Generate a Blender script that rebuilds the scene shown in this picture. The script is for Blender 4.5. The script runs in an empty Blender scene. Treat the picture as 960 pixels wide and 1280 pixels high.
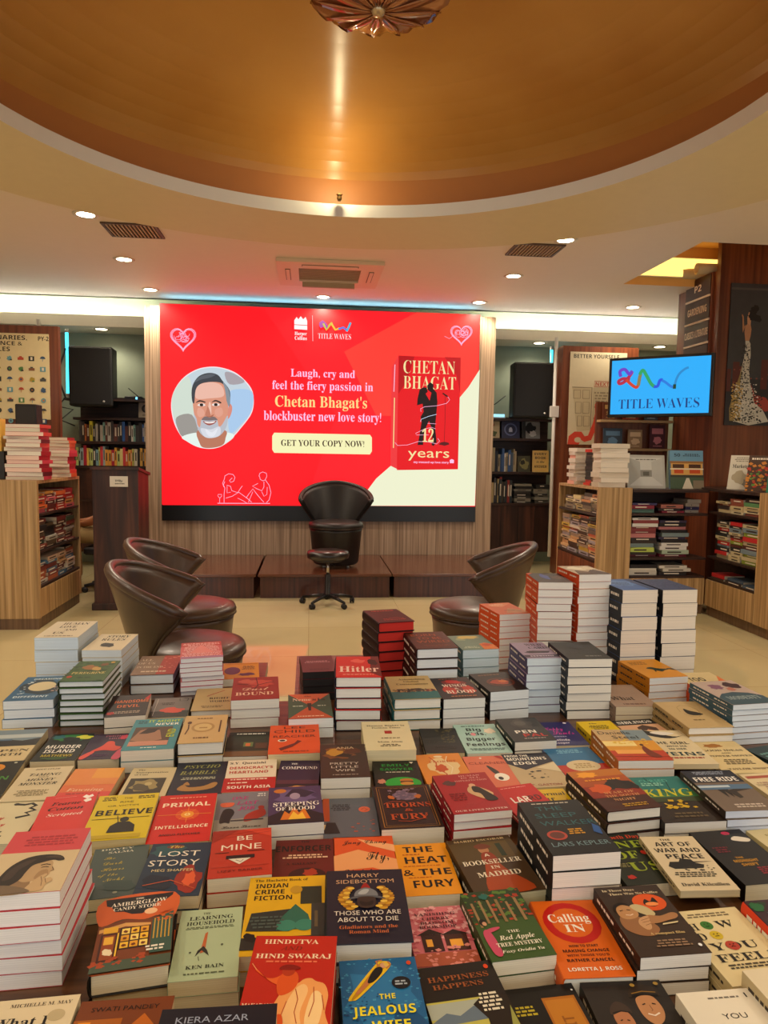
import bpy, bmesh, math, random
from mathutils import Vector, Matrix
R = math.radians
random.seed(7)
scene = bpy.context.scene
COL = scene.collection

# ------------------------------------------------------------------ camera, world, exposure
CAM_F, CAM_H = 890.0, 1.40
pitch = math.atan(75.0 / CAM_F); roll = 0.015
fwd = Vector((0, math.cos(pitch), -math.sin(pitch)))
r0 = Vector((1, 0, 0)); u0 = Vector((0, math.sin(pitch), math.cos(pitch)))
rgt = r0 * math.cos(roll) + u0 * math.sin(roll)
upv = u0 * math.cos(roll) - r0 * math.sin(roll)
cam = bpy.data.cameras.new('camera'); camo = bpy.data.objects.new('camera', cam); COL.objects.link(camo)
cam.sensor_fit = 'VERTICAL'; cam.sensor_height = 24.0; cam.lens = 24.0 * CAM_F / 1280.0
cam.clip_start = 0.02
M = Matrix.Identity(4)
for i, v in enumerate((rgt, upv, -fwd)):
    for j in range(3): M[j][i] = v[j]
M.translation = Vector((0, 0, CAM_H))
camo.matrix_world = M
scene.camera = camo

W_COL, W_STR = (0.92, 0.96, 1.0), 0.64
EXPOSURE = 0.78
DOWN_W = 30.0            # watts of each ceiling downlight
SCREEN_E = 0.59          # emission of the LED wall
w = bpy.data.worlds.new('world'); scene.world = w; w.use_nodes = True
bg = w.node_tree.nodes['Background']
bg.inputs[0].default_value = (*W_COL, 1); bg.inputs[1].default_value = W_STR
vs = scene.view_settings
scene.display_settings.display_device = 'sRGB'
vs.view_transform = 'Standard'; vs.look = 'None'; vs.exposure = EXPOSURE; vs.gamma = 1.0
vs.use_curve_mapping = False
scene.cycles.max_bounces = 8
scene.cycles.sample_clamp_indirect = 6.0

# ------------------------------------------------------------------ room frame (turned 6 degrees from the lens axis)
TH = R(6.0)
def RM(x, y, z=0.0):
    return (x * math.cos(TH) - y * math.sin(TH), x * math.sin(TH) + y * math.cos(TH), z)

# ------------------------------------------------------------------ materials
def lin(h):
    h = h.lstrip('#'); o = []
    for i in (0, 2, 4):
        c = int(h[i:i + 2], 16) / 255.0
        o.append(c / 12.92 if c <= 0.04045 else ((c + 0.055) / 1.055) ** 2.4)
    return (*o, 1.0)
MATS = {}
def newmat(key):
    m = bpy.data.materials.new(key); m.use_nodes = True
    nt = m.node_tree; b = nt.nodes['Principled BSDF']
    MATS[key] = m
    return m, nt, b
def mat(hexc, rough=0.45, metal=0.0, var=0.06, coat=0.0, spec=0.5):
    key = f'm_{hexc}_{rough}_{metal}_{var}_{coat}_{spec}'
    if key in MATS: return MATS[key]
    m, nt, b = newmat(key)
    c = lin(hexc)
    b.inputs['Roughness'].default_value = rough; b.inputs['Metallic'].default_value = metal
    b.inputs['Coat Weight'].default_value = coat; b.inputs['Specular IOR Level'].default_value = spec
    if var > 0:
        tc = nt.nodes.new('ShaderNodeTexCoord'); n = nt.nodes.new('ShaderNodeTexNoise')
        n.inputs['Scale'].default_value = 14.0; n.inputs['Detail'].default_value = 2.0
        r = nt.nodes.new('ShaderNodeMapRange'); r.inputs[3].default_value = 1 - var; r.inputs[4].default_value = 1 + var
        mx = nt.nodes.new('ShaderNodeMix'); mx.data_type = 'RGBA'; mx.blend_type = 'MULTIPLY'; mx.inputs[0].default_value = 1.0
        mx.inputs[6].default_value = c
        nt.links.new(tc.outputs['Object'], n.inputs['Vector']); nt.links.new(n.outputs['Fac'], r.inputs[0])
        nt.links.new(r.outputs[0], mx.inputs[7]); nt.links.new(mx.outputs[2], b.inputs['Base Color'])
    else:
        b.inputs['Base Color'].default_value = c
    return m
def emit(hexc, strength=1.0):
    key = f'e_{hexc}_{strength}'
    if key in MATS: return MATS[key]
    m, nt, b = newmat(key)
    b.inputs['Base Color'].default_value = (0.01, 0.01, 0.01, 1); b.inputs['Roughness'].default_value = 0.35
    b.inputs['Specular IOR Level'].default_value = 0.2
    b.inputs['Emission Color'].default_value = lin(hexc); b.inputs['Emission Strength'].default_value = strength
    return m
def stripes(key, cols, scale, rough=0.4, coat=0.0, detail=4.0, pos=None, distort=0.0):
    """streaky procedural (wood grain, page edges): noise stretched by a per-axis scale, through a ramp"""
    if key in MATS: return MATS[key]
    m, nt, b = newmat(key)
    tc = nt.nodes.new('ShaderNodeTexCoord'); mp = nt.nodes.new('ShaderNodeMapping'); mp.inputs['Scale'].default_value = scale
    n = nt.nodes.new('ShaderNodeTexNoise'); n.inputs['Scale'].default_value = 1.0; n.inputs['Detail'].default_value = detail
    n.inputs['Distortion'].default_value = distort
    cr = nt.nodes.new('ShaderNodeValToRGB'); e = cr.color_ramp.elements
    k = len(cols)
    ps = pos or [0.3 + 0.4 * i / (k - 1) for i in range(k)]
    e[0].position = ps[0]; e[0].color = lin(cols[0]); e[1].position = ps[-1]; e[1].color = lin(cols[-1])
    for i in range(1, k - 1):
        el = e.new(ps[i]); el.color = lin(cols[i])
    nt.links.new(tc.outputs['Object'], mp.inputs['Vector']); nt.links.new(mp.outputs[0], n.inputs['Vector'])
    nt.links.new(n.outputs['Fac'], cr.inputs[0]); nt.links.new(cr.outputs[0], b.inputs['Base Color'])
    b.inputs['Roughness'].default_value = rough; b.inputs['Coat Weight'].default_value = coat
    b.inputs['Coat Roughness'].default_value = 0.15
    return m
def pages(hexc):
    h = [min(250, int(int(hexc[i:i + 2], 16) * 1.07)) for i in (0, 2, 4)]
    return stripes('pages_' + hexc, [''.join(f'{int(x * 0.92):02x}' for x in h), ''.join(f'{x:02x}' for x in h)], (3, 3, 900), 0.9, detail=1.0)
def wood_v(key, cols, f=45.0, rough=0.4, coat=0.0): return stripes(key, cols, (f, f, 0.9), rough, coat)

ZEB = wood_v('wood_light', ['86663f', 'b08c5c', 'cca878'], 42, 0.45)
ZEB2 = wood_v('wood_panel', ['86705a', 'b59a7e', 'd0b89c'], 60, 0.45)
DARKW = stripes('wood_dark', ['24120c', '3c2015', '5a3322'], (16, 16, 1.0), 0.5, 0.0, distort=0.6)
REDW = wood_v('wood_red', ['562816', '723c22', '864a2a'], 26, 0.4, 0.1)
STAGEW = wood_v('wood_stage', ['2f160f', '49241a', '5a3022'], 40, 0.3, 0.2)
STAGETOP = stripes('wood_stage_top', ['4a2719', '5d3422', '6b3e29'], (2, 40, 40), 0.22, 0.4)
TABLEW = stripes('wood_table', ['3a2112', '553319', '684023'], (3, 40, 40), 0.35, 0.2)
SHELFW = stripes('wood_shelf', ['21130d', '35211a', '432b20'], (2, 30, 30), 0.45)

# ------------------------------------------------------------------ mesh builder
class MB:
    def __init__(s): s.v = []; s.f = []; s.mi = []; s.m = []; s.sm = []
    def _mi(s, m):
        if m not in s.m: s.m.append(m)
        return s.m.index(m)
    def add(s, verts, faces, m, smooth=False):
        o = len(s.v); k = s._mi(m); s.v.extend(tuple(v) for v in verts)
        for f in faces: s.f.append(tuple(i + o for i in f)); s.mi.append(k); s.sm.append(smooth)
        return s
    def box(s, x0, y0, z0, x1, y1, z1, m, T=None):
        v = [(x0,y0,z0),(x1,y0,z0),(x1,y1,z0),(x0,y1,z0),(x0,y0,z1),(x1,y0,z1),(x1,y1,z1),(x0,y1,z1)]
        if T: v = [T @ Vector(p) for p in v]
        return s.add(v, [(0,3,2,1),(4,5,6,7),(0,1,5,4),(1,2,6,5),(2,3,7,6),(3,0,4,7)], m)
    def bbox(s, x0, y0, z0, x1, y1, z1, m, r=0.005, T=None):
        """box with bevelled vertical and top edges (three-segment section)"""
        r = min(r, (x1-x0)*.45, (y1-y0)*.45, (z1-z0)*.45)
        def ring(i, z):
            o = []
            for cx, cy, a0 in ((x1-r, y1-r, 0), (x0+r, y1-r, 90), (x0+r, y0+r, 180), (x1-r, y0+r, 270)):
                for k in range(3):
                    a = R(a0 + 45*k); o.append((cx + (r-i)*math.cos(a), cy + (r-i)*math.sin(a), z))
            return o
        L = [ring(r*.7, z0), ring(0, z0+r*.7), ring(0, z1-r*.7), ring(r*.7, z1)]
        n = 12; v = [p for l in L for p in l]
        if T: v = [T @ Vector(p) for p in v]
        f = [tuple(reversed(range(n))), tuple(range(3*n, 4*n))]
        for k in range(3):
            for i in range(n):
                j = (i+1) % n; f.append((k*n+i, k*n+j, (k+1)*n+j, (k+1)*n+i))
        return s.add(v, f, m)
    def lathe(s, prof, m, n=32, c=(0,0,0), T=None, smooth=True, cap=True):
        v = []; f = []
        for (r, z) in prof:
            for i in range(n):
                a = 2*math.pi*i/n; v.append((c[0]+r*math.cos(a), c[1]+r*math.sin(a), c[2]+z))
        for k in range(len(prof)-1):
            for i in range(n):
                j = (i+1) % n; f.append((k*n+i, k*n+j, (k+1)*n+j, (k+1)*n+i))
        if cap:
            f.append(tuple(reversed(range(n)))); f.append(tuple(range((len(prof)-1)*n, len(prof)*n)))
        if T: v = [T @ Vector(p) for p in v]
        return s.add(v, f, m, smooth)
    def tube(s, pts, rad, m, n=8, smooth=True):
        """tube along a polyline; rad a number or a list"""
        pts = [Vector(p) for p in pts]; K = len(pts)
        rads = rad if isinstance(rad, (list, tuple)) else [rad]*K
        v = []; f = []
        ref = Vector((0,0,1))
        for i, p in enumerate(pts):
            t = (pts[min(i+1,K-1)] - pts[max(i-1,0)])
            t = t.normalized() if t.length > 1e-9 else Vector((0,0,1))
            a = t.cross(ref)
            if a.length < 0.05: a = t.cross(Vector((1,0,0)))
            a.normalize(); b = t.cross(a).normalized()
            for k in range(n):
                g = 2*math.pi*k/n; v.append(p + (a*math.cos(g) + b*math.sin(g))*rads[i])
        for i in range(K-1):
            for k in range(n):
                j = (k+1) % n; f.append((i*n+k, i*n+j, (i+1)*n+j, (i+1)*n+k))
        f.append(tuple(reversed(range(n)))); f.append(tuple(range((K-1)*n, K*n)))
        return s.add(v, f, m, smooth)
    def pieces(s):
        """the mesh cut into groups of loose islands that lie far apart"""
        import numpy as np
        n = len(s.v); par = list(range(n))
        def fd(a):
            while par[a] != a: par[a] = par[par[a]]; a = par[a]
            return a
        for f in s.f:
            r = fd(f[0])
            for i in f[1:]: par[fd(i)] = r
        rt = np.array([fd(i) for i in range(n)]); used = np.zeros(n, bool)
        for f in s.f: used[list(f)] = True
        ids, isl = np.unique(rt, return_inverse=True); k = len(ids)
        P = np.array(s.v, float); lo = np.full((k, 3), np.inf); hi = np.full((k, 3), -np.inf)
        np.minimum.at(lo, isl, P); np.maximum.at(hi, isl, P)
        size = (hi-lo).max(axis=1); gap = np.maximum(0, np.maximum(lo[:, None]-hi[None], lo[None]-hi[:, None]))
        near = np.sqrt((gap**2).sum(axis=2)) <= np.maximum(.018, .45*np.maximum(size[:, None], size[None]))
        grp = np.arange(k)
        while True:
            g2 = np.array([grp[near[i]].min() for i in range(k)])
            if (g2 == grp).all(): break
            grp = g2
        if len(set(grp)) == 1: return [s]
        out = {}
        for f, mi, sm in zip(s.f, s.mi, s.sm):
            q, mp = out.setdefault(int(grp[isl[f[0]]]), (MB(), {})); g = []
            for i in f:
                if i not in mp: mp[i] = len(q.v); q.v.append(s.v[i])
                g.append(mp[i])
            q.f.append(tuple(g)); q.mi.append(q._mi(s.m[mi])); q.sm.append(sm)
        return [q for q, _ in out.values()]
    def build(s, name, parent=None, loc=(0,0,0), rotz=0.0):
        me = bpy.data.meshes.new(name)
        me.from_pydata([tuple(v) for v in s.v], [], s.f)
        for m in s.m: me.materials.append(m)
        me.polygons.foreach_set('material_index', s.mi)
        me.polygons.foreach_set('use_smooth', s.sm)
        me.update()
        bm = bmesh.new(); bm.from_mesh(me); bmesh.ops.recalc_face_normals(bm, faces=bm.faces[:]); bm.to_mesh(me); bm.free()
        o = bpy.data.objects.new(name, me); COL.objects.link(o)
        if parent is not None: o.parent = parent
        o.location = loc; o.rotation_euler = (0, 0, rotz)
        return o
def thing(name, label, cat, loc=(0,0,0), rotz=0.0, group=None):
    o = bpy.data.objects.new(name, None); COL.objects.link(o)
    o.empty_display_size = 0.1
    o.location = loc; o.rotation_euler = (0, 0, rotz); o['label'] = label; o['category'] = cat
    if group: o['group'] = group
    return o
def tag(o, label, cat, group=None, kind=None):
    o['label'] = label; o['category'] = cat
    if group: o['group'] = group
    if kind: o['kind'] = kind
    return o
def struct(o, label=None):
    o['kind'] = 'structure'
    if label: o['label'] = label
    o['category'] = 'room'
    return o
def rthing(name, label, cat, x, y, z=0.0, a=0.0, group=None):
    return thing(name, label, cat, RM(x, y, z), TH + R(a), group)

# ------------------------------------------------------------------ lettering and flat artwork
STY = {'serl': (0x1D400, 0x1D41A, 0x1D7CE), 'serif': (0x1D400, 0x1D41A, 0x1D7CE), 'ital': (0x1D468, 0x1D482, 0x1D7CE), 'script': (0x1D4D0, 0x1D4EA, 0x1D7CE), 'bold': (0x1D5D4, 0x1D5EE, 0x1D7EC)}
def mapc(c, st):
    U = STY.get(st)
    if U:
        if 'A' <= c <= 'Z': return chr(U[0] + ord(c) - 65)
        if 'a' <= c <= 'z': return chr(U[1] + ord(c) - 97)
        if '0' <= c <= '9': return chr(U[2] + int(c))
    return c
GL = {}
def load_glyphs():
    alpha = 'ABCDEFGHIJKLMNOPQRSTUVWXYZabcdefghijklmnopqrstuvwxyz0123456789'
    chars = set("&,.!?'-:/") | set(alpha)
    for st in STY: chars |= {mapc(c, st) for c in alpha}
    chars = sorted(chars)
    objs = []
    def fo(s):
        cu = bpy.data.curves.new('g', 'FONT'); cu.body = s; cu.size = 1.0; cu.resolution_u = 2; cu.space_line = 3.0
        o = bpy.data.objects.new('g', cu); COL.objects.link(o); objs.append(o); return o
    A = fo('\n'.join(['H'] + chars)); B = fo('\n'.join(['HH'] + ['H' + c + 'H' for c in chars]))
    bpy.context.view_layer.update(); dg = bpy.context.evaluated_depsgraph_get()
    def rows(o, n):
        e = o.evaluated_get(dg); me = e.to_mesh()
        co = [(p.co.x, p.co.y) for p in me.vertices]; fc = [tuple(p.vertices) for p in me.polygons]; e.to_mesh_clear()
        return co, fc
    LT = [c for c in chars if 0x1D400 <= ord(c) < 0x1D434]; Lo = fo('\n'.join(LT)); Lo.data.offset = -0.011
    P1, P2 = fo('H'), fo('H\nH')
    bpy.context.view_layer.update(); dg = bpy.context.evaluated_depsgraph_get()
    hy = lambda co: max(y for x, y in co) - min(y for x, y in co)
    pitch_ = hy(rows(P2, 2)[0]) - hy(rows(P1, 1)[0]); feet = [0.0]
    (coA, fcA), (coB, fcB) = rows(A, 0), rows(B, 0)
    def split(co, fc, n):
        out = [([], [], {}) for _ in range(n)]
        idx = lambda y: min(n-1, max(0, int(round((feet[0] - y)/pitch_ + 0.12))))
        for f in fc:
            k = idx(sum(co[i][1] for i in f)/len(f)); V, F, mp = out[k]; g = []
            for i in f:
                if i not in mp: mp[i] = len(V); V.append((co[i][0], co[i][1] - (feet[0] - k*pitch_)))
                g.append(mp[i])
            F.append(tuple(g))
        return out
    n = len(chars) + 1
    a_, b_ = split(coA, fcA, n), split(coB, fcB, n)
    wid = lambda v: (max(p[0] for p in v) - min(p[0] for p in v)) if v else 0
    wh = wid(b_[0][0])
    for c, ga, gb in zip(chars, a_[1:], b_[1:]): GL[c] = (ga[0], ga[1], max(0.1, wid(gb[0]) - wh))
    lc, lf = rows(Lo, 0)
    for c, g in zip(LT, split(lc, lf, len(LT))): GL['L' + c] = (g[0], g[1], GL[c][2])
    GL[' '] = ([], [], 0.28)
    for o in objs:
        cu = o.data; bpy.data.objects.remove(o); bpy.data.curves.remove(cu)
load_glyphs()
CAPH = {}
for st in ('sans', 'serif', 'serl', 'ital', 'script', 'bold'):
    vv = GL[('L' if st == 'serl' else '') + mapc('H', st)][0]; CAPH[st] = max(p[1] for p in vv)
def text2d(s, st):
    V = []; F = []; x = 0.0
    for c in s:
        g = (GL.get('L' + mapc(c, st)) if st == 'serl' else None) or GL.get(mapc(c, st)) or GL.get(c) or GL[' ']
        o = len(V); V += [(p[0] + x, p[1]) for p in g[0]]; F += [tuple(i + o for i in f) for f in g[1]]
        x += g[2]
    xs = [p[0] for p in V] or [0, 1]
    return V, F, min(xs), max(xs)
def catmull(P, n=4):
    o = []; K = len(P)
    for i in range(K):
        a, b, c, d = P[i-1], P[i], P[(i+1) % K], P[(i+2) % K]
        for j in range(n):
            t = j/n; o.append(tuple(.5*(2*b[q] + (c[q]-a[q])*t + (2*a[q]-5*b[q]+4*c[q]-d[q])*t*t + (3*b[q]-a[q]-3*c[q]+d[q])*t**3) for q in (0, 1)))
    return o
class Art:
    """flat printing laid on a face: local u (right), v (up) in metres times size; each layer a hair above the last"""
    def __init__(s, W, H, place, z0=0.0002, dz=0.00006):
        s.W = W; s.H = H; s.place = place; s.z = z0; s.dz = dz; s.art = MB(); s.txt = MB()
    def _put(s, mb, pts, faces, m):
        s.z += s.dz
        mb.add([s.place(u, v, s.z) for u, v in pts], faces, m)
    def draw(s, items, mk):
        W, H = s.W, s.H
        for it in items:
            k = it[0]
            if k == 't':
                _, tx, u, v, tw, th, c = it[:7]; st = it[7] if len(it) > 7 else 'bold'; rot = it[8] if len(it) > 8 else 0
                V, F, a, b = text2d(tx, st)
                sx = tw * W / max(b - a, 1e-6); sy = th * H / CAPH[st]
                cr, sr = math.cos(R(rot)), math.sin(R(rot)); P = []
                for (x, y) in V:
                    dx = (x - (a + b) / 2) * sx; dy = (y - CAPH[st] / 2) * sy
                    P.append((u * W + dx * cr - dy * sr, v * H + dx * sr + dy * cr))
                s._put(s.txt, P, F, mk(c))
            elif k == 'r':
                _, a, b, c, d, col = it
                s._put(s.art, [(a*W, b*H), (c*W, b*H), (c*W, d*H), (a*W, d*H)], [(0,1,2,3)], mk(col))
            elif k == 'e':
                _, cu, cv, ru, rv, col = it[:6]; n = 20
                s._put(s.art, [(cu*W + ru*W*math.cos(6.2832*i/n), cv*H + rv*H*math.sin(6.2832*i/n)) for i in range(n)], [tuple(range(n))], mk(col))
            elif k in 'pq':
                _, pts, col = it
                if k == 'q': pts = catmull(pts)
                s._put(s.art, [(u*W, v*H) for u, v in pts], [tuple(range(len(pts)))], mk(col))
            elif k == 'b':      # irregular blotch: centre, radii, seed
                _, cu, cv, ru, rv, col, sd = it; rr = random.Random(sd); n = 18
                q = [0.7 + 0.45*rr.random() for _ in range(n)]
                s._put(s.art, [(cu*W + q[i]*ru*W*math.cos(6.2832*i/n), cv*H + q[i]*rv*H*math.sin(6.2832*i/n)) for i in range(n)], [tuple(range(n))], mk(col))
            elif k == 'sp':     # spatter of small marks in a box
                _, a, b, c, d, n, sz, col, sd = it; rr = random.Random(sd); P = []; F = []
                for _i in range(n):
                    x = (a + (c-a)*rr.random())*W; y = (b + (d-b)*rr.random())*H; g = rr.random()*3; q = sz*W*(0.5 + rr.random())
                    o = len(P); P += [(x + q*math.cos(g + 1.57*t), y + q*0.7*math.sin(g + 1.57*t)) for t in range(4)]; F.append((o, o+1, o+2, o+3))
                s.z += s.dz; st_ = 4e-6
                s.art.add([s.place(u, v, s.z + (i//4)*st_) for i, (u, v) in enumerate(P)], F, mk(col)); s.z += n*st_
            elif k == 'l':      # stroke
                _, pts, th, col = it; P = []; F = []
                q = [Vector((u*W, v*H)) for u, v in pts]; h = th*W/2
                for i, p in enumerate(q):
                    t = q[min(i+1, len(q)-1)] - q[max(i-1, 0)]
                    t = t.normalized() if t.length > 1e-9 else Vector((1, 0)); nn = Vector((-t.y, t.x))*h
                    P += [tuple(p + nn), tuple(p - nn)]
                    if i: o = 2*i; F.append((o-2, o-1, o+1, o))
                s._put(s.art, P, F, mk(col))
            elif k == 'ln':     # lines of unreadably small print
                _, a, b, c, d, n, col = it; P = []; F = []; rr = random.Random(int(a*999 + b*777 + n))
                for i in range(n):
                    y = d - (d-b)*(i+0.5)/n; hh = (d-b)/n*0.28; x = a
                    ins = rr.random()*0.15*(c-a); x += ins
                    while x < c - ins - 0.01:
                        e = min(c - ins, x + 0.03 + 0.07*rr.random()); o = len(P)
                        P += [(x*W, (y-hh)*H), (e*W, (y-hh)*H), (e*W, (y+hh)*H), (x*W, (y+hh)*H)]; F.append((o, o+1, o+2, o+3)); x = e + 0.018
                s._put(s.art, P, F, mk(col))
    def build(s, parent, an='cover_print', tn='title_lettering'):
        for mb, nm in ((s.art, an), (s.txt, tn)):
            if mb.f:
                for q in mb.pieces(): q.build(nm, parent)
# ================================================================== ROOM SHELL (room coordinates, turned by TH)
CEIL = mat('ecdfca', 0.6, var=0.02); CEILW = mat('e8e2d2', 0.6, var=0.02)
RING = mat('e0cfa6', 0.55, var=0.03); WHITE = mat('e9e6de', 0.5, var=0.02)
WALLG = mat('8f9a86', 0.6, var=0.05)
def floor_mat():
    m, nt, b = newmat('floor_tiles')
    tc = nt.nodes.new('ShaderNodeTexCoord'); mp = nt.nodes.new('ShaderNodeMapping'); mp.inputs['Scale'].default_value = (1/0.8, 1/0.8, 1)
    br = nt.nodes.new('ShaderNodeTexBrick'); br.offset = 0.0; br.squash = 1.0
    br.inputs['Scale'].default_value = 1.0; br.inputs['Brick Width'].default_value = 1.0; br.inputs['Row Height'].default_value = 1.0
    br.inputs['Mortar Size'].default_value = 0.0025; br.inputs['Mortar Smooth'].default_value = 0.3
    br.inputs['Color1'].default_value = lin('d0c296'); br.inputs['Color2'].default_value = lin('cbbc8e'); br.inputs['Mortar'].default_value = lin('a8946a')
    n = nt.nodes.new('ShaderNodeTexNoise'); n.inputs['Scale'].default_value = 2.2; n.inputs['Detail'].default_value = 5
    mr = nt.nodes.new('ShaderNodeMapRange'); mr.inputs[3].default_value = 0.93; mr.inputs[4].default_value = 1.06
    mx = nt.nodes.new('ShaderNodeMix'); mx.data_type = 'RGBA'; mx.blend_type = 'MULTIPLY'; mx.inputs[0].default_value = 1.0
    nt.links.new(tc.outputs['Object'], mp.inputs['Vector']); nt.links.new(mp.outputs[0], br.inputs['Vector'])
    nt.links.new(tc.outputs['Object'], n.inputs['Vector']); nt.links.new(n.outputs['Fac'], mr.inputs[0])
    nt.links.new(br.outputs['Color'], mx.inputs[6]); nt.links.new(mr.outputs[0], mx.inputs[7]); nt.links.new(mx.outputs[2], b.inputs['Base Color'])
    b.inputs['Roughness'].default_value = 0.05; b.inputs['IOR'].default_value = 1.6
    return m
CZ = 3.05
mb = MB(); mb.box(-5.2, -3.0, -0.1, 5.6, 9.4, 0.0, floor_mat())
struct(mb.build('floor', None, (0, 0, 0), TH), 'cream polished tile floor')

# ceiling with a round opening and a rectangular coffer
def ell(cx, cy, rx, ry, n=96): return [(cx + rx*math.cos(2*math.pi*i/n), cy + ry*math.sin(2*math.pi*i/n)) for i in range(n)]
OC, OR = (0.22, 2.55), 2.70
IC, IR = (0.20, 2.86), 1.70
CF = (3.0, 5.36, 4.6, 6.76)
def plane_with_holes(outer, holes, z, m, name):
    bm = bmesh.new(); edges = []
    for lp in [outer] + holes:
        vs_ = [bm.verts.new((x, y, z)) for x, y in lp]
        for i in range(len(vs_)): edges.append(bm.edges.new((vs_[i], vs_[(i+1) % len(vs_)])))
    bmesh.ops.triangle_fill(bm, use_beauty=True, use_dissolve=False, edges=edges)
    bmesh.ops.recalc_face_normals(bm, faces=bm.faces[:])
    me = bpy.data.meshes.new(name); bm.to_mesh(me); bm.free(); me.materials.append(m)
    o = bpy.data.objects.new(name, me); COL.objects.link(o); o.rotation_euler = (0, 0, TH); return o
struct(plane_with_holes([(-5.2, -3.0), (5.6, -3.0), (5.6, 8.30), (-5.2, 8.30)],
    [ell(*OC, OR, OR), [(CF[0], CF[1]), (CF[2], CF[1]), (CF[2], CF[3]), (CF[0], CF[3])]], CZ, CEIL, 'ceiling'), 'flat cream ceiling')
# lowered ring: outer drop, soffit, white lip, cove ledge, band and shallow dome
mb = MB(); n = 96
def band(mb, c0, r0_, z0, c1, r1_, z1, m, smooth=True):
    v = [(c0[0]+r0_*math.cos(2*math.pi*i/n), c0[1]+r0_*math.sin(2*math.pi*i/n), z0) for i in range(n)]
    v += [(c1[0]+r1_*math.cos(2*math.pi*i/n), c1[1]+r1_*math.sin(2*math.pi*i/n), z1) for i in range(n)]
    mb.add(v, [(i, (i+1) % n, n+(i+1) % n, n+i) for i in range(n)], m, smooth)
band(mb, OC, OR, 3.05, OC, OR, 2.85, RING); band(mb, OC, OR, 2.85, IC, IR, 2.85, RING, False)
struct(mb.build('ceiling_ring', None, (0,0,0), TH), 'beige lowered ceiling ring')
mb = MB(); band(mb, IC, IR, 2.85, IC, IR, 2.925, WHITE); band(mb, IC, IR, 2.925, IC, IR+.18, 2.925, WHITE, False)
struct(mb.build('trim_1', None, (0,0,0), TH), 'white lip around the dome')
DOME = stripes('dome_paint', ['b87e36', 'c28a40', 'c99248'], (1.2, 1.2, 1.2), 0.27, 0.0, detail=6)
_nt = DOME.node_tree; _b = _nt.nodes['Principled BSDF']; _tg = _nt.nodes.new('ShaderNodeTangent'); _tg.direction_type = 'RADIAL'; _tg.axis = 'Z'
_nt.links.new(_tg.outputs[0], _b.inputs['Tangent']); _b.inputs['Anisotropic'].default_value = 0.8; _b.inputs['Anisotropic Rotation'].default_value = 0.25; _b.inputs['Roughness'].default_value = 0.30
BANDM = mat('b8783c', 0.5, var=0.03)
mb = MB(); band(mb, IC, IR+.18, 2.925, IC, IR+.16, 3.13, BANDM)
struct(mb.build('ceiling_dome_band', None, (0,0,0), TH), 'orange band under the dome')
mb = MB(); prev = (IR+.16, 3.13)
prof = [(IR+.16)*math.cos(R(90*i/14)) for i in range(15)]; zz = [3.13 + 0.42*math.sin(R(90*i/14)) for i in range(15)]
for i in range(14): band(mb, IC, max(prof[i], .001), zz[i], IC, max(prof[i+1], .001), zz[i+1], DOME)
struct(mb.build('ceiling_dome', None, (0,0,0), TH), 'shallow golden dome')
# coffer over the pillar
COFF = mat('ecb968', 0.5, var=0.05); mb = MB(); x0, y0, x1, y1 = CF
mb.add([(x0,y0,CZ),(x1,y0,CZ),(x1,y1,CZ),(x0,y1,CZ),(x0,y0,3.42),(x1,y0,3.42),(x1,y1,3.42),(x0,y1,3.42)],
    [(0,1,5,4),(1,2,6,5),(2,3,7,6),(3,0,4,7),(4,5,6,7)], COFF)
struct(mb.build('ceiling_coffer', None, (0,0,0), TH), 'warm lit square ceiling recess')
# cove along the back: ceiling stops at y 8.30, slot rises behind it
mb = MB(); mb.box(-5.2, 8.24, 3.05, 5.6, 8.30, 3.40, CEILW); mb.box(-5.2, 8.24, 3.40, 5.6, 9.1, 3.44, CEILW)
struct(mb.build('ceiling_cove', None, (0,0,0), TH), 'white cove slot along the back wall')
mb = MB(); mb.box(-5.2, 9.0, 0, 5.6, 9.12, 3.44, WALLG); struct(mb.build('wall_back', None, (0,0,0), TH), 'grey green back wall')
mb = MB(); mb.box(-5.3, -3.0, 0, -5.2, 9.1, 3.44, CEILW); struct(mb.build('wall_left', None, (0,0,0), TH))
mb = MB(); mb.box(5.6, -3.0, 0, 5.7, 9.1, 3.44, CEILW); struct(mb.build('wall_right', None, (0,0,0), TH))
# bulkheads each side of the LED wall
for i, (xa, xb, zb, zt) in enumerate(((-5.2, -1.78, 2.765, 2.87), (2.09, 5.6, 2.765, 2.87))):
    mb = MB(); mb.box(xa, 8.48, zb, xb, 9.0, zt, CEILW); mb.box(xa, 8.48, zt, xb, 8.52, zt+.02, CEILW)
    struct(mb.build(f'trim_{i+2}', None, (0,0,0), TH), 'white bulkhead with hidden strip light')
# partition carrying the LED wall
mb = MB(); mb.box(-1.775, 8.0, 0, 2.078, 8.22, 2.93, ZEB2)
struct(mb.build('partition_back', None, (0,0,0), TH), 'ribbed wood partition behind the LED wall')
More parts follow.
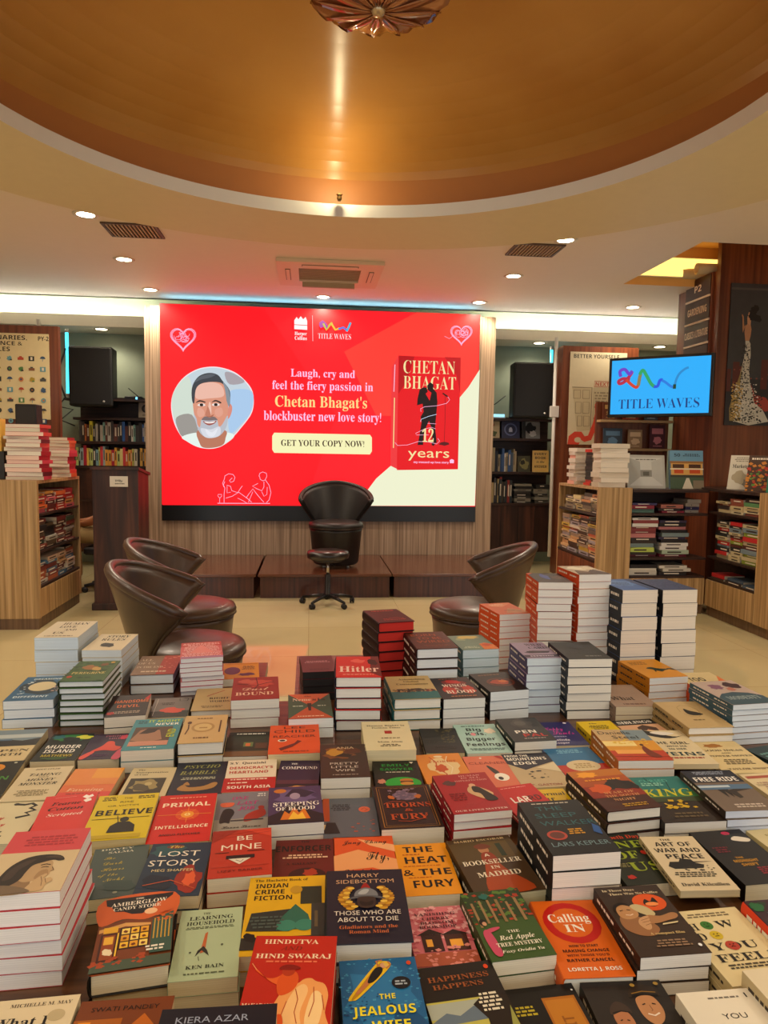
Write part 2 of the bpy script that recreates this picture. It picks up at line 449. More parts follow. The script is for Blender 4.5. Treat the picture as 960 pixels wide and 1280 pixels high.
# hidden cove strips (real lamps lying on the bulkheads and on top of the partition)
def strip(name, label, x0, x1, y, z, hexc, e, grp, yw=0.03):
    t = rthing(name, label, 'strip light', (x0+x1)/2, y, z, 0, grp)
    L = (x1-x0)/2
    mb = MB(); mb.box(-L, -yw, 0, L, yw, .012, mat('dddddd', .4)); mb.build('channel', t)
    mb = MB(); mb.box(-L+.01, -yw*.7, .012, L-.01, yw*.7, .026, emit(hexc, e)); mb.build('diffuser', t)
strip('strip_light', 'white strip light lying on the bulkhead beside the lectern', -5.0, -1.9, 8.80, 2.87, 'fff6e6', 46, 'cove strip lights')
strip('strip_light', 'white strip light lying on the bulkhead near the pillar', 2.2, 5.3, 8.80, 2.87, 'fff6e6', 46, 'cove strip lights')
strip('strip_light', 'blue strip light hidden on top of the LED wall partition', -1.6, 1.9, 8.12, 2.932, '7ab8e0', 6, 'cove strip lights')
def coffer_glow_panel():  # emissive panel added in place of a brightly lit recess wall
    t = rthing('strip_light', 'added glowing panel making the far side of the square ceiling recess look lit', 'strip light', 3.49, 6.755, 3.13, 0, 'cove strip lights')
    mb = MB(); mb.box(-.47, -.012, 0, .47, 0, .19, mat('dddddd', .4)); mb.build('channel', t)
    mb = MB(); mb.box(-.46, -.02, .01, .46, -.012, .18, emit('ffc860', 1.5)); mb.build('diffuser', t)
coffer_glow_panel()

# ------------------------------------------------------------------ ceiling downlights
def downlight(x, y, z, label, watts=None, spot=150, lamp=True):
    t = rthing('downlight', label, 'ceiling light', x, y, z, 0, 'round recessed downlights')
    mb = MB(); mb.lathe([(0.062, -0.004), (0.085, -0.008), (0.092, 0.0), (0.062, 0.0)], mat('d9cdb8', .4), 28, cap=False); mb.build('trim_ring', t)
    mb = MB(); mb.lathe([(0.0005, -0.003), (0.062, -0.003)], emit('ffe9c4', 14), 28, cap=False); mb.build('diffuser', t)
    if lamp:
        l = bpy.data.lights.new('lamp', 'SPOT'); l.energy = watts or DOWN_W; l.color = (1.0, 0.85, 0.66); l.spot_size = R(spot); l.spot_blend = 0.6; l.shadow_soft_size = 0.06
        o = bpy.data.objects.new('lamp', l); COL.objects.link(o); o.parent = t; o.location = (0, 0, -0.03)
S1 = 'round downlight in the row beside the %s'
downlight(-1.594, 5.411, CZ, 'round downlight next to the ceiling vent beside the ring, lectern side')
downlight(-1.63, 6.61, CZ, 'round downlight above the lectern, middle of its row of three')
downlight(-1.663, 7.803, CZ, 'round downlight just above the LED wall corner near the lectern')
downlight(0.133, 7.838, CZ, 'round downlight above the middle of the LED wall')
downlight(1.837, 7.825, CZ, 'round downlight above the LED wall corner away from the lectern')
downlight(1.876, 6.629, CZ, 'round downlight between the LED wall and the pillar side vent')
downlight(1.952, 5.476, CZ, 'round downlight half hidden by the ceiling ring near the pillar side vent')
downlight(3.572, 7.775, CZ, 'round downlight above the small television')
for i, (x, y) in enumerate(((-2.85, 4.3), (-2.9, 2.6), (-2.6, 0.9), (3.25, 4.0), (3.35, 2.4), (3.0, 0.8), (-1.2, -0.9), (0.3, -1.2), (1.8, -0.9))):  # unseen downlights added outside the view to light the table
    downlight(x, y, CZ, ('added unseen round downlight beyond the %s edge of the frame, number %s along' % (('lectern side', 'pillar side', 'camera side')[i // 3], ('one', 'two', 'three')[i % 3])), watts=None if i < 6 else 18)
for i, a in enumerate((200, 70, 110, 160, 215, 270, 325)):  # ring fittings added out of view, extra light on the books
    rr = 2.15; downlight(0.21 + rr*math.cos(R(a)), 2.66 + rr*math.sin(R(a)), 2.85, 'added unseen round downlight set in the beige ring, %s around the dome' % ('first second third fourth fifth sixth seventh'.split()[i]), watts=12, lamp=True) if a not in (70, 110, 200) else None
for x, y, lb in ((-2.40, 8.66, 'small downlight under the bulkhead above the loudspeaker behind the lectern'), (2.80, 8.66, 'small downlight under the bulkhead above the loudspeaker by the white pipe'), (4.35, 8.66, 'small downlight under the bulkhead beyond the television')):
    downlight(x, y, 2.765, lb, watts=14)
# small uplight on the dome lip
def uplight():
    x, y = 0.17, 4.50
    t = rthing('uplight', 'tiny brass uplight perched on the white lip of the dome', 'ceiling light', x, y, 2.925)
    mb = MB(); mb.lathe([(0.012, 0), (0.016, .012), (0.013, .03), (0.02, .036)], mat('8a6a3a', .35, .6), 14); mb.build('holder', t)
    mb = MB(); mb.lathe([(0.0005, .037), (0.017, .037)], emit('ffdf8a', 6), 14, cap=False); mb.build('lens', t)
    l = bpy.data.lights.new('lamp', 'POINT'); l.energy = 2.6; l.color = (1, .84, .5); l.shadow_soft_size = .02
    o = bpy.data.objects.new('lamp', l); COL.objects.link(o); o.parent = t; o.location = (0, -.05, .10)
uplight()
# cassette air conditioner
def cassette():
    t = rthing('air_conditioner', 'square ceiling cassette air conditioner in front of the LED wall', 'air conditioner', 0.17, 6.78, CZ - .002)
    P = mat('e2cdb2', .45, var=.02); D = mat('6b5a48', .6); B = mat('b09a78', .5)
    mb = MB()
    for (a, b, c, d) in ((-.47, -.45, .47, -.24), (-.47, .24, .47, .45), (-.47, -.24, -.28, .24), (.28, -.24, .47, .24)):
        mb.box(a, b, -.03, c, d, 0, P)
    mb.build('panel', t)
    mb = MB(); mb.box(-.28, -.24, -.012, .28, .24, -.002, D)
    for k in range(11): y = -.22 + .044*k; mb.box(-.28, y-.006, -.018, .28, y+.006, -.012, B)
    mb.build('intake_grille', t)
    for (a, b, c, d, rz) in ((-.25, -.37, .25, -.32, 0), (-.25, .32, .25, .37, 0), (-.40, -.2, -.355, .2, 0), (.355, -.2, .40, .2, 0)):
        mb = MB(); mb.box(a, b, -.034, c, d, -.03, D); mb.box(a+.006, b+.006, -.037, c-.006, d-.006, -.034, P); mb.build('air_flap', t)
    mb = MB(); mb.box(-.25, .27, -.075, .25, .30, -.03, B); mb.build('drop_flap', t)
cassette()
def vent(x, y, a, label, w=.36, d=.30):
    t = rthing('air_vent', label, 'vent', x, y, CZ, a, 'slatted ceiling vents')
    F = mat('5a4434', .5); S = mat('b3946e', .5); mb = MB()
    for q in ((-w/2-.02, -d/2-.02, w/2+.02, -d/2), (-w/2-.02, d/2, w/2+.02, d/2+.02), (-w/2-.02, -d/2, -w/2, d/2), (w/2, -d/2, w/2+.02, d/2)):
        mb.box(q[0], q[1], -.012, q[2], q[3], 0, F)
    mb.build('frame', t)
    mb = MB(); mb.box(-w/2, -d/2, -.002, w/2, d/2, -.001, mat('1c1410', .8)); mb.build('backing', t)
    mb = MB(); k = 13
    for i in range(k): x_ = -w/2 + w*(i+.5)/k; mb.box(x_-.006, -d/2, -.012, x_+.006, d/2, -.003, S)
    mb.build('slats', t)
vent(-1.34, 5.73, 0, 'slatted ceiling vent beside the ring on the lectern side')
vent(1.80, 5.76, 0, 'slatted ceiling vent beside the ring on the pillar side')
# glass petal ceiling lamp
def rosette():
    t = rthing('ceiling_lamp', 'amber glass petal ceiling lamp hanging at the centre of the dome', 'ceiling lamp', IC[0] + .05, IC[1], 3.07)
    G = mat('9a5a34', .12, .35, coat=.6); G2 = mat('b87a4c', .15, .3, coat=.6)
    for k in range(14):
        mb = MB(); a = 2*math.pi*k/14; V = []; Fc = []; nu, nv = 6, 8
        for i in range(nv+1):
            s = i/nv; r = .03 + .255*s; hw = (.014 + .085*math.sin(min(1, s*1.05)*math.pi*.62)) * (1 if s < .95 else .8)
            for j in range(nu+1):
                q = 2*j/nu - 1; b = a + q*hw/max(r, .04)*0.62
                z = .015 + .062*s**1.6 + .012*math.cos(q*math.pi) + (.012*math.sin(q*9) if s > .85 else 0)
                rr = r - (.02*q*q if s > .9 else 0); V.append((rr*math.cos(b), rr*math.sin(b), z))
        for i in range(nv):
            for j in range(nu): o = i*(nu+1)+j; Fc.append((o, o+1, o+nu+2, o+nu+1))
        mb.add(V, Fc, G if k % 2 else G2, True)
        ob = mb.build('petal', t); so = ob.modifiers.new('solid', 'SOLIDIFY'); so.thickness = .004
    mb = MB(); mb.lathe([(.001, -.012), (.02, -.008), (.028, .006), (.03, .02), (.012, .03)], mat('c9b08a', .2, .5), 18); mb.build('knob', t)
    mb = MB(); mb.tube([(0, 0, .02), (0, 0, .45)], .012, mat('7a5a34', .3, .7), 10); mb.build('stem', t)
    mb = MB(); mb.lathe([(.07, .43), (.08, .46), (.075, .478)], mat('7a5a34', .3, .7), 24); mb.build('canopy_plate', t)
    mb = MB(); mb.lathe([(.001, .04), (.05, .05), (.055, .09), (.001, .11)], emit('ff9a6a', 1.2), 16); mb.build('bulb', t)
rosette()
SCREEN_ITEMS = [
    ('p',[(0.0017,0.9995),(0.3148,0.994),(0.5418,0.4637),(0.442,-0.002),(0.0022,-0.0029)],'e60f1a'),
    ('p',[(0.7932,1.001),(1.0012,1.0004),(0.9939,0.4784),(0.6699,0.4679),(0.5653,0.7907)],'e8322a'),
    ('p',[(1.0032,0.7204),(0.9677,0.6277),(0.9294,0.5514),(0.8526,0.3988),(0.7703,0.2796),(0.7137,0.203),(0.6727,0.1436),(0.6421,0.076),(0.6372,0.0423),(0.6479,0.0004),(0.9989,0.0044)],'eef0cf'),
    ('l',[(0.0693,0.8542),(0.0697,0.8576),(0.0719,0.8662),(0.0772,0.8759),(0.0853,0.8819),(0.0945,0.8811),(0.1027,0.8732),(0.1074,0.8599),(0.1073,0.8443),(0.1025,0.8287),(0.0942,0.814),(0.0849,0.8005),(0.0768,0.788),(0.0715,0.7773),(0.0692,0.77),(0.0688,0.7673),(0.0685,0.7699),(0.0663,0.7771),(0.0611,0.7872),(0.0531,0.7989),(0.044,0.8116),(0.0359,0.8254),(0.0313,0.8405),(0.0314,0.856),(0.0362,0.8697),(0.0444,0.8785),(0.0536,0.8803),(0.0616,0.8751),(0.0667,0.866),(0.069,0.8576),(0.0693,0.8542)],0.0016,'ffb3d9'),
    ('l',[(0.0693,0.8528),(0.0696,0.856),(0.0718,0.864),(0.0767,0.873),(0.0842,0.8786),(0.0928,0.8779),(0.1003,0.8705),(0.1047,0.8582),(0.1046,0.8436),(0.1001,0.8291),(0.0925,0.8155),(0.0838,0.8029),(0.0763,0.7913),(0.0713,0.7813),(0.0692,0.7745),(0.0689,0.772),(0.0685,0.7745),(0.0665,0.7811),(0.0616,0.7905),(0.0543,0.8014),(0.0457,0.8132),(0.0383,0.826),(0.0339,0.8401),(0.034,0.8545),(0.0385,0.8673),(0.0461,0.8754),(0.0547,0.8771),(0.0621,0.8723),(0.0669,0.8638),(0.069,0.856),(0.0693,0.8528)],0.0016,'ffb3d9'),
    ('l',[(0.0693,0.8515),(0.0696,0.8544),(0.0716,0.8618),(0.0761,0.8701),(0.083,0.8753),(0.091,0.8746),(0.098,0.8678),(0.102,0.8564),(0.102,0.8429),(0.0978,0.8295),(0.0907,0.8169),(0.0827,0.8052),(0.0757,0.7945),(0.0712,0.7854),(0.0692,0.779),(0.0689,0.7767),(0.0686,0.779),(0.0667,0.7851),(0.0622,0.7939),(0.0554,0.8039),(0.0475,0.8148),(0.0406,0.8266),(0.0366,0.8396),(0.0366,0.853),(0.0408,0.8648),(0.0478,0.8724),(0.0558,0.8739),(0.0626,0.8694),(0.0671,0.8616),(0.069,0.8544),(0.0693,0.8515)],0.0016,'ffb3d9'),
    ('l',[(0.085,0.8246),(0.0802,0.8215),(0.0751,0.8224),(0.0714,0.827),(0.0704,0.8336),(0.0725,0.8399),(0.0769,0.8438),(0.0821,0.8439),(0.0863,0.8401)],0.0012,'ffb3d9'),
    ('l',[(0.0535,0.8348),(0.0558,0.8455),(0.0623,0.8529),(0.0707,0.8545),(0.078,0.8496),(0.0818,0.84),(0.0807,0.829),(0.075,0.8205),(0.0668,0.8174)],0.0012,'ffb3d9'),
    ('l',[(0.0644,0.822),(0.0595,0.8166),(0.0532,0.8156),(0.0478,0.8194),(0.0451,0.8266),(0.0461,0.8348),(0.0504,0.841),(0.0565,0.8431),(0.0623,0.8404)],0.0012,'ffb3d9'),
    ('l',[(0.056,0.86),(0.0635,0.8566),(0.0679,0.8481),(0.0678,0.8377),(0.0632,0.8288),(0.0557,0.8247),(0.0479,0.8267),(0.0426,0.8342),(0.0416,0.8445)],0.0012,'ffb3d9'),
    ('l',[(0.0828,0.82),(0.079,0.8207),(0.0763,0.824),(0.0755,0.8289),(0.077,0.8336),(0.0802,0.8364),(0.0841,0.8365),(0.0872,0.8337),(0.0884,0.8291)],0.0012,'ffb3d9'),
    ('l',[(0.0803,0.8249),(0.0776,0.8178),(0.0724,0.8138),(0.0664,0.8142),(0.0619,0.8189),(0.0603,0.8263),(0.0622,0.8338),(0.0669,0.8387),(0.0729,0.8394)],0.0012,'ffb3d9'),
    ('l',[(0.0688,0.8462),(0.0638,0.8465),(0.06,0.8505),(0.0586,0.8567),(0.0602,0.8629),(0.0642,0.8671),(0.0692,0.8677),(0.0734,0.8645),(0.0754,0.8587)],0.0012,'ffb3d9'),
    ('l',[(0.0612,0.8455),(0.0608,0.852),(0.0633,0.8579),(0.0678,0.8611),(0.0728,0.8604),(0.0765,0.8562),(0.0777,0.8498),(0.0758,0.8436),(0.0716,0.8397)],0.0012,'ffb3d9'),
    ('l',[(0.0693,0.8401),(0.0656,0.8404),(0.0627,0.8434),(0.0617,0.8481),(0.063,0.8529),(0.066,0.8559),(0.0698,0.8563),(0.073,0.8539),(0.0744,0.8494)],0.0012,'ffb3d9'),
    ('l',[(0.0751,0.8457),(0.0782,0.8412),(0.0788,0.8351),(0.0765,0.8294),(0.0723,0.8263),(0.0676,0.8267),(0.064,0.8305),(0.0628,0.8365),(0.0644,0.8424)],0.0012,'ffb3d9'),
    ('l',[(0.0892,0.8556),(0.0878,0.8483),(0.0835,0.8432),(0.0779,0.8421),(0.0729,0.8452),(0.0702,0.8516),(0.0709,0.859),(0.0746,0.8648),(0.0801,0.867)],0.0012,'ffb3d9'),
    ('l',[(0.0734,0.8403),(0.0796,0.8396),(0.0842,0.8345),(0.0857,0.8267),(0.0836,0.819),(0.0785,0.814),(0.0723,0.8135),(0.0671,0.8177),(0.0648,0.8251)],0.0012,'ffb3d9'),
    ('l',[(0.9397,0.9163),(0.94,0.9193),(0.9419,0.9269),(0.9466,0.9355),(0.954,0.9408),(0.9625,0.9402),(0.9701,0.9331),(0.9747,0.9214),(0.975,0.9076),(0.9708,0.8937),(0.9634,0.8807),(0.9551,0.8687),(0.9478,0.8576),(0.9431,0.8482),(0.9411,0.8417),(0.9408,0.8393),(0.9405,0.8416),(0.9383,0.848),(0.9333,0.8569),(0.9258,0.8672),(0.9171,0.8784),(0.9094,0.8906),(0.9048,0.904),(0.9046,0.9178),(0.9088,0.9299),(0.9162,0.9377),(0.9247,0.9393),(0.9322,0.9347),(0.9371,0.9267),(0.9393,0.9193),(0.9397,0.9163)],0.0016,'ffb3d9'),
    ('l',[(0.9397,0.915),(0.94,0.9179),(0.9418,0.925),(0.9462,0.9329),(0.953,0.9379),(0.9609,0.9373),(0.968,0.9307),(0.9723,0.9198),(0.9725,0.907),(0.9686,0.8941),(0.9618,0.882),(0.954,0.8708),(0.9473,0.8605),(0.9429,0.8517),(0.941,0.8457),(0.9408,0.8435),(0.9404,0.8456),(0.9384,0.8515),(0.9338,0.8599),(0.9268,0.8695),(0.9187,0.8798),(0.9115,0.8912),(0.9073,0.9036),(0.9071,0.9164),(0.911,0.9277),(0.9179,0.935),(0.9258,0.9364),(0.9327,0.9322),(0.9373,0.9247),(0.9394,0.9178),(0.9397,0.915)],0.0016,'ffb3d9'),
    ('l',[(0.9397,0.9138),(0.94,0.9164),(0.9416,0.923),(0.9457,0.9304),(0.952,0.9349),(0.9593,0.9344),(0.9659,0.9283),(0.9699,0.9183),(0.9701,0.9064),(0.9664,0.8944),(0.9601,0.8833),(0.9529,0.8729),(0.9467,0.8634),(0.9427,0.8553),(0.941,0.8497),(0.9407,0.8477),(0.9404,0.8497),(0.9385,0.8551),(0.9342,0.8628),(0.9277,0.8717),(0.9203,0.8813),(0.9137,0.8918),(0.9097,0.9033),(0.9096,0.9151),(0.9132,0.9256),(0.9195,0.9323),(0.9268,0.9336),(0.9332,0.9297),(0.9375,0.9228),(0.9394,0.9164),(0.9397,0.9138)],0.0016,'ffb3d9'),
    ('l',[(0.9577,0.9211),(0.9577,0.9163),(0.9556,0.9122),(0.952,0.9104),(0.9482,0.9114),(0.9457,0.9149),(0.9451,0.9196),(0.9468,0.924),(0.9502,0.9264)],0.0012,'ffb3d9'),
    ('l',[(0.9504,0.9095),(0.9539,0.905),(0.9547,0.8987),(0.9525,0.8929),(0.9481,0.8895),(0.943,0.8899),(0.9391,0.8938),(0.9376,0.8998),(0.9391,0.9059)],0.0012,'ffb3d9'),
    ('l',[(0.937,0.9077),(0.9404,0.9109),(0.9447,0.9112),(0.9482,0.9084),(0.9499,0.9035),(0.949,0.8983),(0.946,0.8945),(0.9418,0.8935),(0.9379,0.8956)],0.0012,'ffb3d9'),
    ('l',[(0.9236,0.8893),(0.9222,0.9003),(0.926,0.9105),(0.9337,0.9163),(0.9426,0.9158),(0.9496,0.909),(0.9522,0.8983),(0.9496,0.8876),(0.9426,0.8804)],0.0012,'ffb3d9'),
    ('l',[(0.9488,0.9101),(0.949,0.904),(0.9464,0.8988),(0.9419,0.8962),(0.9371,0.8972),(0.9337,0.9015),(0.9328,0.9074),(0.9348,0.9131),(0.9389,0.9164)],0.0012,'ffb3d9'),
    ('l',[(0.9358,0.9031),(0.9333,0.8974),(0.9287,0.8944),(0.9236,0.8951),(0.9198,0.8994),(0.9186,0.9056),(0.9205,0.9117),(0.9247,0.9155),(0.9298,0.9156)],0.0012,'ffb3d9'),
    ('l',[(0.9424,0.8946),(0.9394,0.9018),(0.9402,0.9099),(0.9446,0.9161),(0.9509,0.9183),(0.957,0.9156),(0.9607,0.9091),(0.9608,0.9009),(0.9572,0.894)],0.0012,'ffb3d9'),
    ('l',[(0.9279,0.9006),(0.9238,0.9015),(0.921,0.9051),(0.9202,0.9102),(0.9219,0.9149),(0.9254,0.9177),(0.9296,0.9176),(0.9328,0.9145),(0.9341,0.9096)],0.0012,'ffb3d9'),
    ('l',[(0.9458,0.9004),(0.9472,0.9057),(0.9508,0.909),(0.9552,0.9092),(0.9588,0.9064),(0.9605,0.9013),(0.9597,0.8959),(0.9565,0.892),(0.9522,0.891)],0.0012,'ffb3d9'),
    ('l',[(0.9588,0.9099),(0.9621,0.9002),(0.9603,0.8898),(0.9542,0.8823),(0.9459,0.8804),(0.9382,0.8847),(0.9339,0.8937),(0.9345,0.9043),(0.9397,0.9127)],0.0012,'ffb3d9'),
    ('l',[(0.9484,0.9283),(0.9567,0.9246),(0.9617,0.9156),(0.9619,0.9045),(0.9569,0.8951),(0.9487,0.8908),(0.9401,0.8929),(0.934,0.9009),(0.9327,0.9118)],0.0012,'ffb3d9'),
    ('l',[(0.943,0.9011),(0.9427,0.8919),(0.9383,0.8843),(0.9314,0.8811),(0.9243,0.8834),(0.9195,0.8903),(0.9188,0.8995),(0.9223,0.9077),(0.9288,0.9121)],0.0012,'ffb3d9'),
    ('l',[(0.8854,0.8837),(0.9012,0.8722),(0.914,0.8893)],0.0012,'ffb3d9'),
    ('p',[(0.409,0.8956),(0.4089,0.9396),(0.4163,0.9559),(0.4214,0.9442),(0.4288,0.9606),(0.4363,0.945),(0.4438,0.9574),(0.4488,0.9377),(0.449,0.8937)],'ffffff'),
    ('l',[(0.409,0.9176),(0.4489,0.9157)],0.002,'e8202a'),
    ('t','Harper',0.429,0.8746,0.0375,0.0161,'ffffff','serif'),
    ('t','Collins',0.4292,0.8516,0.0375,0.018,'ffffff','serif'),
    ('l',[(0.465,0.9666),(0.4667,0.8384)],0.0014,'ffd0d8'),
    ('p',[(0.4864,0.9317),(0.4964,0.9443),(0.5064,0.9328),(0.5166,0.9093),(0.5091,0.8968),(0.499,0.9124),(0.4915,0.9039),(0.4864,0.9157)],'b04ab0'),
    ('l',[(0.4989,0.9284),(0.5091,0.8968),(0.5191,0.9215),(0.5266,0.9339)],0.006,'c8c83c'),
    ('l',[(0.5241,0.9298),(0.5368,0.8983),(0.5494,0.907)],0.006,'f0c83c'),
    ('l',[(0.5469,0.9028),(0.562,0.9117),(0.5747,0.8962)],0.006,'5a78e0'),
    ('l',[(0.5722,0.8921),(0.5796,0.9166),(0.5846,0.937)],0.006,'2fb8e0'),
    ('t','TITLE WAVES',0.5346,0.865,0.1034,0.0261,'ffe3e8','serl'),
    ('t','Laugh, cry and',0.4994,0.6774,0.2019,0.0385,'ffc4ea','serif'),
    ('t','feel the fiery passion in',0.4997,0.6143,0.3172,0.0427,'ffc4ea','serif'),
    ('t',"Chetan Bhagat's",0.4948,0.5327,0.2898,0.0551,'ffd98a','serif'),
    ('t','blockbuster new love story!',0.5002,0.4592,0.3704,0.0471,'ffc4ea','serif'),
    ('p',[(0.3476,0.3718),(0.3413,0.3553),(0.3414,0.2857),(0.3477,0.2695),(0.6509,0.2684),(0.6572,0.2852),(0.6566,0.3558),(0.6501,0.3701)],'f6f2b8'),
    ('t','GET YOUR COPY NOW!',0.5007,0.3216,0.2634,0.0309,'3a1a10','serif'),
    ('p',[(0.7165,0.7162),(0.7378,0.7785),(0.7438,0.1911),(0.7175,0.2115)],'f0383c'),
    ('p',[(0.7378,0.7785),(0.9392,0.7734),(0.9385,0.1971),(0.7386,0.1889)],'e8141e'),
    ('p',[(0.7394,0.7786),(0.7894,0.7758),(0.765,0.6465),(0.7398,0.5838)],'b80c18'),
    ('p',[(0.9391,0.7775),(0.8868,0.7777),(0.9274,0.6841),(0.9403,0.5913)],'c40e18'),
    ('t','CHETAN',0.8382,0.7223,0.1674,0.0653,'f6e3a2','serl'),
    ('t','BHAGAT',0.8403,0.643,0.17,0.0645,'f6e3a2','serl'),
    ('l',[(0.727,0.732),(0.7251,0.5935)],0.003,'f8b0c8'),
    ('l',[(0.7271,0.5627),(0.7264,0.3036)],0.003,'f6d890'),
    ('p',[(0.8413,0.647),(0.8528,0.6345),(0.8515,0.6138),(0.8632,0.5936),(0.8664,0.547),(0.8631,0.4742),(0.8606,0.4116),(0.8665,0.3385),(0.8569,0.3173),(0.8503,0.3224),(0.8527,0.3904),(0.8405,0.4474),(0.8327,0.4211),(0.8234,0.374),(0.8224,0.3217),(0.8044,0.3212),(0.8089,0.3579),(0.8161,0.4415),(0.8125,0.4673),(0.822,0.4936),(0.8182,0.535),(0.8004,0.5266),(0.8016,0.5602),(0.8076,0.607),(0.8204,0.6204),(0.8302,0.6182),(0.8344,0.5976),(0.8274,0.587),(0.8409,0.5513),(0.8462,0.5929),(0.8336,0.608),(0.8317,0.6285)],'1c0e10'),
    ('l',[(0.8828,0.5917),(0.8995,0.5742)],0.0045,'1c0e10'),
    ('l',[(0.8912,0.5791),(0.8924,0.4438),(0.8912,0.3366)],0.0012,'3a1014'),
    ('p',[(0.8733,0.3256),(0.8797,0.3363),(0.8928,0.3403),(0.9061,0.3354),(0.9079,0.3265),(0.8931,0.3193)],'5a1418'),
    ('l',[(0.8995,0.5742),(0.9062,0.5589),(0.8967,0.5403),(0.8641,0.5262),(0.8249,0.5196),(0.812,0.5088),(0.8138,0.4933)],0.0014,'f5b8d8'),
    ('l',[(0.8646,0.482),(0.8386,0.4708),(0.8143,0.4544),(0.8128,0.4414)],0.0014,'cfe6ff'),
    ('l',[(0.8637,0.4325),(0.8358,0.4343)],0.0013,'f5b8d8'),
    ('l',[(0.8398,0.3744),(0.8006,0.3733),(0.7972,0.381),(0.8263,0.4053),(0.8491,0.4138),(0.8624,0.4064)],0.0013,'f5b8d8'),
    ('l',[(0.731,0.3323),(0.7393,0.3169),(0.7718,0.3204),(0.8075,0.3396),(0.8403,0.3378),(0.8667,0.3281),(0.8763,0.344),(0.8696,0.3569)],0.0014,'f5b8d8'),
    ('t','12',0.8374,0.3704,0.0377,0.0652,'f6e3a2','ital'),
    ('t','years',0.8412,0.2815,0.1346,0.0498,'f6e3a2','sans'),
    ('t','my messed-up love story',0.85,0.2322,0.1151,0.0105,'ffc4ea','bold'),
    ('p',[(0.9109,0.2292),(0.9107,0.245),(0.9172,0.2505),(0.9246,0.2453),(0.9242,0.2285)],'ffc4ea'),
    ('l',[(0.1914,0.0917),(0.1875,0.1105),(0.1932,0.1341),(0.1944,0.1482),(0.2058,0.1597),(0.2201,0.1562),(0.2258,0.1412),(0.2217,0.1223),(0.2126,0.1156),(0.2086,0.1249),(0.2172,0.1392)],0.0016,'ffb8d8'),
    ('l',[(0.1944,0.12),(0.1898,0.103),(0.1943,0.0871),(0.1919,0.054),(0.1918,0.0116)],0.0016,'ffb8d8'),
    ('l',[(0.2,0.1013),(0.2114,0.0967),(0.2159,0.0733),(0.2342,0.0641),(0.2457,0.0926),(0.2486,0.0983)],0.0016,'ffb8d8'),
    ('l',[(0.197,0.0352),(0.217,0.045),(0.2371,0.066),(0.2629,0.0361),(0.2772,0.0155)],0.0016,'ffb8d8'),
    ('l',[(0.2342,0.0357),(0.2514,0.0218),(0.2629,0.0096)],0.0014,'ffb8d8'),
    ('l',[(0.2011,0.0966),(0.2011,0.0617),(0.2125,0.0657)],0.0014,'ffb8d8'),
    ('l',[(0.1713,0.0085),(0.3349,0.0095)],0.002,'ffb8d8'),
    ('l',[(0.1781,0.0114),(0.1782,0.035),(0.1725,0.0462),(0.1731,0.0538),(0.1845,0.0539),(0.1839,0.0445),(0.1793,0.035)],0.0014,'ffb8d8'),
    ('l',[(0.3003,0.1482),(0.3031,0.1643),(0.3118,0.1711),(0.3233,0.1647),(0.325,0.1487),(0.3193,0.1297),(0.3118,0.1258),(0.3043,0.1332),(0.302,0.1483)],0.0016,'ffb8d8'),
    ('l',[(0.3204,0.1297),(0.332,0.1034),(0.3378,0.0656),(0.332,0.0275),(0.3234,0.0132)],0.0016,'ffb8d8'),
    ('l',[(0.3158,0.1221),(0.3158,0.0937),(0.3089,0.0747),(0.2945,0.0839),(0.2801,0.0979),(0.2974,0.1123)],0.0016,'ffb8d8'),
    ('l',[(0.3089,0.0699),(0.3158,0.0463),(0.3251,0.0559),(0.3262,0.0939)],0.0014,'ffb8d8'),
    ('l',[(0.26,0.0361),(0.2686,0.057),(0.2813,0.0837),(0.2945,0.0555),(0.3089,0.0272),(0.3159,0.0159)],0.0016,'ffb8d8'),
    ('l',[(0.2675,0.0153),(0.2813,0.0695)],0.0014,'ffb8d8'),
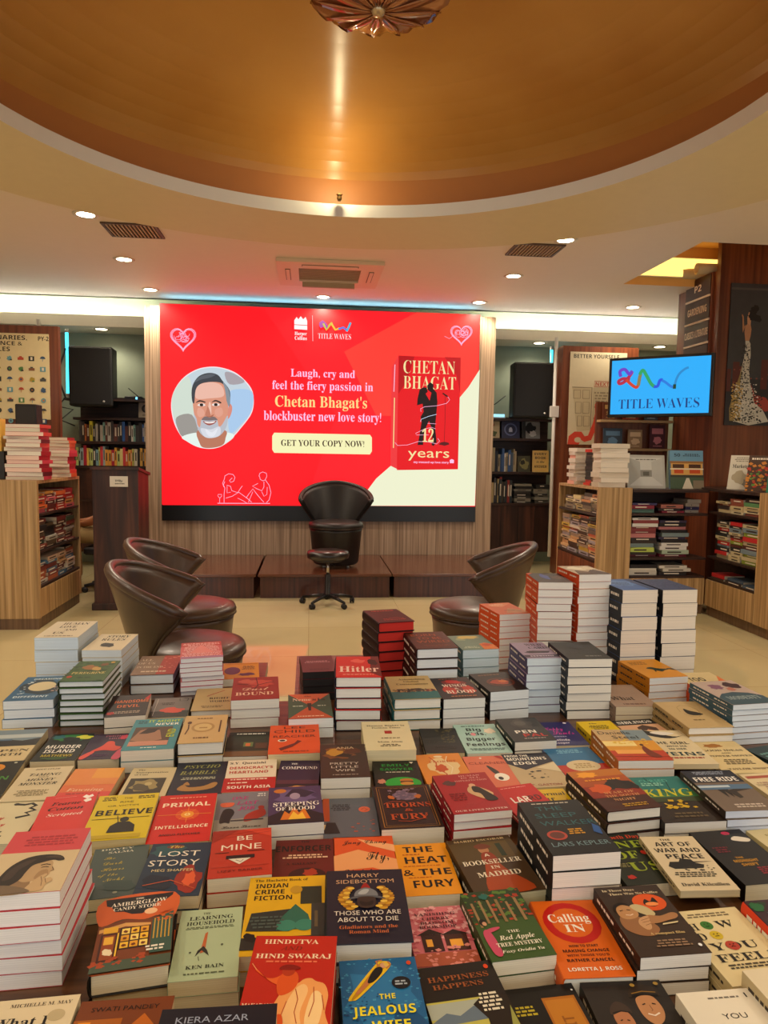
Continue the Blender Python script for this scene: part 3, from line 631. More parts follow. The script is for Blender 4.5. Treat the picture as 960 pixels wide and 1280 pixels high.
    ('p',[(0.1528,0.6958),(0.162,0.6964),(0.1709,0.6957),(0.1797,0.6941),(0.1885,0.6916),(0.1976,0.6882),(0.2068,0.684),(0.2158,0.6788),(0.2243,0.6727),(0.2321,0.6656),(0.2394,0.6574),(0.2464,0.6485),(0.253,0.6388),(0.2596,0.6282),(0.266,0.6168),(0.2718,0.6049),(0.2764,0.5928),(0.2797,0.5807),(0.2818,0.5684),(0.2832,0.5558),(0.284,0.5431),(0.2844,0.5298),(0.2841,0.516),(0.2832,0.5025),(0.2818,0.4899),(0.2801,0.479),(0.2778,0.4691),(0.2749,0.4592),(0.2709,0.4482),(0.2655,0.4353),(0.2589,0.4212),(0.252,0.4071),(0.2455,0.3941),(0.2399,0.3827),(0.2347,0.3722),(0.2294,0.3621),(0.2238,0.352),(0.2177,0.3416),(0.2113,0.3311),(0.2048,0.3213),(0.1984,0.3128),(0.1922,0.3059),(0.186,0.3001),(0.1797,0.2953),(0.1731,0.2914),(0.1662,0.2884),(0.1591,0.2862),(0.1518,0.285),(0.1443,0.2848),(0.1364,0.2854),(0.1281,0.2869),(0.1199,0.2894),(0.112,0.2928),(0.1045,0.2974),(0.0971,0.303),(0.09,0.3092),(0.0835,0.3157),(0.0776,0.322),(0.0722,0.3285),(0.0671,0.3358),(0.0622,0.3446),(0.0574,0.3554),(0.0528,0.3678),(0.0485,0.381),(0.0447,0.394),(0.0416,0.4069),(0.039,0.42),(0.0369,0.4333),(0.0351,0.4464),(0.0337,0.4595),(0.0326,0.4727),(0.032,0.4858),(0.0319,0.4989),(0.0323,0.512),(0.0331,0.5252),(0.0346,0.5383),(0.0368,0.5515),(0.0398,0.5649),(0.0436,0.5785),(0.0481,0.5918),(0.053,0.6045),(0.0584,0.6165),(0.0643,0.628),(0.0708,0.6389),(0.078,0.6491),(0.0861,0.6587),(0.095,0.6677),(0.1042,0.6758),(0.1136,0.6825),(0.1233,0.6877),(0.1332,0.6915),(0.1432,0.6942)],'f4e6ea'),
    ('p',[(0.1529,0.6908),(0.1619,0.6913),(0.1705,0.6907),(0.1791,0.6891),(0.1877,0.6867),(0.1966,0.6834),(0.2056,0.6793),(0.2144,0.6742),(0.2226,0.6682),(0.2302,0.6613),(0.2374,0.6534),(0.2441,0.6446),(0.2506,0.6352),(0.2571,0.6249),(0.2633,0.6137),(0.2689,0.6021),(0.2734,0.5903),(0.2766,0.5786),(0.2787,0.5665),(0.28,0.5543),(0.2808,0.5419),(0.2812,0.5289),(0.2809,0.5155),(0.28,0.5023),(0.2787,0.49),(0.277,0.4793),(0.2748,0.4697),(0.2719,0.4601),(0.2681,0.4493),(0.2628,0.4367),(0.2564,0.423),(0.2496,0.4093),(0.2433,0.3967),(0.2379,0.3855),(0.2327,0.3752),(0.2276,0.3654),(0.2221,0.3556),(0.2162,0.3454),(0.21,0.3352),(0.2036,0.3256),(0.1974,0.3174),(0.1913,0.3106),(0.1853,0.305),(0.1791,0.3003),(0.1727,0.2965),(0.166,0.2935),(0.1591,0.2915),(0.152,0.2903),(0.1446,0.29),(0.1369,0.2906),(0.1289,0.2922),(0.1208,0.2946),(0.1132,0.2979),(0.1058,0.3023),(0.0986,0.3078),(0.0917,0.3139),(0.0854,0.3202),(0.0796,0.3263),(0.0743,0.3326),(0.0694,0.3397),(0.0646,0.3483),(0.0599,0.3589),(0.0554,0.371),(0.0512,0.3838),(0.0475,0.3965),(0.0445,0.4091),(0.042,0.4219),(0.0399,0.4348),(0.0381,0.4476),(0.0367,0.4604),(0.0357,0.4732),(0.0351,0.486),(0.035,0.4988),(0.0354,0.5116),(0.0362,0.5244),(0.0376,0.5373),(0.0398,0.5501),(0.0428,0.5632),(0.0465,0.5764),(0.0508,0.5894),(0.0556,0.6018),(0.0609,0.6135),(0.0666,0.6247),(0.073,0.6353),(0.08,0.6452),(0.0879,0.6546),(0.0965,0.6634),(0.1056,0.6713),(0.1147,0.6778),(0.1241,0.6829),(0.1338,0.6866),(0.1435,0.6892)],'c3d2dc'),
    ('p',[(0.217,0.5817),(0.2301,0.5869),(0.2482,0.5891),(0.266,0.5868),(0.2782,0.5782),(0.2833,0.5605),(0.2841,0.5353),(0.2819,0.508),(0.2782,0.4839),(0.2724,0.4636),(0.2641,0.4446),(0.2547,0.4273),(0.2456,0.4119),(0.236,0.3944),(0.2256,0.3762),(0.2162,0.3651),(0.2094,0.3694),(0.2059,0.3976),(0.2048,0.4431),(0.2051,0.4915),(0.2061,0.5285),(0.2066,0.5505),(0.2075,0.5652),(0.2104,0.5749)],'a9c9ea'),
    ('p',[(0.0368,0.5515),(0.0446,0.5791),(0.0561,0.6073),(0.0683,0.6306),(0.078,0.6433),(0.0844,0.6434),(0.0891,0.6341),(0.0927,0.6172),(0.0955,0.5945),(0.0981,0.5609),(0.1,0.5172),(0.1005,0.4741),(0.0984,0.4426),(0.0927,0.4264),(0.0841,0.4194),(0.0747,0.4179),(0.0662,0.4181),(0.0586,0.4184),(0.0511,0.421),(0.0445,0.4278),(0.0397,0.4407),(0.0363,0.4627),(0.034,0.4919),(0.0339,0.5231)],'cfdccf'),
    ('p',[(0.0486,0.441),(0.0573,0.45),(0.0704,0.4571),(0.0841,0.4595),(0.0949,0.4542),(0.1027,0.4367),(0.1092,0.4096),(0.1129,0.3814),(0.1123,0.3607),(0.1052,0.3493),(0.093,0.3429),(0.0797,0.3406),(0.0694,0.3418),(0.0628,0.3474),(0.0581,0.3573),(0.0546,0.3697),(0.0518,0.3825),(0.0488,0.3969),(0.0462,0.4135),(0.0455,0.4292)],'9a9690'),
    ('p',[(0.1956,0.6686),(0.1997,0.6726),(0.207,0.6723),(0.2158,0.669),(0.2243,0.6639),(0.2339,0.6559),(0.2451,0.6447),(0.254,0.6332),(0.2566,0.6243),(0.2497,0.6174),(0.2361,0.6114),(0.2211,0.6085),(0.2098,0.6107),(0.203,0.6216),(0.198,0.6391),(0.1954,0.6568)],'a8a0a6'),
    ('p',[(0.064,0.3429),(0.0704,0.3495),(0.0815,0.3562),(0.0959,0.3622),(0.1123,0.3666),(0.133,0.3692),(0.1578,0.3705),(0.1819,0.3705),(0.2003,0.3691),(0.2119,0.3665),(0.2192,0.3625),(0.2229,0.3573),(0.2238,0.3508),(0.2209,0.3423),(0.2141,0.3319),(0.2059,0.3215),(0.1984,0.3128),(0.1922,0.3062),(0.186,0.3007),(0.1797,0.2962),(0.1731,0.2926),(0.1662,0.2899),(0.1591,0.2881),(0.1518,0.2872),(0.1443,0.2871),(0.1364,0.2877),(0.1281,0.2891),(0.1199,0.2914),(0.112,0.2946),(0.1044,0.299),(0.097,0.3046),(0.0899,0.3107),(0.0835,0.3169),(0.0764,0.3232),(0.069,0.3298),(0.0639,0.3365)],'e4f2ea'),
    ('p',[(0.1131,0.3784),(0.1293,0.3844),(0.1535,0.3862),(0.178,0.3847),(0.195,0.3808),(0.2013,0.3733),(0.2016,0.3623),(0.1991,0.3502),(0.197,0.3394),(0.1962,0.3302),(0.195,0.3214),(0.1929,0.3134),(0.1894,0.3066),(0.1841,0.3012),(0.1774,0.2969),(0.1699,0.2936),(0.1623,0.2911),(0.1541,0.2893),(0.1452,0.2883),(0.1367,0.2885),(0.1299,0.2903),(0.1252,0.2935),(0.122,0.2979),(0.1196,0.3043),(0.1175,0.3137),(0.1138,0.3284),(0.1094,0.3474),(0.108,0.3657)],'b9785e'),
    ('p',[(0.2089,0.511),(0.2112,0.5139),(0.2137,0.5111),(0.216,0.5054),(0.2175,0.4995),(0.218,0.4934),(0.2178,0.4859),(0.2171,0.4778),(0.216,0.47),(0.2144,0.4617),(0.2123,0.4529),(0.21,0.4452),(0.2081,0.4403),(0.2062,0.4378),(0.2043,0.4372),(0.2028,0.4395),(0.2023,0.446),(0.203,0.4599),(0.2047,0.4796),(0.2068,0.4987)],'d98a78'),
    ('p',[(0.1025,0.5773),(0.1042,0.5883),(0.106,0.5979),(0.1088,0.606),(0.1134,0.6127),(0.1205,0.618),(0.1296,0.6219),(0.1395,0.6245),(0.149,0.6258),(0.1584,0.6261),(0.1681,0.6253),(0.1772,0.6229),(0.1847,0.6185),(0.1904,0.612),(0.1947,0.6037),(0.198,0.5934),(0.2008,0.5811),(0.2031,0.5657),(0.2046,0.5477),(0.2056,0.5288),(0.206,0.5109),(0.2059,0.4941),(0.2052,0.4777),(0.2039,0.4617),(0.2023,0.446),(0.2007,0.4302),(0.1989,0.4145),(0.196,0.3997),(0.1914,0.3866),(0.1838,0.3748),(0.1742,0.364),(0.1641,0.3554),(0.1553,0.3501),(0.1481,0.3487),(0.1417,0.3505),(0.1358,0.3548),(0.1302,0.3612),(0.1247,0.3704),(0.1194,0.3823),(0.1147,0.3953),(0.1107,0.4078),(0.1077,0.419),(0.1054,0.43),(0.1036,0.4416),(0.102,0.4545),(0.1005,0.4694),(0.0992,0.4859),(0.0983,0.5027),(0.098,0.5188),(0.0984,0.5343),(0.0993,0.5498),(0.1008,0.5644)],'d9947a'),
    ('p',[(0.1097,0.5951),(0.117,0.6044),(0.1273,0.6115),(0.1386,0.6164),(0.149,0.6188),(0.1588,0.6187),(0.1689,0.6161),(0.1779,0.6111),(0.1847,0.6039),(0.1897,0.5925),(0.1932,0.5776),(0.1942,0.5627),(0.1918,0.5514),(0.1845,0.5451),(0.1732,0.5416),(0.1605,0.5397),(0.1487,0.5381),(0.1373,0.5355),(0.1254,0.5329),(0.1149,0.5325),(0.1077,0.5366),(0.1043,0.5479),(0.1037,0.5643),(0.1056,0.5815)],'eab8a6'),
    ('p',[(0.0959,0.5245),(0.095,0.535),(0.0944,0.5489),(0.0942,0.5637),(0.0947,0.577),(0.0958,0.5883),(0.0975,0.5988),(0.0998,0.6087),(0.1027,0.6181),(0.1062,0.6273),(0.1104,0.6362),(0.1152,0.6442),(0.1206,0.6508),(0.1271,0.6562),(0.1344,0.6604),(0.142,0.6634),(0.1492,0.6648),(0.1559,0.6647),(0.1625,0.6631),(0.1687,0.6601),(0.1741,0.656),(0.1783,0.6506),(0.1815,0.644),(0.1845,0.6362),(0.1884,0.6274),(0.1936,0.6173),(0.1998,0.6059),(0.2056,0.5938),(0.2098,0.5814),(0.2118,0.5682),(0.2123,0.554),(0.2121,0.5404),(0.2118,0.5287),(0.2116,0.5183),(0.211,0.5088),(0.2101,0.5019),(0.2089,0.4992),(0.2071,0.5018),(0.2048,0.5086),(0.2025,0.518),(0.2007,0.5283),(0.1996,0.5404),(0.1989,0.5546),(0.1982,0.5689),(0.1972,0.5809),(0.1959,0.5903),(0.1944,0.5981),(0.1926,0.6046),(0.1901,0.6099),(0.187,0.614),(0.1834,0.6168),(0.1791,0.6186),(0.174,0.6198),(0.1677,0.6205),(0.1603,0.6206),(0.1526,0.6199),(0.1454,0.6187),(0.1387,0.6169),(0.132,0.6147),(0.1258,0.6116),(0.1204,0.6072),(0.116,0.6018),(0.1123,0.5956),(0.1093,0.5878),(0.1068,0.5775),(0.1051,0.5621),(0.1041,0.5427),(0.1033,0.5247),(0.1022,0.5131),(0.1007,0.5096),(0.0989,0.5115),(0.0972,0.517)],'3c4148'),
    ('p',[(0.1901,0.6205),(0.1928,0.6176),(0.1974,0.6092),(0.2024,0.5981),(0.2062,0.5872),(0.2085,0.5763),(0.2102,0.5642),(0.2113,0.552),(0.2118,0.5404),(0.2118,0.5285),(0.2112,0.5161),(0.2101,0.5059),(0.2089,0.5004),(0.2074,0.5007),(0.2055,0.5053),(0.2035,0.5129),(0.2017,0.5225),(0.2002,0.535),(0.1989,0.5506),(0.1975,0.5668),(0.1961,0.5809),(0.1941,0.5938),(0.1918,0.6064),(0.1901,0.6161)],'84909a'),
    ('p',[(0.102,0.4515),(0.1025,0.454),(0.1045,0.4498),(0.1071,0.4421),(0.109,0.4342),(0.1101,0.4252),(0.1107,0.414),(0.1114,0.4034),(0.1124,0.3961),(0.114,0.3925),(0.1159,0.3914),(0.1178,0.3926),(0.1196,0.3963),(0.1208,0.4041),(0.1216,0.4156),(0.1228,0.427),(0.1251,0.4347),(0.1289,0.4369),(0.1337,0.4359),(0.1392,0.4337),(0.1448,0.4324),(0.1511,0.4332),(0.1581,0.4348),(0.1648,0.4354),(0.1699,0.4332),(0.1729,0.4258),(0.1743,0.4149),(0.1754,0.4043),(0.177,0.398),(0.1793,0.3969),(0.1818,0.3991),(0.1846,0.4037),(0.1878,0.4101),(0.192,0.4214),(0.1969,0.4368),(0.2013,0.45),(0.2041,0.4549),(0.205,0.4477),(0.2045,0.4324),(0.2029,0.4143),(0.2004,0.3987),(0.1967,0.386),(0.1918,0.3736),(0.1862,0.3626),(0.1805,0.3538),(0.1745,0.3476),(0.1681,0.3434),(0.1615,0.3408),(0.1553,0.3395),(0.1492,0.3392),(0.1431,0.3401),(0.1373,0.3425),(0.1319,0.3465),(0.127,0.3518),(0.1224,0.3584),(0.1181,0.367),(0.1142,0.3784),(0.1103,0.396),(0.1065,0.4181),(0.1035,0.4387)],'b8bcc6'),
    ('p',[(0.1214,0.3875),(0.1262,0.389),(0.1342,0.3866),(0.1435,0.3834),(0.1518,0.3825),(0.1594,0.3863),(0.1671,0.3925),(0.1739,0.3977),(0.1788,0.398),(0.1816,0.3912),(0.1829,0.3795),(0.1825,0.3667),(0.1805,0.3567),(0.176,0.3502),(0.1694,0.3451),(0.1621,0.3415),(0.1553,0.3395),(0.149,0.3387),(0.1427,0.3394),(0.1368,0.3418),(0.1319,0.3465),(0.1274,0.3555),(0.1233,0.3678),(0.1208,0.3797)],'d6d9e2'),
    ('p',[(0.124,0.4305),(0.1251,0.4343),(0.1278,0.4394),(0.1314,0.4443),(0.1348,0.4473),(0.138,0.4475),(0.1414,0.446),(0.1449,0.444),(0.1484,0.4431),(0.152,0.4439),(0.1558,0.4458),(0.1594,0.4473),(0.1628,0.4471),(0.1662,0.4441),(0.1697,0.4393),(0.1724,0.4344),(0.1735,0.4309),(0.1724,0.4295),(0.1697,0.4293),(0.1662,0.4295),(0.1627,0.4294),(0.1593,0.4287),(0.1556,0.4278),(0.1519,0.4271),(0.1484,0.4266),(0.1451,0.4265),(0.1419,0.4266),(0.1389,0.4269),(0.1358,0.4274),(0.1323,0.4277),(0.1285,0.4279),(0.1254,0.4287)],'7c6c6c'),
    ('p',[(0.1287,0.4236),(0.1317,0.4238),(0.1367,0.4226),(0.1427,0.4212),(0.1483,0.4207),(0.1541,0.4222),(0.1604,0.4248),(0.1659,0.4269),(0.1692,0.4272),(0.1697,0.4247),(0.1681,0.4204),(0.1655,0.4156),(0.1627,0.4117),(0.1596,0.4087),(0.1558,0.406),(0.1519,0.404),(0.1483,0.403),(0.1449,0.4034),(0.1416,0.405),(0.1385,0.4072),(0.1358,0.4097),(0.133,0.4131),(0.1302,0.4173),(0.1284,0.4212)],'a0544a'),
    ('p',[(0.1326,0.4214),(0.135,0.4212),(0.139,0.4203),(0.1438,0.4192),(0.1483,0.4189),(0.1531,0.42),(0.1583,0.4219),(0.1628,0.4236),(0.1656,0.4242),(0.1659,0.4229),(0.1645,0.4205),(0.1622,0.4178),(0.1598,0.4158),(0.1573,0.4146),(0.1543,0.4138),(0.1512,0.4133),(0.1483,0.413),(0.1456,0.413),(0.1429,0.4132),(0.1405,0.4137),(0.1383,0.4145),(0.1361,0.4161),(0.1338,0.4182),(0.1324,0.4202)],'fbf4f0'),
    ('p',[(0.1146,0.4901),(0.1181,0.4905),(0.1228,0.488),(0.1274,0.4837),(0.1307,0.4789),(0.1325,0.473),(0.1334,0.4656),(0.1334,0.4583),(0.1323,0.4525),(0.1297,0.4484),(0.1257,0.4452),(0.1215,0.4433),(0.118,0.4433),(0.1155,0.4454),(0.1133,0.4495),(0.1118,0.4548),(0.1109,0.4606),(0.1108,0.4681),(0.1113,0.4771),(0.1126,0.4853)],'e2a48e'),
    ('p',[(0.1665,0.483),(0.17,0.4875),(0.1751,0.4912),(0.1804,0.4932),(0.1844,0.4925),(0.1871,0.4876),(0.189,0.4796),(0.19,0.4707),(0.1897,0.4632),(0.1878,0.4572),(0.1844,0.4517),(0.1806,0.4473),(0.1771,0.4452),(0.1741,0.4456),(0.171,0.4481),(0.1683,0.452),(0.1664,0.4566),(0.1652,0.4625),(0.1646,0.4699),(0.1649,0.4773)],'e0a08a'),
    ('p',[(0.1469,0.5146),(0.1481,0.5191),(0.1496,0.5206),(0.1511,0.5192),(0.1522,0.5148),(0.1531,0.5057),(0.1539,0.4923),(0.1543,0.4785),(0.1542,0.4679),(0.1535,0.4613),(0.1521,0.4567),(0.1506,0.454),(0.1492,0.4531),(0.1477,0.4539),(0.1462,0.4565),(0.1449,0.461),(0.1442,0.4676),(0.1443,0.4782),(0.1449,0.492),(0.1458,0.5054)],'ecbfac'),
    ('p',[(0.137,0.458),(0.1389,0.4567),(0.1421,0.4536),(0.1457,0.4504),(0.1492,0.449),(0.1526,0.4506),(0.1563,0.454),(0.1595,0.4574),(0.1614,0.4588),(0.1616,0.4571),(0.1607,0.4536),(0.1591,0.4497),(0.1574,0.4469),(0.1556,0.4455),(0.1535,0.4447),(0.1513,0.4444),(0.1491,0.4443),(0.1469,0.4442),(0.1445,0.4444),(0.1423,0.445),(0.1405,0.4463),(0.1389,0.4491),(0.1375,0.4528),(0.1367,0.4563)],'a8654e'),
    ('p',[(0.1027,0.6152),(0.1042,0.6198),(0.1085,0.6282),(0.1145,0.6376),(0.1206,0.645),(0.1272,0.6502),(0.1349,0.6544),(0.1425,0.6576),(0.1491,0.6596),(0.1552,0.6602),(0.161,0.6595),(0.1653,0.6579),(0.167,0.6557),(0.1652,0.6525),(0.1607,0.6484),(0.1549,0.6441),(0.1491,0.6404),(0.1432,0.6377),(0.1368,0.6355),(0.1303,0.6333),(0.1241,0.6306),(0.1176,0.6261),(0.1107,0.6204),(0.1052,0.616)],'565c64'),
    ('p',[(0.1357,0.385),(0.1386,0.3834),(0.1438,0.3772),(0.1499,0.3706),(0.1553,0.3678),(0.1606,0.3718),(0.1663,0.3798),(0.1709,0.387),(0.1734,0.389),(0.1729,0.3826),(0.1702,0.371),(0.1664,0.3586),(0.1625,0.3503),(0.1583,0.3469),(0.1534,0.3461),(0.1485,0.3476),(0.1445,0.351),(0.141,0.3584),(0.1377,0.3691),(0.1357,0.3793)],'e4e6ee'),
    ('p',[(0.1122,0.5029),(0.113,0.505),(0.1151,0.5074),(0.1176,0.5097),(0.1201,0.5113),(0.1223,0.5122),(0.1248,0.5125),(0.1271,0.5124),(0.1293,0.5117),(0.1316,0.5102),(0.134,0.5081),(0.1358,0.5058),(0.1365,0.5037),(0.1354,0.5019),(0.1331,0.5002),(0.1303,0.4986),(0.1279,0.4976),(0.1258,0.4969),(0.1239,0.4967),(0.122,0.4968),(0.12,0.4973),(0.1177,0.4982),(0.1151,0.4995),(0.113,0.5011)],'f0e4de'),
    ('p',[(0.1201,0.5102),(0.1218,0.5113),(0.1243,0.5118),(0.1269,0.5115),(0.1286,0.5105),(0.1294,0.5081),(0.1297,0.5047),(0.1294,0.5012),(0.1286,0.4988),(0.1268,0.4976),(0.1243,0.4971),(0.1217,0.4974),(0.12,0.4985),(0.1192,0.5008),(0.119,0.5043),(0.1192,0.5078)],'2a1c18'),
    ('p',[(0.1558,0.5056),(0.1566,0.5077),(0.1587,0.5101),(0.1612,0.5124),(0.1637,0.5141),(0.166,0.5149),(0.1684,0.5153),(0.1708,0.5151),(0.173,0.5144),(0.1753,0.5129),(0.1777,0.5108),(0.1795,0.5085),(0.1802,0.5064),(0.1791,0.5046),(0.1768,0.5029),(0.174,0.5013),(0.1715,0.5002),(0.1695,0.4996),(0.1675,0.4994),(0.1656,0.4995),(0.1636,0.5),(0.1613,0.5009),(0.1587,0.5022),(0.1566,0.5038)],'f0e4de'),
    ('p',[(0.1637,0.5129),(0.1654,0.514),(0.168,0.5145),(0.1705,0.5142),(0.1723,0.5132),(0.1731,0.5108),(0.1733,0.5074),(0.1731,0.5039),(0.1723,0.5014),(0.1705,0.5003),(0.1679,0.4998),(0.1654,0.5001),(0.1636,0.5012),(0.1628,0.5035),(0.1626,0.507),(0.1629,0.5105)],'2a1c18'),
    ('p',[(0.1065,0.5132),(0.1076,0.5158),(0.1105,0.5204),(0.1145,0.525),(0.1183,0.5277),(0.1226,0.5275),(0.1275,0.5257),(0.132,0.5233),(0.1351,0.5213),(0.1366,0.5195),(0.1371,0.5176),(0.1365,0.5161),(0.1351,0.5154),(0.1323,0.5162),(0.1284,0.5182),(0.1241,0.52),(0.1201,0.5207),(0.116,0.5192),(0.1116,0.5164),(0.1081,0.5138)],'2c2422'),
    ('p',[(0.1551,0.5173),(0.1561,0.5198),(0.159,0.5242),(0.1627,0.5284),(0.1666,0.5306),(0.1709,0.5297),(0.176,0.5269),(0.1807,0.5235),(0.1838,0.5206),(0.185,0.5183),(0.185,0.5158),(0.184,0.514),(0.1823,0.5135),(0.1797,0.5152),(0.1761,0.5185),(0.1721,0.5218),(0.1684,0.5236),(0.1644,0.5227),(0.1601,0.5202),(0.1567,0.5179)],'2c2422'),
    ('p',[(0.1443,0.497),(0.1466,0.4894),(0.1495,0.4763),(0.1517,0.4627),(0.152,0.4532),(0.1492,0.449),(0.1442,0.4475),(0.1391,0.4483),(0.1359,0.4509),(0.1354,0.4561),(0.1364,0.4638),(0.1381,0.4721),(0.1396,0.4792),(0.1406,0.4858),(0.1417,0.4926),(0.1429,0.4971)],'c07a62'),
]
# ================================================================== LED WALL
def led_wall():
    X0, X1, Z0, Z1 = -1.598, 1.880, .795, 2.94
    t = rthing('led_screen', 'huge LED screen glowing red with an advert, portrait and book', 'screen', 0.14, 8.0, 0)
    a, b = X0 - .14, X1 - .14
    mb = MB(); mb.box(a-.004, -.05, .618, b+.004, -.002, Z1+.004, mat('101012', .4)); mb.build('cabinet_frame', t)
    mb = MB(); mb.box(a, -.054, .622, b, -.05, Z0, mat('16181a', .3)); mb.build('bottom_panel', t)
    E_ = SCREEN_E
    mb = MB(); mb.add([(a, -.056, Z0), (b, -.056, Z0), (b, -.056, Z1), (a, -.056, Z1)], [(0,1,2,3)], emit('ec1620', E_*1.5)); mb.build('display', t)
    A = Art(X1-X0, Z1-Z0, lambda u, v, z: (a+u, -.056-z, Z0+v), 0.0006, 0.00025)
    A.draw(SCREEN_ITEMS, lambda c: emit(c, E_*1.5 if c in ('e60f1a', 'e8322a') else E_)); A.build(t, 'screen_print', 'screen_lettering')
led_wall()

# ================================================================== STAGE
def stage():
    segs = [(-1.775, -.52), (-.46, .772), (.818, 2.078)]
    nm = ['next to the lectern', 'below the middle of the LED screen', 'behind the tub chair facing the screen']
    for (a, b), s in zip(segs, nm):
        c = (a+b)/2; L = (b-a)/2
        t = rthing('stage_platform', 'low glossy brown wood stage module ' + s, 'stage', c, 6.73, 0, 0, 'stage modules under the LED wall')
        mb = MB(); mb.box(-L, .02, 0, L, 1.26, .205, STAGEW); mb.build('front_box', t)
        mb = MB(); e = .019; mb.bbox(-L-e, -.01, .205, L+e, 1.268, .234, STAGETOP, .006); mb.build('deck', t)
    mb = MB()
stage()

# ================================================================== TUB CHAIRS
LEA = stripes('leather_brown', ['38261b', '463024', '54392a'], (5, 5, 5), .36, .1)
LEAD = mat('14100f', .42)
def tub_chair(x, y, z, face, label, leather, world=True):
    loc = (x, y, z) if world else RM(x, y, z)
    t = thing('tub_chair', label, 'chair', loc, R(face), 'leather tub chairs')
    # seat drum with piped cushion; local +x is where the sitter looks
    mb = MB(); mb.lathe([(.215, .03), (.232, .05), (.262, .36), (.268, .385)], leather, 40); mb.build('seat_base', t)
    mb = MB(); mb.lathe([(.262, .385), (.276, .40), (.28, .42), (.27, .445), (.22, .462), (.12, .472), (.001, .474)], leather, 40); mb.build('seat_cushion', t)
    mb = MB(); mb.lathe([(.274, .392), (.281, .397), (.274, .403)], mat('3a241a', .35), 40, cap=False); mb.build('piping', t)
    for k in range(4):
        mb = MB(); a = R(45+90*k); mb.lathe([(.018, 0), (.02, .01), (.014, .034)], mat('9a9a9a', .3, .8), 12, (.17*math.cos(a), .17*math.sin(a), 0)); mb.build('foot', t)
    # wrap-around back: narrow at the seat, wide at the rim
    NU, NS = 28, 10
    def P(u, s, off):
        A_ = R(52 + 42*s); phi = math.pi + u*A_
        zb, zr = .40, .835 - .165*abs(u)**1.7
        r = .245 + .115*s**1.15 + off
        return (r*math.cos(phi), r*math.sin(phi), zb + s*(zr-zb))
    V = []; F = []
    for side, off in ((0, .022), (1, -.022)):
        for i in range(NS+1):
            for j in range(NU+1): V.append(P(2*j/NU-1, i/NS, off))
    W = NU+1; B = (NS+1)*W
    for i in range(NS):
        for j in range(NU):
            o = i*W+j; F.append((o, o+1, o+W+1, o+W)); F.append((B+o, B+o+W, B+o+W+1, B+o+1))
    for j in range(NU):
        F.append((j, B+j, B+j+1, j+1)); o = NS*W+j; F.append((o, o+1, B+o+1, B+o))
    for i in range(NS):
        for j in (0, NU): o = i*W+j; F.append((o, o+W, B+o+W, B+o))
    mb = MB(); mb.add(V, F, leather, True); ob = mb.build('backrest', t)
    # rolled rim and edges
    pts = [P(-1, i/8, 0) for i in range(8)] + [P(2*j/30-1, 1, 0) for j in range(31)] + [P(1, 1-i/8, 0) for i in range(1, 9)]
    K_ = len(pts); mb = MB(); mb.tube(pts, [.012 + .013*min(1, max(0, min(i-4, K_-5-i))/5) for i in range(K_)], leather, 10); mb.build('rolled_rim', t)
    return t
tub_chair(-.955, 3.45, 0, 8, 'brown leather tub chair closest to the table on the lectern side', LEA)
tub_chair(-1.185, 4.32, 0, 6, 'brown leather tub chair between the lectern and the chair by the table', LEA)
tub_chair(.575, 4.42, 0, 174, 'lone brown leather tub chair in front of the stage, turned toward the lectern', LEA)
tub_chair(.27, 7.22, .234, -84, 'black leather tub chair standing up on the stage before the screen', LEAD, False)

# ================================================================== STOOL
def stool():
    t = rthing('swivel_stool', 'black round swivel stool on five casters in front of the stage', 'stool', .17, 6.44, 0)
    BL = mat('141214', .35); CH = mat('b8b4ae', .2, .9)
    mb = MB(); mb.lathe([(.16, .425), (.188, .435), (.195, .465), (.185, .495), (.12, .508), (.001, .51)], mat('1a1212', .3, coat=.3), 36); mb.build('seat', t)
    mb = MB(); mb.lathe([(.13, .405), (.165, .425)], BL, 30); mb.build('seat_plate', t)
    mb = MB(); mb.lathe([(.014, .27), (.014, .41)], CH, 16); mb.build('gas_lift', t)
    mb = MB(); mb.lathe([(.036, .06), (.034, .1), (.027, .105), (.026, .28), (.02, .285)], BL, 18); mb.build('column', t)
    mb = MB(); mb.tube([(.01, -.02, .39), (.05, -.09, .385), (.06, -.13, .375)], .006, BL); mb.build('height_lever', t)
    for k in range(5):
        a = R(18 + 72*k); c, s = math.cos(a), math.sin(a)
        mb = MB(); mb.tube([(.02*c, .02*s, .085), (.12*c, .12*s, .08), (.24*c, .24*s, .058)], [.022, .017, .012], BL, 8); lg = mb.build('base_leg', t)
        mb = MB()
        T = Matrix.Translation((.24*c, .24*s, .024)) @ Matrix.Rotation(a+1.2, 4, 'Z') @ Matrix.Rotation(R(90), 4, 'X')
        mb.lathe([(.010, -.022), (.024, -.020), (.024, -.004), (.012, -.002), (.012, .002), (.024, .004), (.024, .020), (.010, .022)], BL, 16, T=T); mb.box(.24*c-.012, .24*s-.012, .03, .24*c+.012, .24*s+.012, .06, BL); mb.build('caster', lg)
stool()

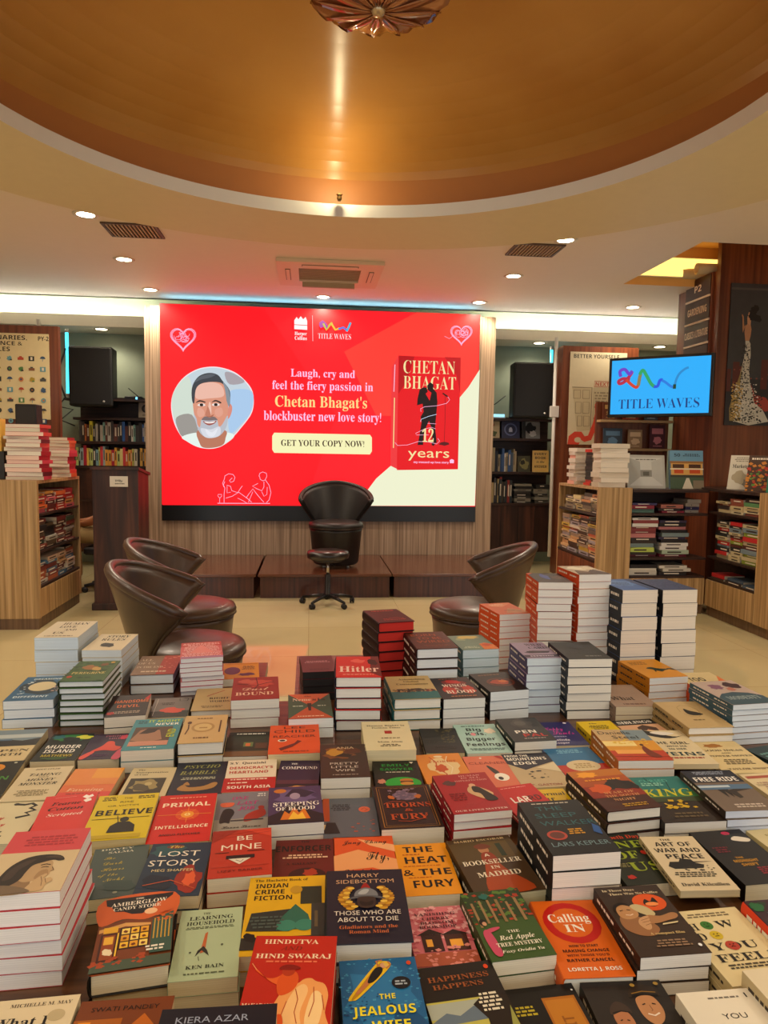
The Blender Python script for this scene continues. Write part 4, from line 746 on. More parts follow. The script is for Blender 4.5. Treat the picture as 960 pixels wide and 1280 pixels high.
# ================================================================== LECTERN
def lectern():
    t = rthing('lectern', 'tall dark grained wood lectern with a paper note on its front', 'lectern', -1.652, 6.28, 0)
    mb = MB(); W = .19
    def wedge(mb, x0, x1, y0, y1, z0, za, zb, m):
        mb.add([(x0,y0,z0),(x1,y0,z0),(x1,y1,z0),(x0,y1,z0),(x0,y0,za),(x1,y0,za),(x1,y1,zb),(x0,y1,zb)], [(0,3,2,1),(4,5,6,7),(0,1,5,4),(1,2,6,5),(2,3,7,6),(3,0,4,7)], m)
    wedge(mb, -W, W, 0.01, .40, .06, 1.215, 1.155, DARKW); mb.build('body', t)
    mb = MB(); v0 = len(mb.v); wedge(mb, -W-.012, W+.012, -.012, .425, 0, 0, 0, DARKW)
    mb.v = [(x, y, z + (1.215 - (y+.012)/.437*.06 + (.025 if i >= 4 else 0))) for i, (x, y, z) in enumerate(mb.v)]; mb.build('top_board', t)
    mb = MB(); mb.bbox(-W-.02, -.01, 0, W+.02, .42, .06, DARKW, .008); mb.build('plinth', t)
    mb = MB(); mb.box(-.045, .006, 1.07, .105, .0095, 1.16, mat('d9d2c2', .6))
    pn = mb.build('paper_note', t)
    A = Art(.15, .09, lambda u, v, z: (-.045+u, .006-z, 1.07+v)); sq = [(.3+.4*i/24, .55+.16*math.sin(i*1.9)*(1 if i % 3 else .4)) for i in range(25)]
    A.draw([('l', sq, .018, '3a3632'), ('ln', .25, .2, .85, .38, 1, '5a5650')], lambda c: mat(c, .6)); A.build(pn, 'handwriting')
lectern()

# ================================================================== LEFT BOOK CABINET
def shelf_box(mb, x0, y0, x1, y1, z0, z1, m): mb.box(x0, y0, z0, x1, y1, z1, m)
def cabinet_left():
    t = rthing('book_cabinet', 'light wood book cabinet under tall piles, beside the dark lectern', 'cabinet', -2.05, 5.62, 0)
    mb = MB(); mb.box(-1.0, 0, .085, .0, .03, 1.145, ZEB); mb.build('front_panel', t)
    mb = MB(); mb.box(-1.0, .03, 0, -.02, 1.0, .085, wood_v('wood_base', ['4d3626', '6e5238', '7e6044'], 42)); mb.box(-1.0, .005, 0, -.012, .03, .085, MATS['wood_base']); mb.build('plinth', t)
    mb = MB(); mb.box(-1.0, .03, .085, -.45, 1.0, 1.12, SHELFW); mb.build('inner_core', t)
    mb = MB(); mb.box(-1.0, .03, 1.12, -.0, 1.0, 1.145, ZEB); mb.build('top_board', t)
    mb = MB(); mb.box(-.45, .985, .085, -.0, 1.0, 1.12, ZEB); mb.build('end_panel', t)
    for z in (.33, .60, .885):
        mb = MB(); mb.box(-.45, .03, z-.018, -.008, .985, z, SHELFW); mb.build('shelf', t)
    for k in range(3):
        mb = MB(); a = .034 + .317*k; mb.bbox(-.02, a, .09, -.002, a+.311, .308, ZEB, .002); mb.build('door', t)
cabinet_left()

# ================================================================== POSTER PANEL, LEFT (wood pillar with a framed chart)
def poster_left():
    t = rthing('notice_panel', 'tall brown wood panel holding a cream chart of small icons', 'notice board', -2.33, 7.0, 0)
    mb = MB(); mb.box(-1.2, 0, 0, 0, .06, 2.515, REDW); mb.build('panel', t)
    x1, z1, x0, z0 = -.082, 2.44, -.86, 1.655
    mb = MB(); mb.box(x0, -.008, z0, x1, -.001, z1, mat('e6d3a0', .6)); p = mb.build('poster', t)
    W, H = x1-x0, z1-z0
    A = Art(W, H, lambda u, v, z: (x0+u, -.008-z, z0+v)); B = '2a1d14'; it = []
    def X(px): return (x1 - (61-px)*.00785 - x0)/W
    def Zv(py): return (z1 - (py-418)*.00785 - z0)/H
    def tx(s, a, b, y0, y1): it.append(('t', s, (X(a)+X(b))/2, (Zv(y0)+Zv(y1))/2, X(b)-X(a), Zv(y0)-Zv(y1), B, 'bold'))
    tx('DICTIONARIES,', -30, 36.5, 420.5, 425.5); tx('REFERENCE &', -24, 31, 427.5, 432); tx('PUZZLES', -17, 17, 434, 439); tx('PY-2', 49, 61, 421, 426)
    cols = ['4a4a48', '8a5a3a', 'c04a30', '3c5878', 'b89a30', '5a8a4a', '6aa0a8', '2a2a28', 'c87840']
    rr = random.Random(5)
    for r in range(7):
        for c in range(7):
            px = -22 + 12.7*c + (0 if c < 5 else -.5); py = 447 + 12.2*r; col = cols[(r*3 + c*5) % 9]; c2 = cols[(r*5 + c*2 + 3) % 9]
            u, v = X(px), Zv(py); k = (r*7 + c*3) % 5
            if k == 0: it += [('r', u-.032, v-.028, u+.032, v+.028, col), ('r', u-.012, v-.016, u+.012, v+.018, 'e8dcc0')]
            elif k == 1: it += [('e', u, v, .028, .028, col), ('e', u, v, .012, .012, c2)]
            elif k == 2: it += [('r', u-.034, v-.018, u+.034, v+.012, col), ('p', [(u-.02, v+.012), (u+.02, v+.012), (u+.012, v+.026), (u-.012, v+.026)], c2)]
            elif k == 3: it += [('p', [(u-.034, v), (u-.02, v+.024), (u, v+.03), (u+.02, v+.024), (u+.034, v)], col), ('r', u-.003, v-.03, u+.003, v, c2)]
            else: it += [('b', u, v, .03, .03, col, r*9+c), ('r', u+.004, v-.026, u+.03, v-.01, c2)]
    A.draw(it, lambda c: mat(c, .6)); A.build(p, 'icons', 'heading')
poster_left()

# ================================================================== BACK SHELVES WITH SPEAKERS
def back_shelf(name_lbl, x0, x1, ztop, rails, depth=.28):
    t = rthing('wall_shelf', name_lbl, 'shelf', (x0+x1)/2, 8.60, 0); L = (x1-x0)/2
    mb = MB(); mb.box(-L, depth, 0.18, L, depth+.02, ztop, SHELFW); mb.build('back_board', t)
    for z in rails:
        mb = MB(); mb.box(-L, 0, z-.03, L, depth, z, SHELFW); mb.build('shelf_board', t)
    mb = MB(); mb.box(-L, .02, .18, L, depth, rails[-1]-.03, DARKW)
    for k in range(1, 4): mb.box(-L+2*L*k/4-.003, .012, .2, -L+2*L*k/4+.003, .02, rails[-1]-.04, mat('1a0f0b', .5))
    mb.build('base_cupboard', t)
    return t
back_shelf('dark wall shelf of upright books behind the lectern', -2.72, -1.80, 2.0, (1.75, 1.475, 1.19))
back_shelf('dark wall shelf between the LED wall and the white pipe', 2.15, 3.02, 1.86, (1.835, 1.592, 1.178, .79))
def speaker(x, y, z, w, h, label, a):
    t = rthing('loudspeaker', label, 'speaker', x, y, z, a, 'black wall loudspeakers')
    B = mat('121212', .55); mb = MB(); mb.bbox(-w/2, 0, 0, w/2, .28, h, mat('1c1c1c', .5), .02); mb.build('cabinet', t)
    mb = MB(); mb.bbox(-w/2+.018, -.014, .018, w/2-.018, .004, h-.018, B, .008); mb.build('grille', t)
    mb = MB(); T = Matrix.Translation((w*.30, -.0145, .055)) @ Matrix.Rotation(R(90), 4, 'X'); mb.lathe([(.001, .002), (.012, .002), (.012, -.002)], mat('d8d8d8', .3, .5), 14, T=T); mb.build('badge', t)
    mb = MB(); mb.box(-.05, .28, h*.4, .05, .42, h*.6, mat('1a1a1a', .5)); mb.build('wall_bracket', t)
speaker(-2.45, 8.38, 1.865, .47, .665, 'black loudspeaker on the wall behind the lectern', 4)
speaker(2.655, 8.38, 1.835, .48, .66, 'black loudspeaker on the wall between LED wall and white pipe', -6)
def tube(x, y, z0, z1, label):
    t = rthing('light_tube', label, 'light', x, y, 0, 0, 'cyan light tubes beside the loudspeakers')
    mb = MB(); mb.tube([(0, 0, z0), (.004, 0, (z0+z1)/2), (0, 0, z1)], .017, emit('39d0f0', 2.2), 10); mb.build('glowing_tube', t)
    for z in (z0, z1): mb = MB(); mb.lathe([(.021, -.02), (.021, .02)], mat('d0d0d0', .4), 12, (0, 0, z)); mb.build('end_cap', t)
tube(-2.72, 8.45, 1.985, 2.70, 'cyan light tube beside the loudspeaker behind the lectern')
tube(2.945, 8.62, 1.88, 2.70, 'cyan light tube beside the loudspeaker near the white pipe')
def cable(label, pts, r=.006, m='0c0c0c'):
    mb = MB(); mb.tube([RM(*p) for p in pts], r, mat(m, .5), 6); tag(mb.build('cable', None), label, 'cable')
cable('black cable drooping from the loudspeaker behind the lectern', [(-2.12, 8.7, 2.1), (-1.98, 8.72, 1.98), (-1.80, 8.74, 1.86)])
cable('black cable drooping from the loudspeaker near the white pipe', [(2.42, 8.75, 2.12), (2.30, 8.76, 2.02), (2.14, 8.77, 1.95)])
cable('tangled black cables on the wall behind the piled books', [(-2.72, 8.4, 2.5), (-2.80, 8.35, 2.2), (-2.70, 8.3, 1.95), (-2.78, 8.3, 1.85), (-2.62, 8.3, 1.82), (-2.75, 8.28, 1.7), (-2.6, 8.28, 1.64)], .01)
cable('tangled black cables hanging by the white pipe', [(3.0, 8.5, 1.85), (3.06, 8.45, 1.7), (2.98, 8.45, 1.5), (3.05, 8.45, 1.3), (2.99, 8.45, 1.0)], .016)
def pipe(x, y, z0, z1, label, bz):
    t = rthing('white_pipe', label, 'pipe', x, y, 0, 0, 'white cable pipes'); mb = MB(); mb.tube([(0, 0, z0), (0, 0, z1)], .02, WHITE, 12); mb.build('conduit', t)
    mb = MB(); mb.bbox(-.05, -.03, bz, .05, .02, bz+.13 if z0 > .5 else bz+.13, WHITE, .006); mb.build('junction_box', t)
pipe(-2.86, 8.0, 1.6, 2.74, 'white cable pipe running up beside the icon chart panel', 1.66)
pipe(2.815, 8.08, .2, 2.74, 'white cable pipe between wall shelf and red figure poster', 1.83)
def top_bits():
    t = rthing('router', 'small black router with blue lights on the shelf behind the lectern', 'router', -2.06, 8.72, 1.955)
    mb = MB(); mb.bbox(-.10, -.05, 0, .10, .05, .05, mat('15181c', .4), .01); mb.build('case', t)
    mb = MB(); mb.box(.03, -.053, .012, .05, -.05, .040, emit('6ac8ff', 2)); mb.build('status_light', t)
    t = rthing('display_ledge', 'thin white ledge with blue glow under the loudspeaker near the pipe', 'ledge', 2.27, 8.72, 1.837)
    mb = MB(); mb.box(-.11, -.06, 0, .13, .1, .012, mat('d8e8f0', .4)); mb.build('board', t)
    mb = MB(); mb.box(-.10, -.062, .014, .12, -.05, .05, emit('9fdcf0', .8)); mb.build('glow_strip', t)
mb = MB(); mb.box(-2.76, 8.42, 1.93, -1.80, 8.88, 1.955, SHELFW); tag(mb.build('wall_ledge', None, (0,0,0), TH), 'dark ledge under the loudspeaker behind the lectern', 'shelf')
top_bits()

# ================================================================== SEATED PERSON behind the lectern
def person():
    def skin(name, verts, edges, radii, m, parent, root=0, lv=2):
        me = bpy.data.meshes.new(name); me.from_pydata(verts, edges, []); o = bpy.data.objects.new(name, me); COL.objects.link(o); o.parent = parent
        md = o.modifiers.new('skin', 'SKIN'); lay = me.skin_vertices[0].data if me.skin_vertices else None
        if lay is None:
            bpy.context.view_layer.objects.active = o; bpy.ops.mesh.customdata_skin_add(); lay = me.skin_vertices[0].data
        for i, r in enumerate(radii): lay[i].radius = (r, r) if not isinstance(r, tuple) else r
        lay[root].use_root = True
        ss = o.modifiers.new('sub', 'SUBSURF'); ss.levels = lv; ss.render_levels = lv
        me.materials.append(m); md.use_smooth_shade = True
        return o
    SK = mat('a8683e', .5)
    root = thing('person', 'seated person in beige trousers holding a rolled paper, behind the lectern', 'person', RM(-1.90, 7.25, 0), TH + R(180))
    # body looks along local +x (towards the piled books)
    V = [(0,0,.56),(0.0,0,.70),(-.02,0,.86),(-.01,0,.98),(.03,0,1.03),(.05,0,1.09),(.06,0,1.13),
         (0,.16,.945),(.04,.21,.80),(.16,.20,.69),(.30,.14,.665),
         (0,-.16,.945),(.05,-.22,.80),(.20,-.20,.70),(.33,-.10,.668),
         (.03,.09,.55),(.26,.11,.56),(.46,.11,.565),(.47,.11,.30),(.46,.11,.08),(.55,.12,.045),
         (.03,-.09,.55),(.26,-.11,.56),(.46,-.11,.565),(.44,-.11,.30),(.42,-.11,.08),(.51,-.12,.045)]
    E_ = [(0,1),(1,2),(2,3),(3,4),(4,5),(5,6),(3,7),(7,8),(8,9),(9,10),(3,11),(11,12),(12,13),(13,14),(0,15),(15,16),(16,17),(17,18),(18,19),(19,20),(0,21),(21,22),(22,23),(23,24),(24,25),(25,26)]
    rad = [(.14,.12),(.13,.11),(.14,.10),(.12,.09),.05,.065,.07,.06,.048,.042,.028,.06,.048,.042,.028,.085,.08,.06,.055,.038,.032,.085,.08,.06,.055,.038,.032]
    # head, and hands (palm, four bent fingers, thumb) grown from the same skeleton
    n0 = len(V); V += [(.055,0,1.05),(.065,0,1.09),(.07,0,1.135),(.06,0,1.175)]; E_ += [(5,n0),(n0,n0+1),(n0+1,n0+2),(n0+2,n0+3)]; rad += [.052,.072,.074,.05]
    for s, root_i, (px, py, pz) in ((1, 10, (.30,.14,.665)), (-1, 14, (.33,-.10,.668))):
        q = len(V); V += [(px+.05,py-s*.02,pz+.004),(px+.095,py-s*.035,pz+.006)]; E_ += [(root_i,q),(q,q+1)]; rad += [(.034,.018),(.036,.014)]
        for k, ln in enumerate((.9, 1.0, .95, .75)):
            o = len(V); yy = py - s*.035 + (k-1.5)*.019
            V += [(px+.10,yy,pz+.006),(px+.10+.035*ln,yy,pz+.018),(px+.10+.055*ln,yy-.002,pz-.002),(px+.10+.05*ln,yy-.002,pz-.022)]; E_ += [(q+1,o),(o,o+1),(o+1,o+2),(o+2,o+3)]; rad += [.011,.0095,.009,.008]
        o = len(V); V += [(px+.045,py-s*.06,pz+.012),(px+.075,py-s*.078,pz+.018),(px+.10,py-s*.07,pz+.022)]; E_ += [(q,o),(o,o+1),(o+1,o+2)]; rad += [.013,.011,.009]
    skin('body', V, E_, rad, SK, root)
    mb = MB(); mb.lathe([(.082,0),(.084,.05),(.062,.086),(.001,.10)], mat('15100d', .6), 20, (.058,0,1.115)); mb.build('hair', root)
    mb = MB(); mb.tube([(.138,0,1.115),(.162,0,1.09),(.140,0,1.08)], [.006,.012,.008], SK); mb.build('nose', root)
    for s in (-1, 1):
        mb = MB(); mb.lathe([(.001,-.008),(.009,0),(.001,.008)], mat('f0e8e0', .3), 10, (.136,s*.028,1.12)); mb.build('eye', root)
        mb = MB(); mb.lathe([(.004,-.03),(.014,-.01),(.016,.015),(.004,.03)], SK, 10, (.062,s*.077,1.105)); mb.build('ear', root)
    mb = MB(); mb.tube([(.128,-.022,1.055),(.136,0,1.052),(.128,.022,1.055)], [.003,.006,.003], mat('8a4a3a', .5)); mb.build('mouth', root)
    # trousers and shirt as clothing over the body
    tv = [V[i] for i in (0,15,16,17,18,19,21,22,23,24,25)]; te = [(0,1),(1,2),(2,3),(3,4),(4,5),(0,6),(6,7),(7,8),(8,9),(9,10)]
    skin('trousers', tv, te, [(.155,.13),.105,.10,.082,.072,.062,.105,.10,.082,.072,.062], mat('b9a06c', .7), root)
    sv = [V[i] for i in (0,1,2,3,7,8,11,12)]; se = [(0,1),(1,2),(2,3),(3,4),(4,5),(3,6),(6,7)]
    skin('shirt', sv, se, [(.15,.13),(.145,.125),(.155,.115),(.13,.10),.075,.062,.075,.062], mat('3a2420', .7), root)
    p = thing('rolled_paper', 'pale rolled paper held in the seated person\'s hand', 'paper', RM(-2.29, 7.30, .69), TH)
    mb = MB(); mb.tube([(0, -.02, -.01), (-.07, -.02, .045), (-.13, -.02, .10)], .016, mat('d8c48c', .6), 10); mb.build('roll', p)
    c = rthing('office_chair', 'black office chair under the seated person behind the lectern', 'chair', -1.92, 7.25, 0, 180)
    B = mat('17151a', .5)
    mb = MB(); mb.bbox(-.22, -.22, .37, .24, .22, .445, B, .025); mb.build('seat', c)
    mb = MB(); mb.bbox(-.27, -.2, .55, -.21, .2, .95, B, .025); mb.build('backrest', c)
    mb = MB(); mb.box(-.25, -.03, .38, -.21, .03, .60, B); mb.build('back_bar', c)
    mb = MB(); mb.lathe([(.028, .09), (.026, .375)], B, 14); mb.build('column', c)
    for k in range(5):
        a = R(72*k + 36); mb = MB(); mb.tube([(0, 0, .10), (.3*math.cos(a), .3*math.sin(a), .065)], [.026, .014], B); lg = mb.build('base_leg', c)
        mb = MB(); mb.lathe([(.008, -.024), (.027, -.022), (.027, .022), (.008, .024)], B, 14, T=Matrix.Translation((.3*math.cos(a), .3*math.sin(a), .027)) @ Matrix.Rotation(a, 4, 'Z') @ Matrix.Rotation(R(90), 4, 'X')); mb.build('caster', lg)
person()

# ================================================================== RIGHT COUNTER: three joined book cabinets
def right_counter():
    # wing with an end panel to the camera and shelves to the lectern side
    t = rthing('book_cabinet', 'light wood cabinet wing with white book piles on top, below the television', 'cabinet', 2.485, 5.92, 0)
    mb = MB(); mb.box(.0, 0, .07, .305, .03, 1.122, ZEB); mb.build('end_panel', t)
    mb = MB(); mb.box(0, .03, 1.098, .305, .99, 1.12, ZEB); mb.build('top_board', t)
    mb = MB(); mb.box(.27, .03, .07, .305, .99, 1.098, SHELFW); mb.build('back_board', t)
    mb = MB(); mb.box(0, .97, .07, .27, .99, 1.098, ZEB); mb.build('far_panel', t)
    for z in (.885, .48): mb = MB(); mb.box(.0, .03, z-.018, .27, .97, z, SHELFW); mb.build('shelf', t)
    for k in range(3): mb = MB(); a = .034+.312*k; mb.bbox(-.002, a, .075, .016, a+.307, .455, REDW, .002); mb.build('door', t)
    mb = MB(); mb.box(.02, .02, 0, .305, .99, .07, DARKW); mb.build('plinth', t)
    # middle unit facing the camera
    t = rthing('book_cabinet', 'open cabinet facing the table, full of lying books under the house picture book', 'cabinet', 2.795, 5.92, 0)
    W = .70
    mb = MB(); mb.box(0, .0, 1.085, W, .42, 1.11, SHELFW); mb.build('top_board', t)
    mb = MB(); mb.box(0, .40, .09, W, .42, 1.085, SHELFW); mb.build('back_board', t)
    for z in (.90, .51): mb = MB(); mb.box(0, .005, z-.02, W, .40, z, SHELFW); mb.build('shelf', t)
    for k in range(2): mb = MB(); mb.bbox(.004+k*.35, -.004, .09, .346+k*.35, .016, .325, ZEB, .002); mb.build('door', t)
    mb = MB(); mb.box(0, .016, .325, W, .40, .345, SHELFW); mb.build('base_board', t)
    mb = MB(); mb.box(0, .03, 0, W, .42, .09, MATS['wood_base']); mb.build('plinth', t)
    # unit along the right, facing the lectern side
    t = rthing('book_cabinet', 'cabinet at right angles below the gown poster, with magazines on top', 'cabinet', 3.50, 4.3, 0)
    mb = MB(); mb.box(0, 0, .085, .03, .92, 1.125, ZEB); mb.build('side_panel', t)
    mb = MB(); mb.box(.0, .92, 1.10, .55, 1.99, 1.125, SHELFW); mb.build('top_board', t)
    mb = MB(); mb.box(.03, 0, 1.10, .55, .92, 1.125, ZEB); mb.build('top_board', t)
    mb = MB(); mb.box(.03, 0, .085, .55, .03, 1.10, ZEB); mb.build('end_panel', t)
    mb = MB(); mb.box(.52, .03, .085, .55, 1.99, 1.10, ZEB); mb.build('rear_panel', t)
    mb = MB(); mb.box(.30, .92, .085, .33, 1.99, 1.10, SHELFW); mb.build('back_board', t)
    for z in (.925, .53): mb = MB(); mb.box(.004, .92, z-.018, .30, 1.62, z, SHELFW); mb.build('shelf', t)
    for k in range(2): mb = MB(); a = .925+.347*k; mb.bbox(-.002, a, .088, .016, a+.342, .32, ZEB, .002); mb.build('door', t)
    mb = MB(); mb.box(.016, .92, .32, .30, 1.62, .338, SHELFW); mb.build('base_board', t)
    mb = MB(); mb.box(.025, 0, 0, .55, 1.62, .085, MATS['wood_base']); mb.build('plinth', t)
right_counter()

# ================================================================== PILLAR, SIGN, POSTERS, TELEVISION
mb = MB(); mb.box(3.75, 6.36, 0, 4.75, 6.42, 3.41, REDW); mb.box(3.75, 6.42, 0, 3.98, 7.10, 3.12, REDW); mb.box(3.98, 6.42, 0, 4.75, 7.10, 3.41, REDW)
struct(mb.build('pillar', None, (0,0,0), TH), 'wide red brown wood pillar')
def sign():
    t = rthing('section_sign', 'brown section sign stack with cream lettering on the pillar side', 'sign', 3.75, 6.72, 2.47)
    y0, y1 = -.245, .19   # along the pillar side, near to far
    mb = MB(); mb.box(-.02, y0-.02, -.3, 0, y1+.02, .65, REDW); mb.build('frame', t)
    P = mat('3a1e16', .5); L = mat('f0e2ca', .5)
    rows = [(.455, .64, 'P2', .28), (.24, .435, 'GARDENING', .78), (.02, .215, 'CLASSICS & LITERATURE', .95), (-.2, 0, '', 0)]
    for (a, b, s, wf) in rows:
        mb = MB(); mb.box(-.027, y0, a, -.02, y1, b, P); pl = mb.build('sign_plate', t)
        if s:
            A = Art(y1-y0, b-a, lambda u, v, z, a=a: (-.027-z, y1-u, a+v)); A.draw([('t', s, .5, .5, wf, .34, 'f6e6c8', 'bold')], lambda c: mat(c, .5)); A.build(pl, 'marks', 'lettering')
    for z in (.437, .217, .002): mb = MB(); mb.box(-.03, y0, z, -.02, y1, z+.018, L); mb.build('divider', t)
sign()
def paper_rolls():
    rr = random.Random(3)
    sp = [(3.72, 7.00, 3.172, 65, 'cream paper roll jutting out beyond the sign towards the screen'), (3.76, 6.74, 3.172, 78, 'fat cream paper roll lying across the top of the sign'), (3.80, 6.56, 3.172, 86, 'thin cream paper roll at the poster end of the sign top')]
    for x, y, z, a, lb in sp:
        t = rthing('paper_roll', lb, 'paper roll', x, y, z, a, 'paper rolls above the section sign')
        T = Matrix.Rotation(R(90), 4, 'X') @ Matrix.Rotation(R(0*rr.uniform(-12, 12)), 4, 'Y')
        mb = MB(); mb.lathe([(.052, -.17), (.05, 0), (.055, .17), (.046, .165), (.044, -.165), (.052, -.17)], mat('e0cca0', .7), 20, T=T, cap=False); mb.build('sheet', t)
    t = rthing('storage_box', 'dark box standing behind the paper rolls in the ceiling recess', 'box', 3.86, 6.87, 3.12); mb = MB(); mb.bbox(-.07, -.05, 0, .07, .05, .25, mat('1c1410', .6), .006); mb.build('carton', t)
    mb = MB(); mb.box(-.072, -.052, .18, .072, .052, .186, mat('3a2c22', .6)); mb.build('lid_edge', t)
paper_rolls()
def gown_poster():
    t = rthing('poster', 'dark poster of a woman in a long patterned gown on the pillar', 'poster', 3.855, 6.358, 1.70)
    W, H = .80, 1.30
    mb = MB(); mb.box(0, -.012, 0, W, 0, H, mat('3c3c3e', .45, var=.18)); mb.build('print', t)
    A = Art(W, H, lambda u, v, z: (u, -.012-z, v))
    it = [('r', .0, .955, 1, .97, '55504c'), ('r', 0, 0, 1, .33, '2c2a2e')]
    for u, v, a, b in ((.0, .24, .05, .40), (.07, .24, .15, .45), (.12, .24, .22, .42), (.42, .26, .5, .47), (.55, .24, .66, .42), (.7, .24, .8, .46), (.85, .24, .95, .4)): it.append(('r', u, v, a, b, '5c2820'))
    for k in range(12): it.append(('r', .08 + .07*(k % 9), .30 + .03*(k // 3), .10 + .07*(k % 9), .31 + .03*(k // 3), '8a4434'))
    it += [('p', [(.10, .03), (.05, .12), (.10, .24), (.16, .36), (.20, .48), (.21, .56), (.205, .60), (.245, .605), (.27, .58), (.28, .50), (.27, .40), (.29, .30), (.36, .20), (.48, .10), (.55, .03), (.3, .0)], 'cfc9b8'),
           ('p', [(.06, .03), (.05, .12), (.10, .24), (.17, .38), (.19, .44), (.17, .28), (.16, .14), (.2, .03)], '9a8450'), ('p', [(.30, .30), (.36, .22), (.5, .2), (.6, .12), (.5, .1), (.36, .16)], 'a83c30'),
           ('sp', .07, .02, .45, .26, 260, .011, '2a2622', 4), ('sp', .17, .26, .28, .58, 150, .009, '2a2622', 5), ('sp', .07, .04, .2, .3, 120, .010, 'd8b060', 6), ('sp', .10, .02, .40, .3, 120, .010, 'e8e0d0', 7),
           ('p', [(.20, .60), (.185, .66), (.19, .70), (.22, .72), (.255, .715), (.27, .68), (.262, .63), (.25, .60)], 'c08a64'),
           ('p', [(.19, .70), (.165, .655), (.158, .68), (.15, .76), (.14, .78), (.148, .785), (.165, .77), (.178, .70), (.195, .715)], 'b88058'),
           ('p', [(.215, .72), (.21, .76), (.225, .80), (.25, .80), (.26, .76), (.255, .71)], 'c89470'),
           ('b', .275, .785, .05, .045, '14100e', 3), ('b', .33, .76, .06, .03, '14100e', 4), ('b', .30, .82, .05, .03, '14100e', 5), ('l', [(.215, .775), (.24, .782)], .006, '14100e')]
    A.draw(it, lambda c: mat(c, .45)); A.build(t, 'picture')
gown_poster()
def tv():
    t = thing('television', 'small television with a bright blue shop logo, hung on the pillar', 'television', RM(3.225, 6.40, 1.765), TH + math.atan2(-.6, .715))
    W, H = .935, .565
    mb = MB(); mb.bbox(-W/2, 0, 0, W/2, .05, H, mat('0e0e10', .3), .008); mb.build('casing', t)
    mb = MB(); mb.box(-W/2+.028, -.003, .03, W/2-.028, .001, H-.026, emit('2aa6ee', .66)); mb.build('display', t)
    w, h = W-.056, H-.056
    A = Art(w, h, lambda u, v, z: (-W/2+.028+u, -.003-z, .03+v), .0006, .0003)
    def cv(pts, n=6):
        o = []
        for i in range(len(pts)-1):
            p0, p1, p2, p3 = pts[max(i-1, 0)], pts[i], pts[i+1], pts[min(i+2, len(pts)-1)]
            for j in range(n + (i == len(pts)-2)):
                q = j/n; o.append(tuple(.5*(2*p1[c] + (p2[c]-p0[c])*q + (2*p0[c]-5*p1[c]+4*p2[c]-p3[c])*q*q + (3*p1[c]-p0[c]-3*p2[c]+p3[c])*q**3) for c in (0, 1)))
        return o
    it = [('l', cv([(.22, .78), (.20, .72), (.14, .60), (.09, .57), (.08, .62), (.13, .66), (.20, .64)]), .034, 'b02a48'), ('l', cv([(.10, .70), (.09, .80), (.14, .83), (.19, .74), (.22, .80)]), .034, '6a40c0'),
          ('l', cv([(.16, .64), (.22, .54), (.27, .49), (.29, .54)]), .032, 'c8402c'), ('l', cv([(.29, .52), (.30, .66), (.31, .74)]), .036, '8a7a4a'), ('l', cv([(.30, .72), (.33, .80), (.37, .70), (.42, .55), (.46, .49)]), .034, '2fa060'),
          ('l', cv([(.45, .49), (.49, .50), (.51, .60), (.54, .61)]), .030, '2c50d8'), ('l', cv([(.53, .60), (.57, .56), (.62, .49), (.66, .46)]), .026, '2a78d8'), ('l', cv([(.66, .46), (.67, .58), (.70, .70), (.75, .78), (.79, .81)]), .024, '2a86c8'), ('r', .645, .44, .675, .52, '20402c'),
          ('t', 'TITLE WAVES', .50, .185, .82, .17, '1c3a78', 'serl')]
    A.draw(it, lambda c: emit(c, .62)); A.build(t, 'logo_print', 'logo_lettering')
    mb = MB(); mb.box(-.05, .05, .2, .05, .76, .36, mat('141414', .5)); mb.build('wall_arm', t)
tv()
def better_poster():
    t = rthing('notice_panel', 'brown framed panel with a door sketch and red seated figure', 'notice board', 2.87, 8.0, 0)
    W = .90; mb = MB(); mb.box(0, 0, 0, W, .2, 2.64, REDW); mb.build('panel', t)
    a, b, c, d = .085, 1.52, .76, 2.575; w, h = c-a, d-b
    mb = MB(); mb.box(a, -.008, b, c, -.001, d, mat('cfc2a0', .6)); p = mb.build('poster', t)
    A = Art(w, h, lambda u, v, z: (a+u, -.008-z, b+v)); K = '6a5c48'
    it = [('t', 'BETTER YOURSELF', .46, .955, .80, .042, '2a2018', 'bold'), ('p', [(.05, .62), (.40, .62), (.40, .16), (.16, .14)], 'bfb08c')]
    for u0, v0, u1, v1 in ((.08, .50, .2, .59), (.24, .50, .36, .59), (.12, .34, .22, .46), (.25, .34, .36, .46), (.16, .2, .24, .31), (.27, .2, .37, .31)):
        it.append(('l', [(u0, v0), (u1, v0), (u1, v1), (u0, v1), (u0, v0)], .008, K))
    it += [('l', [(.05, .62), (.40, .62), (.40, .16)], .012, K), ('r', .42, .1, .72, .62, 'b8aa88'), ('ln', .44, .15, .70, .58, 14, '8a7c60'), ('t', 'NEXT', .58, .66, .24, .04, 'b05040', 'bold'), ('l', [(.44, .63), (.72, .63), (.72, .69), (.44, .69), (.44, .63)], .008, 'b05040'),
           ('p', [(.0, .0), (.02, .09), (.12, .14), (.24, .14), (.30, .09), (.36, .10), (.44, .24), (.47, .34), (.46, .44), (.50, .47), (.55, .46), (.56, .40), (.55, .30), (.55, .20), (.46, .12), (.42, .05), (.30, .03), (.24, .05), (.20, .0)], 'd0422c'), ('e', .18, .05, .06, .03, 'cfc2a0')]
    A.draw(it, lambda c: mat(c, .6)); A.build(p, 'drawing', 'lettering')
better_poster()
def rack():
    t = rthing('display_rack', 'brown display rack with two narrow ledges under the television', 'rack', 2.95, 7.15, 0)
    mb = MB(); mb.box(0, 0, 0, .78, .05, 1.95, REDW); mb.build('back_board', t)
    for z in (1.74, 1.45): mb = MB(); mb.box(0, -.10, z, .78, 0, z+.025, mat('b8966a', .45)); mb.build('ledge', t)
rack()
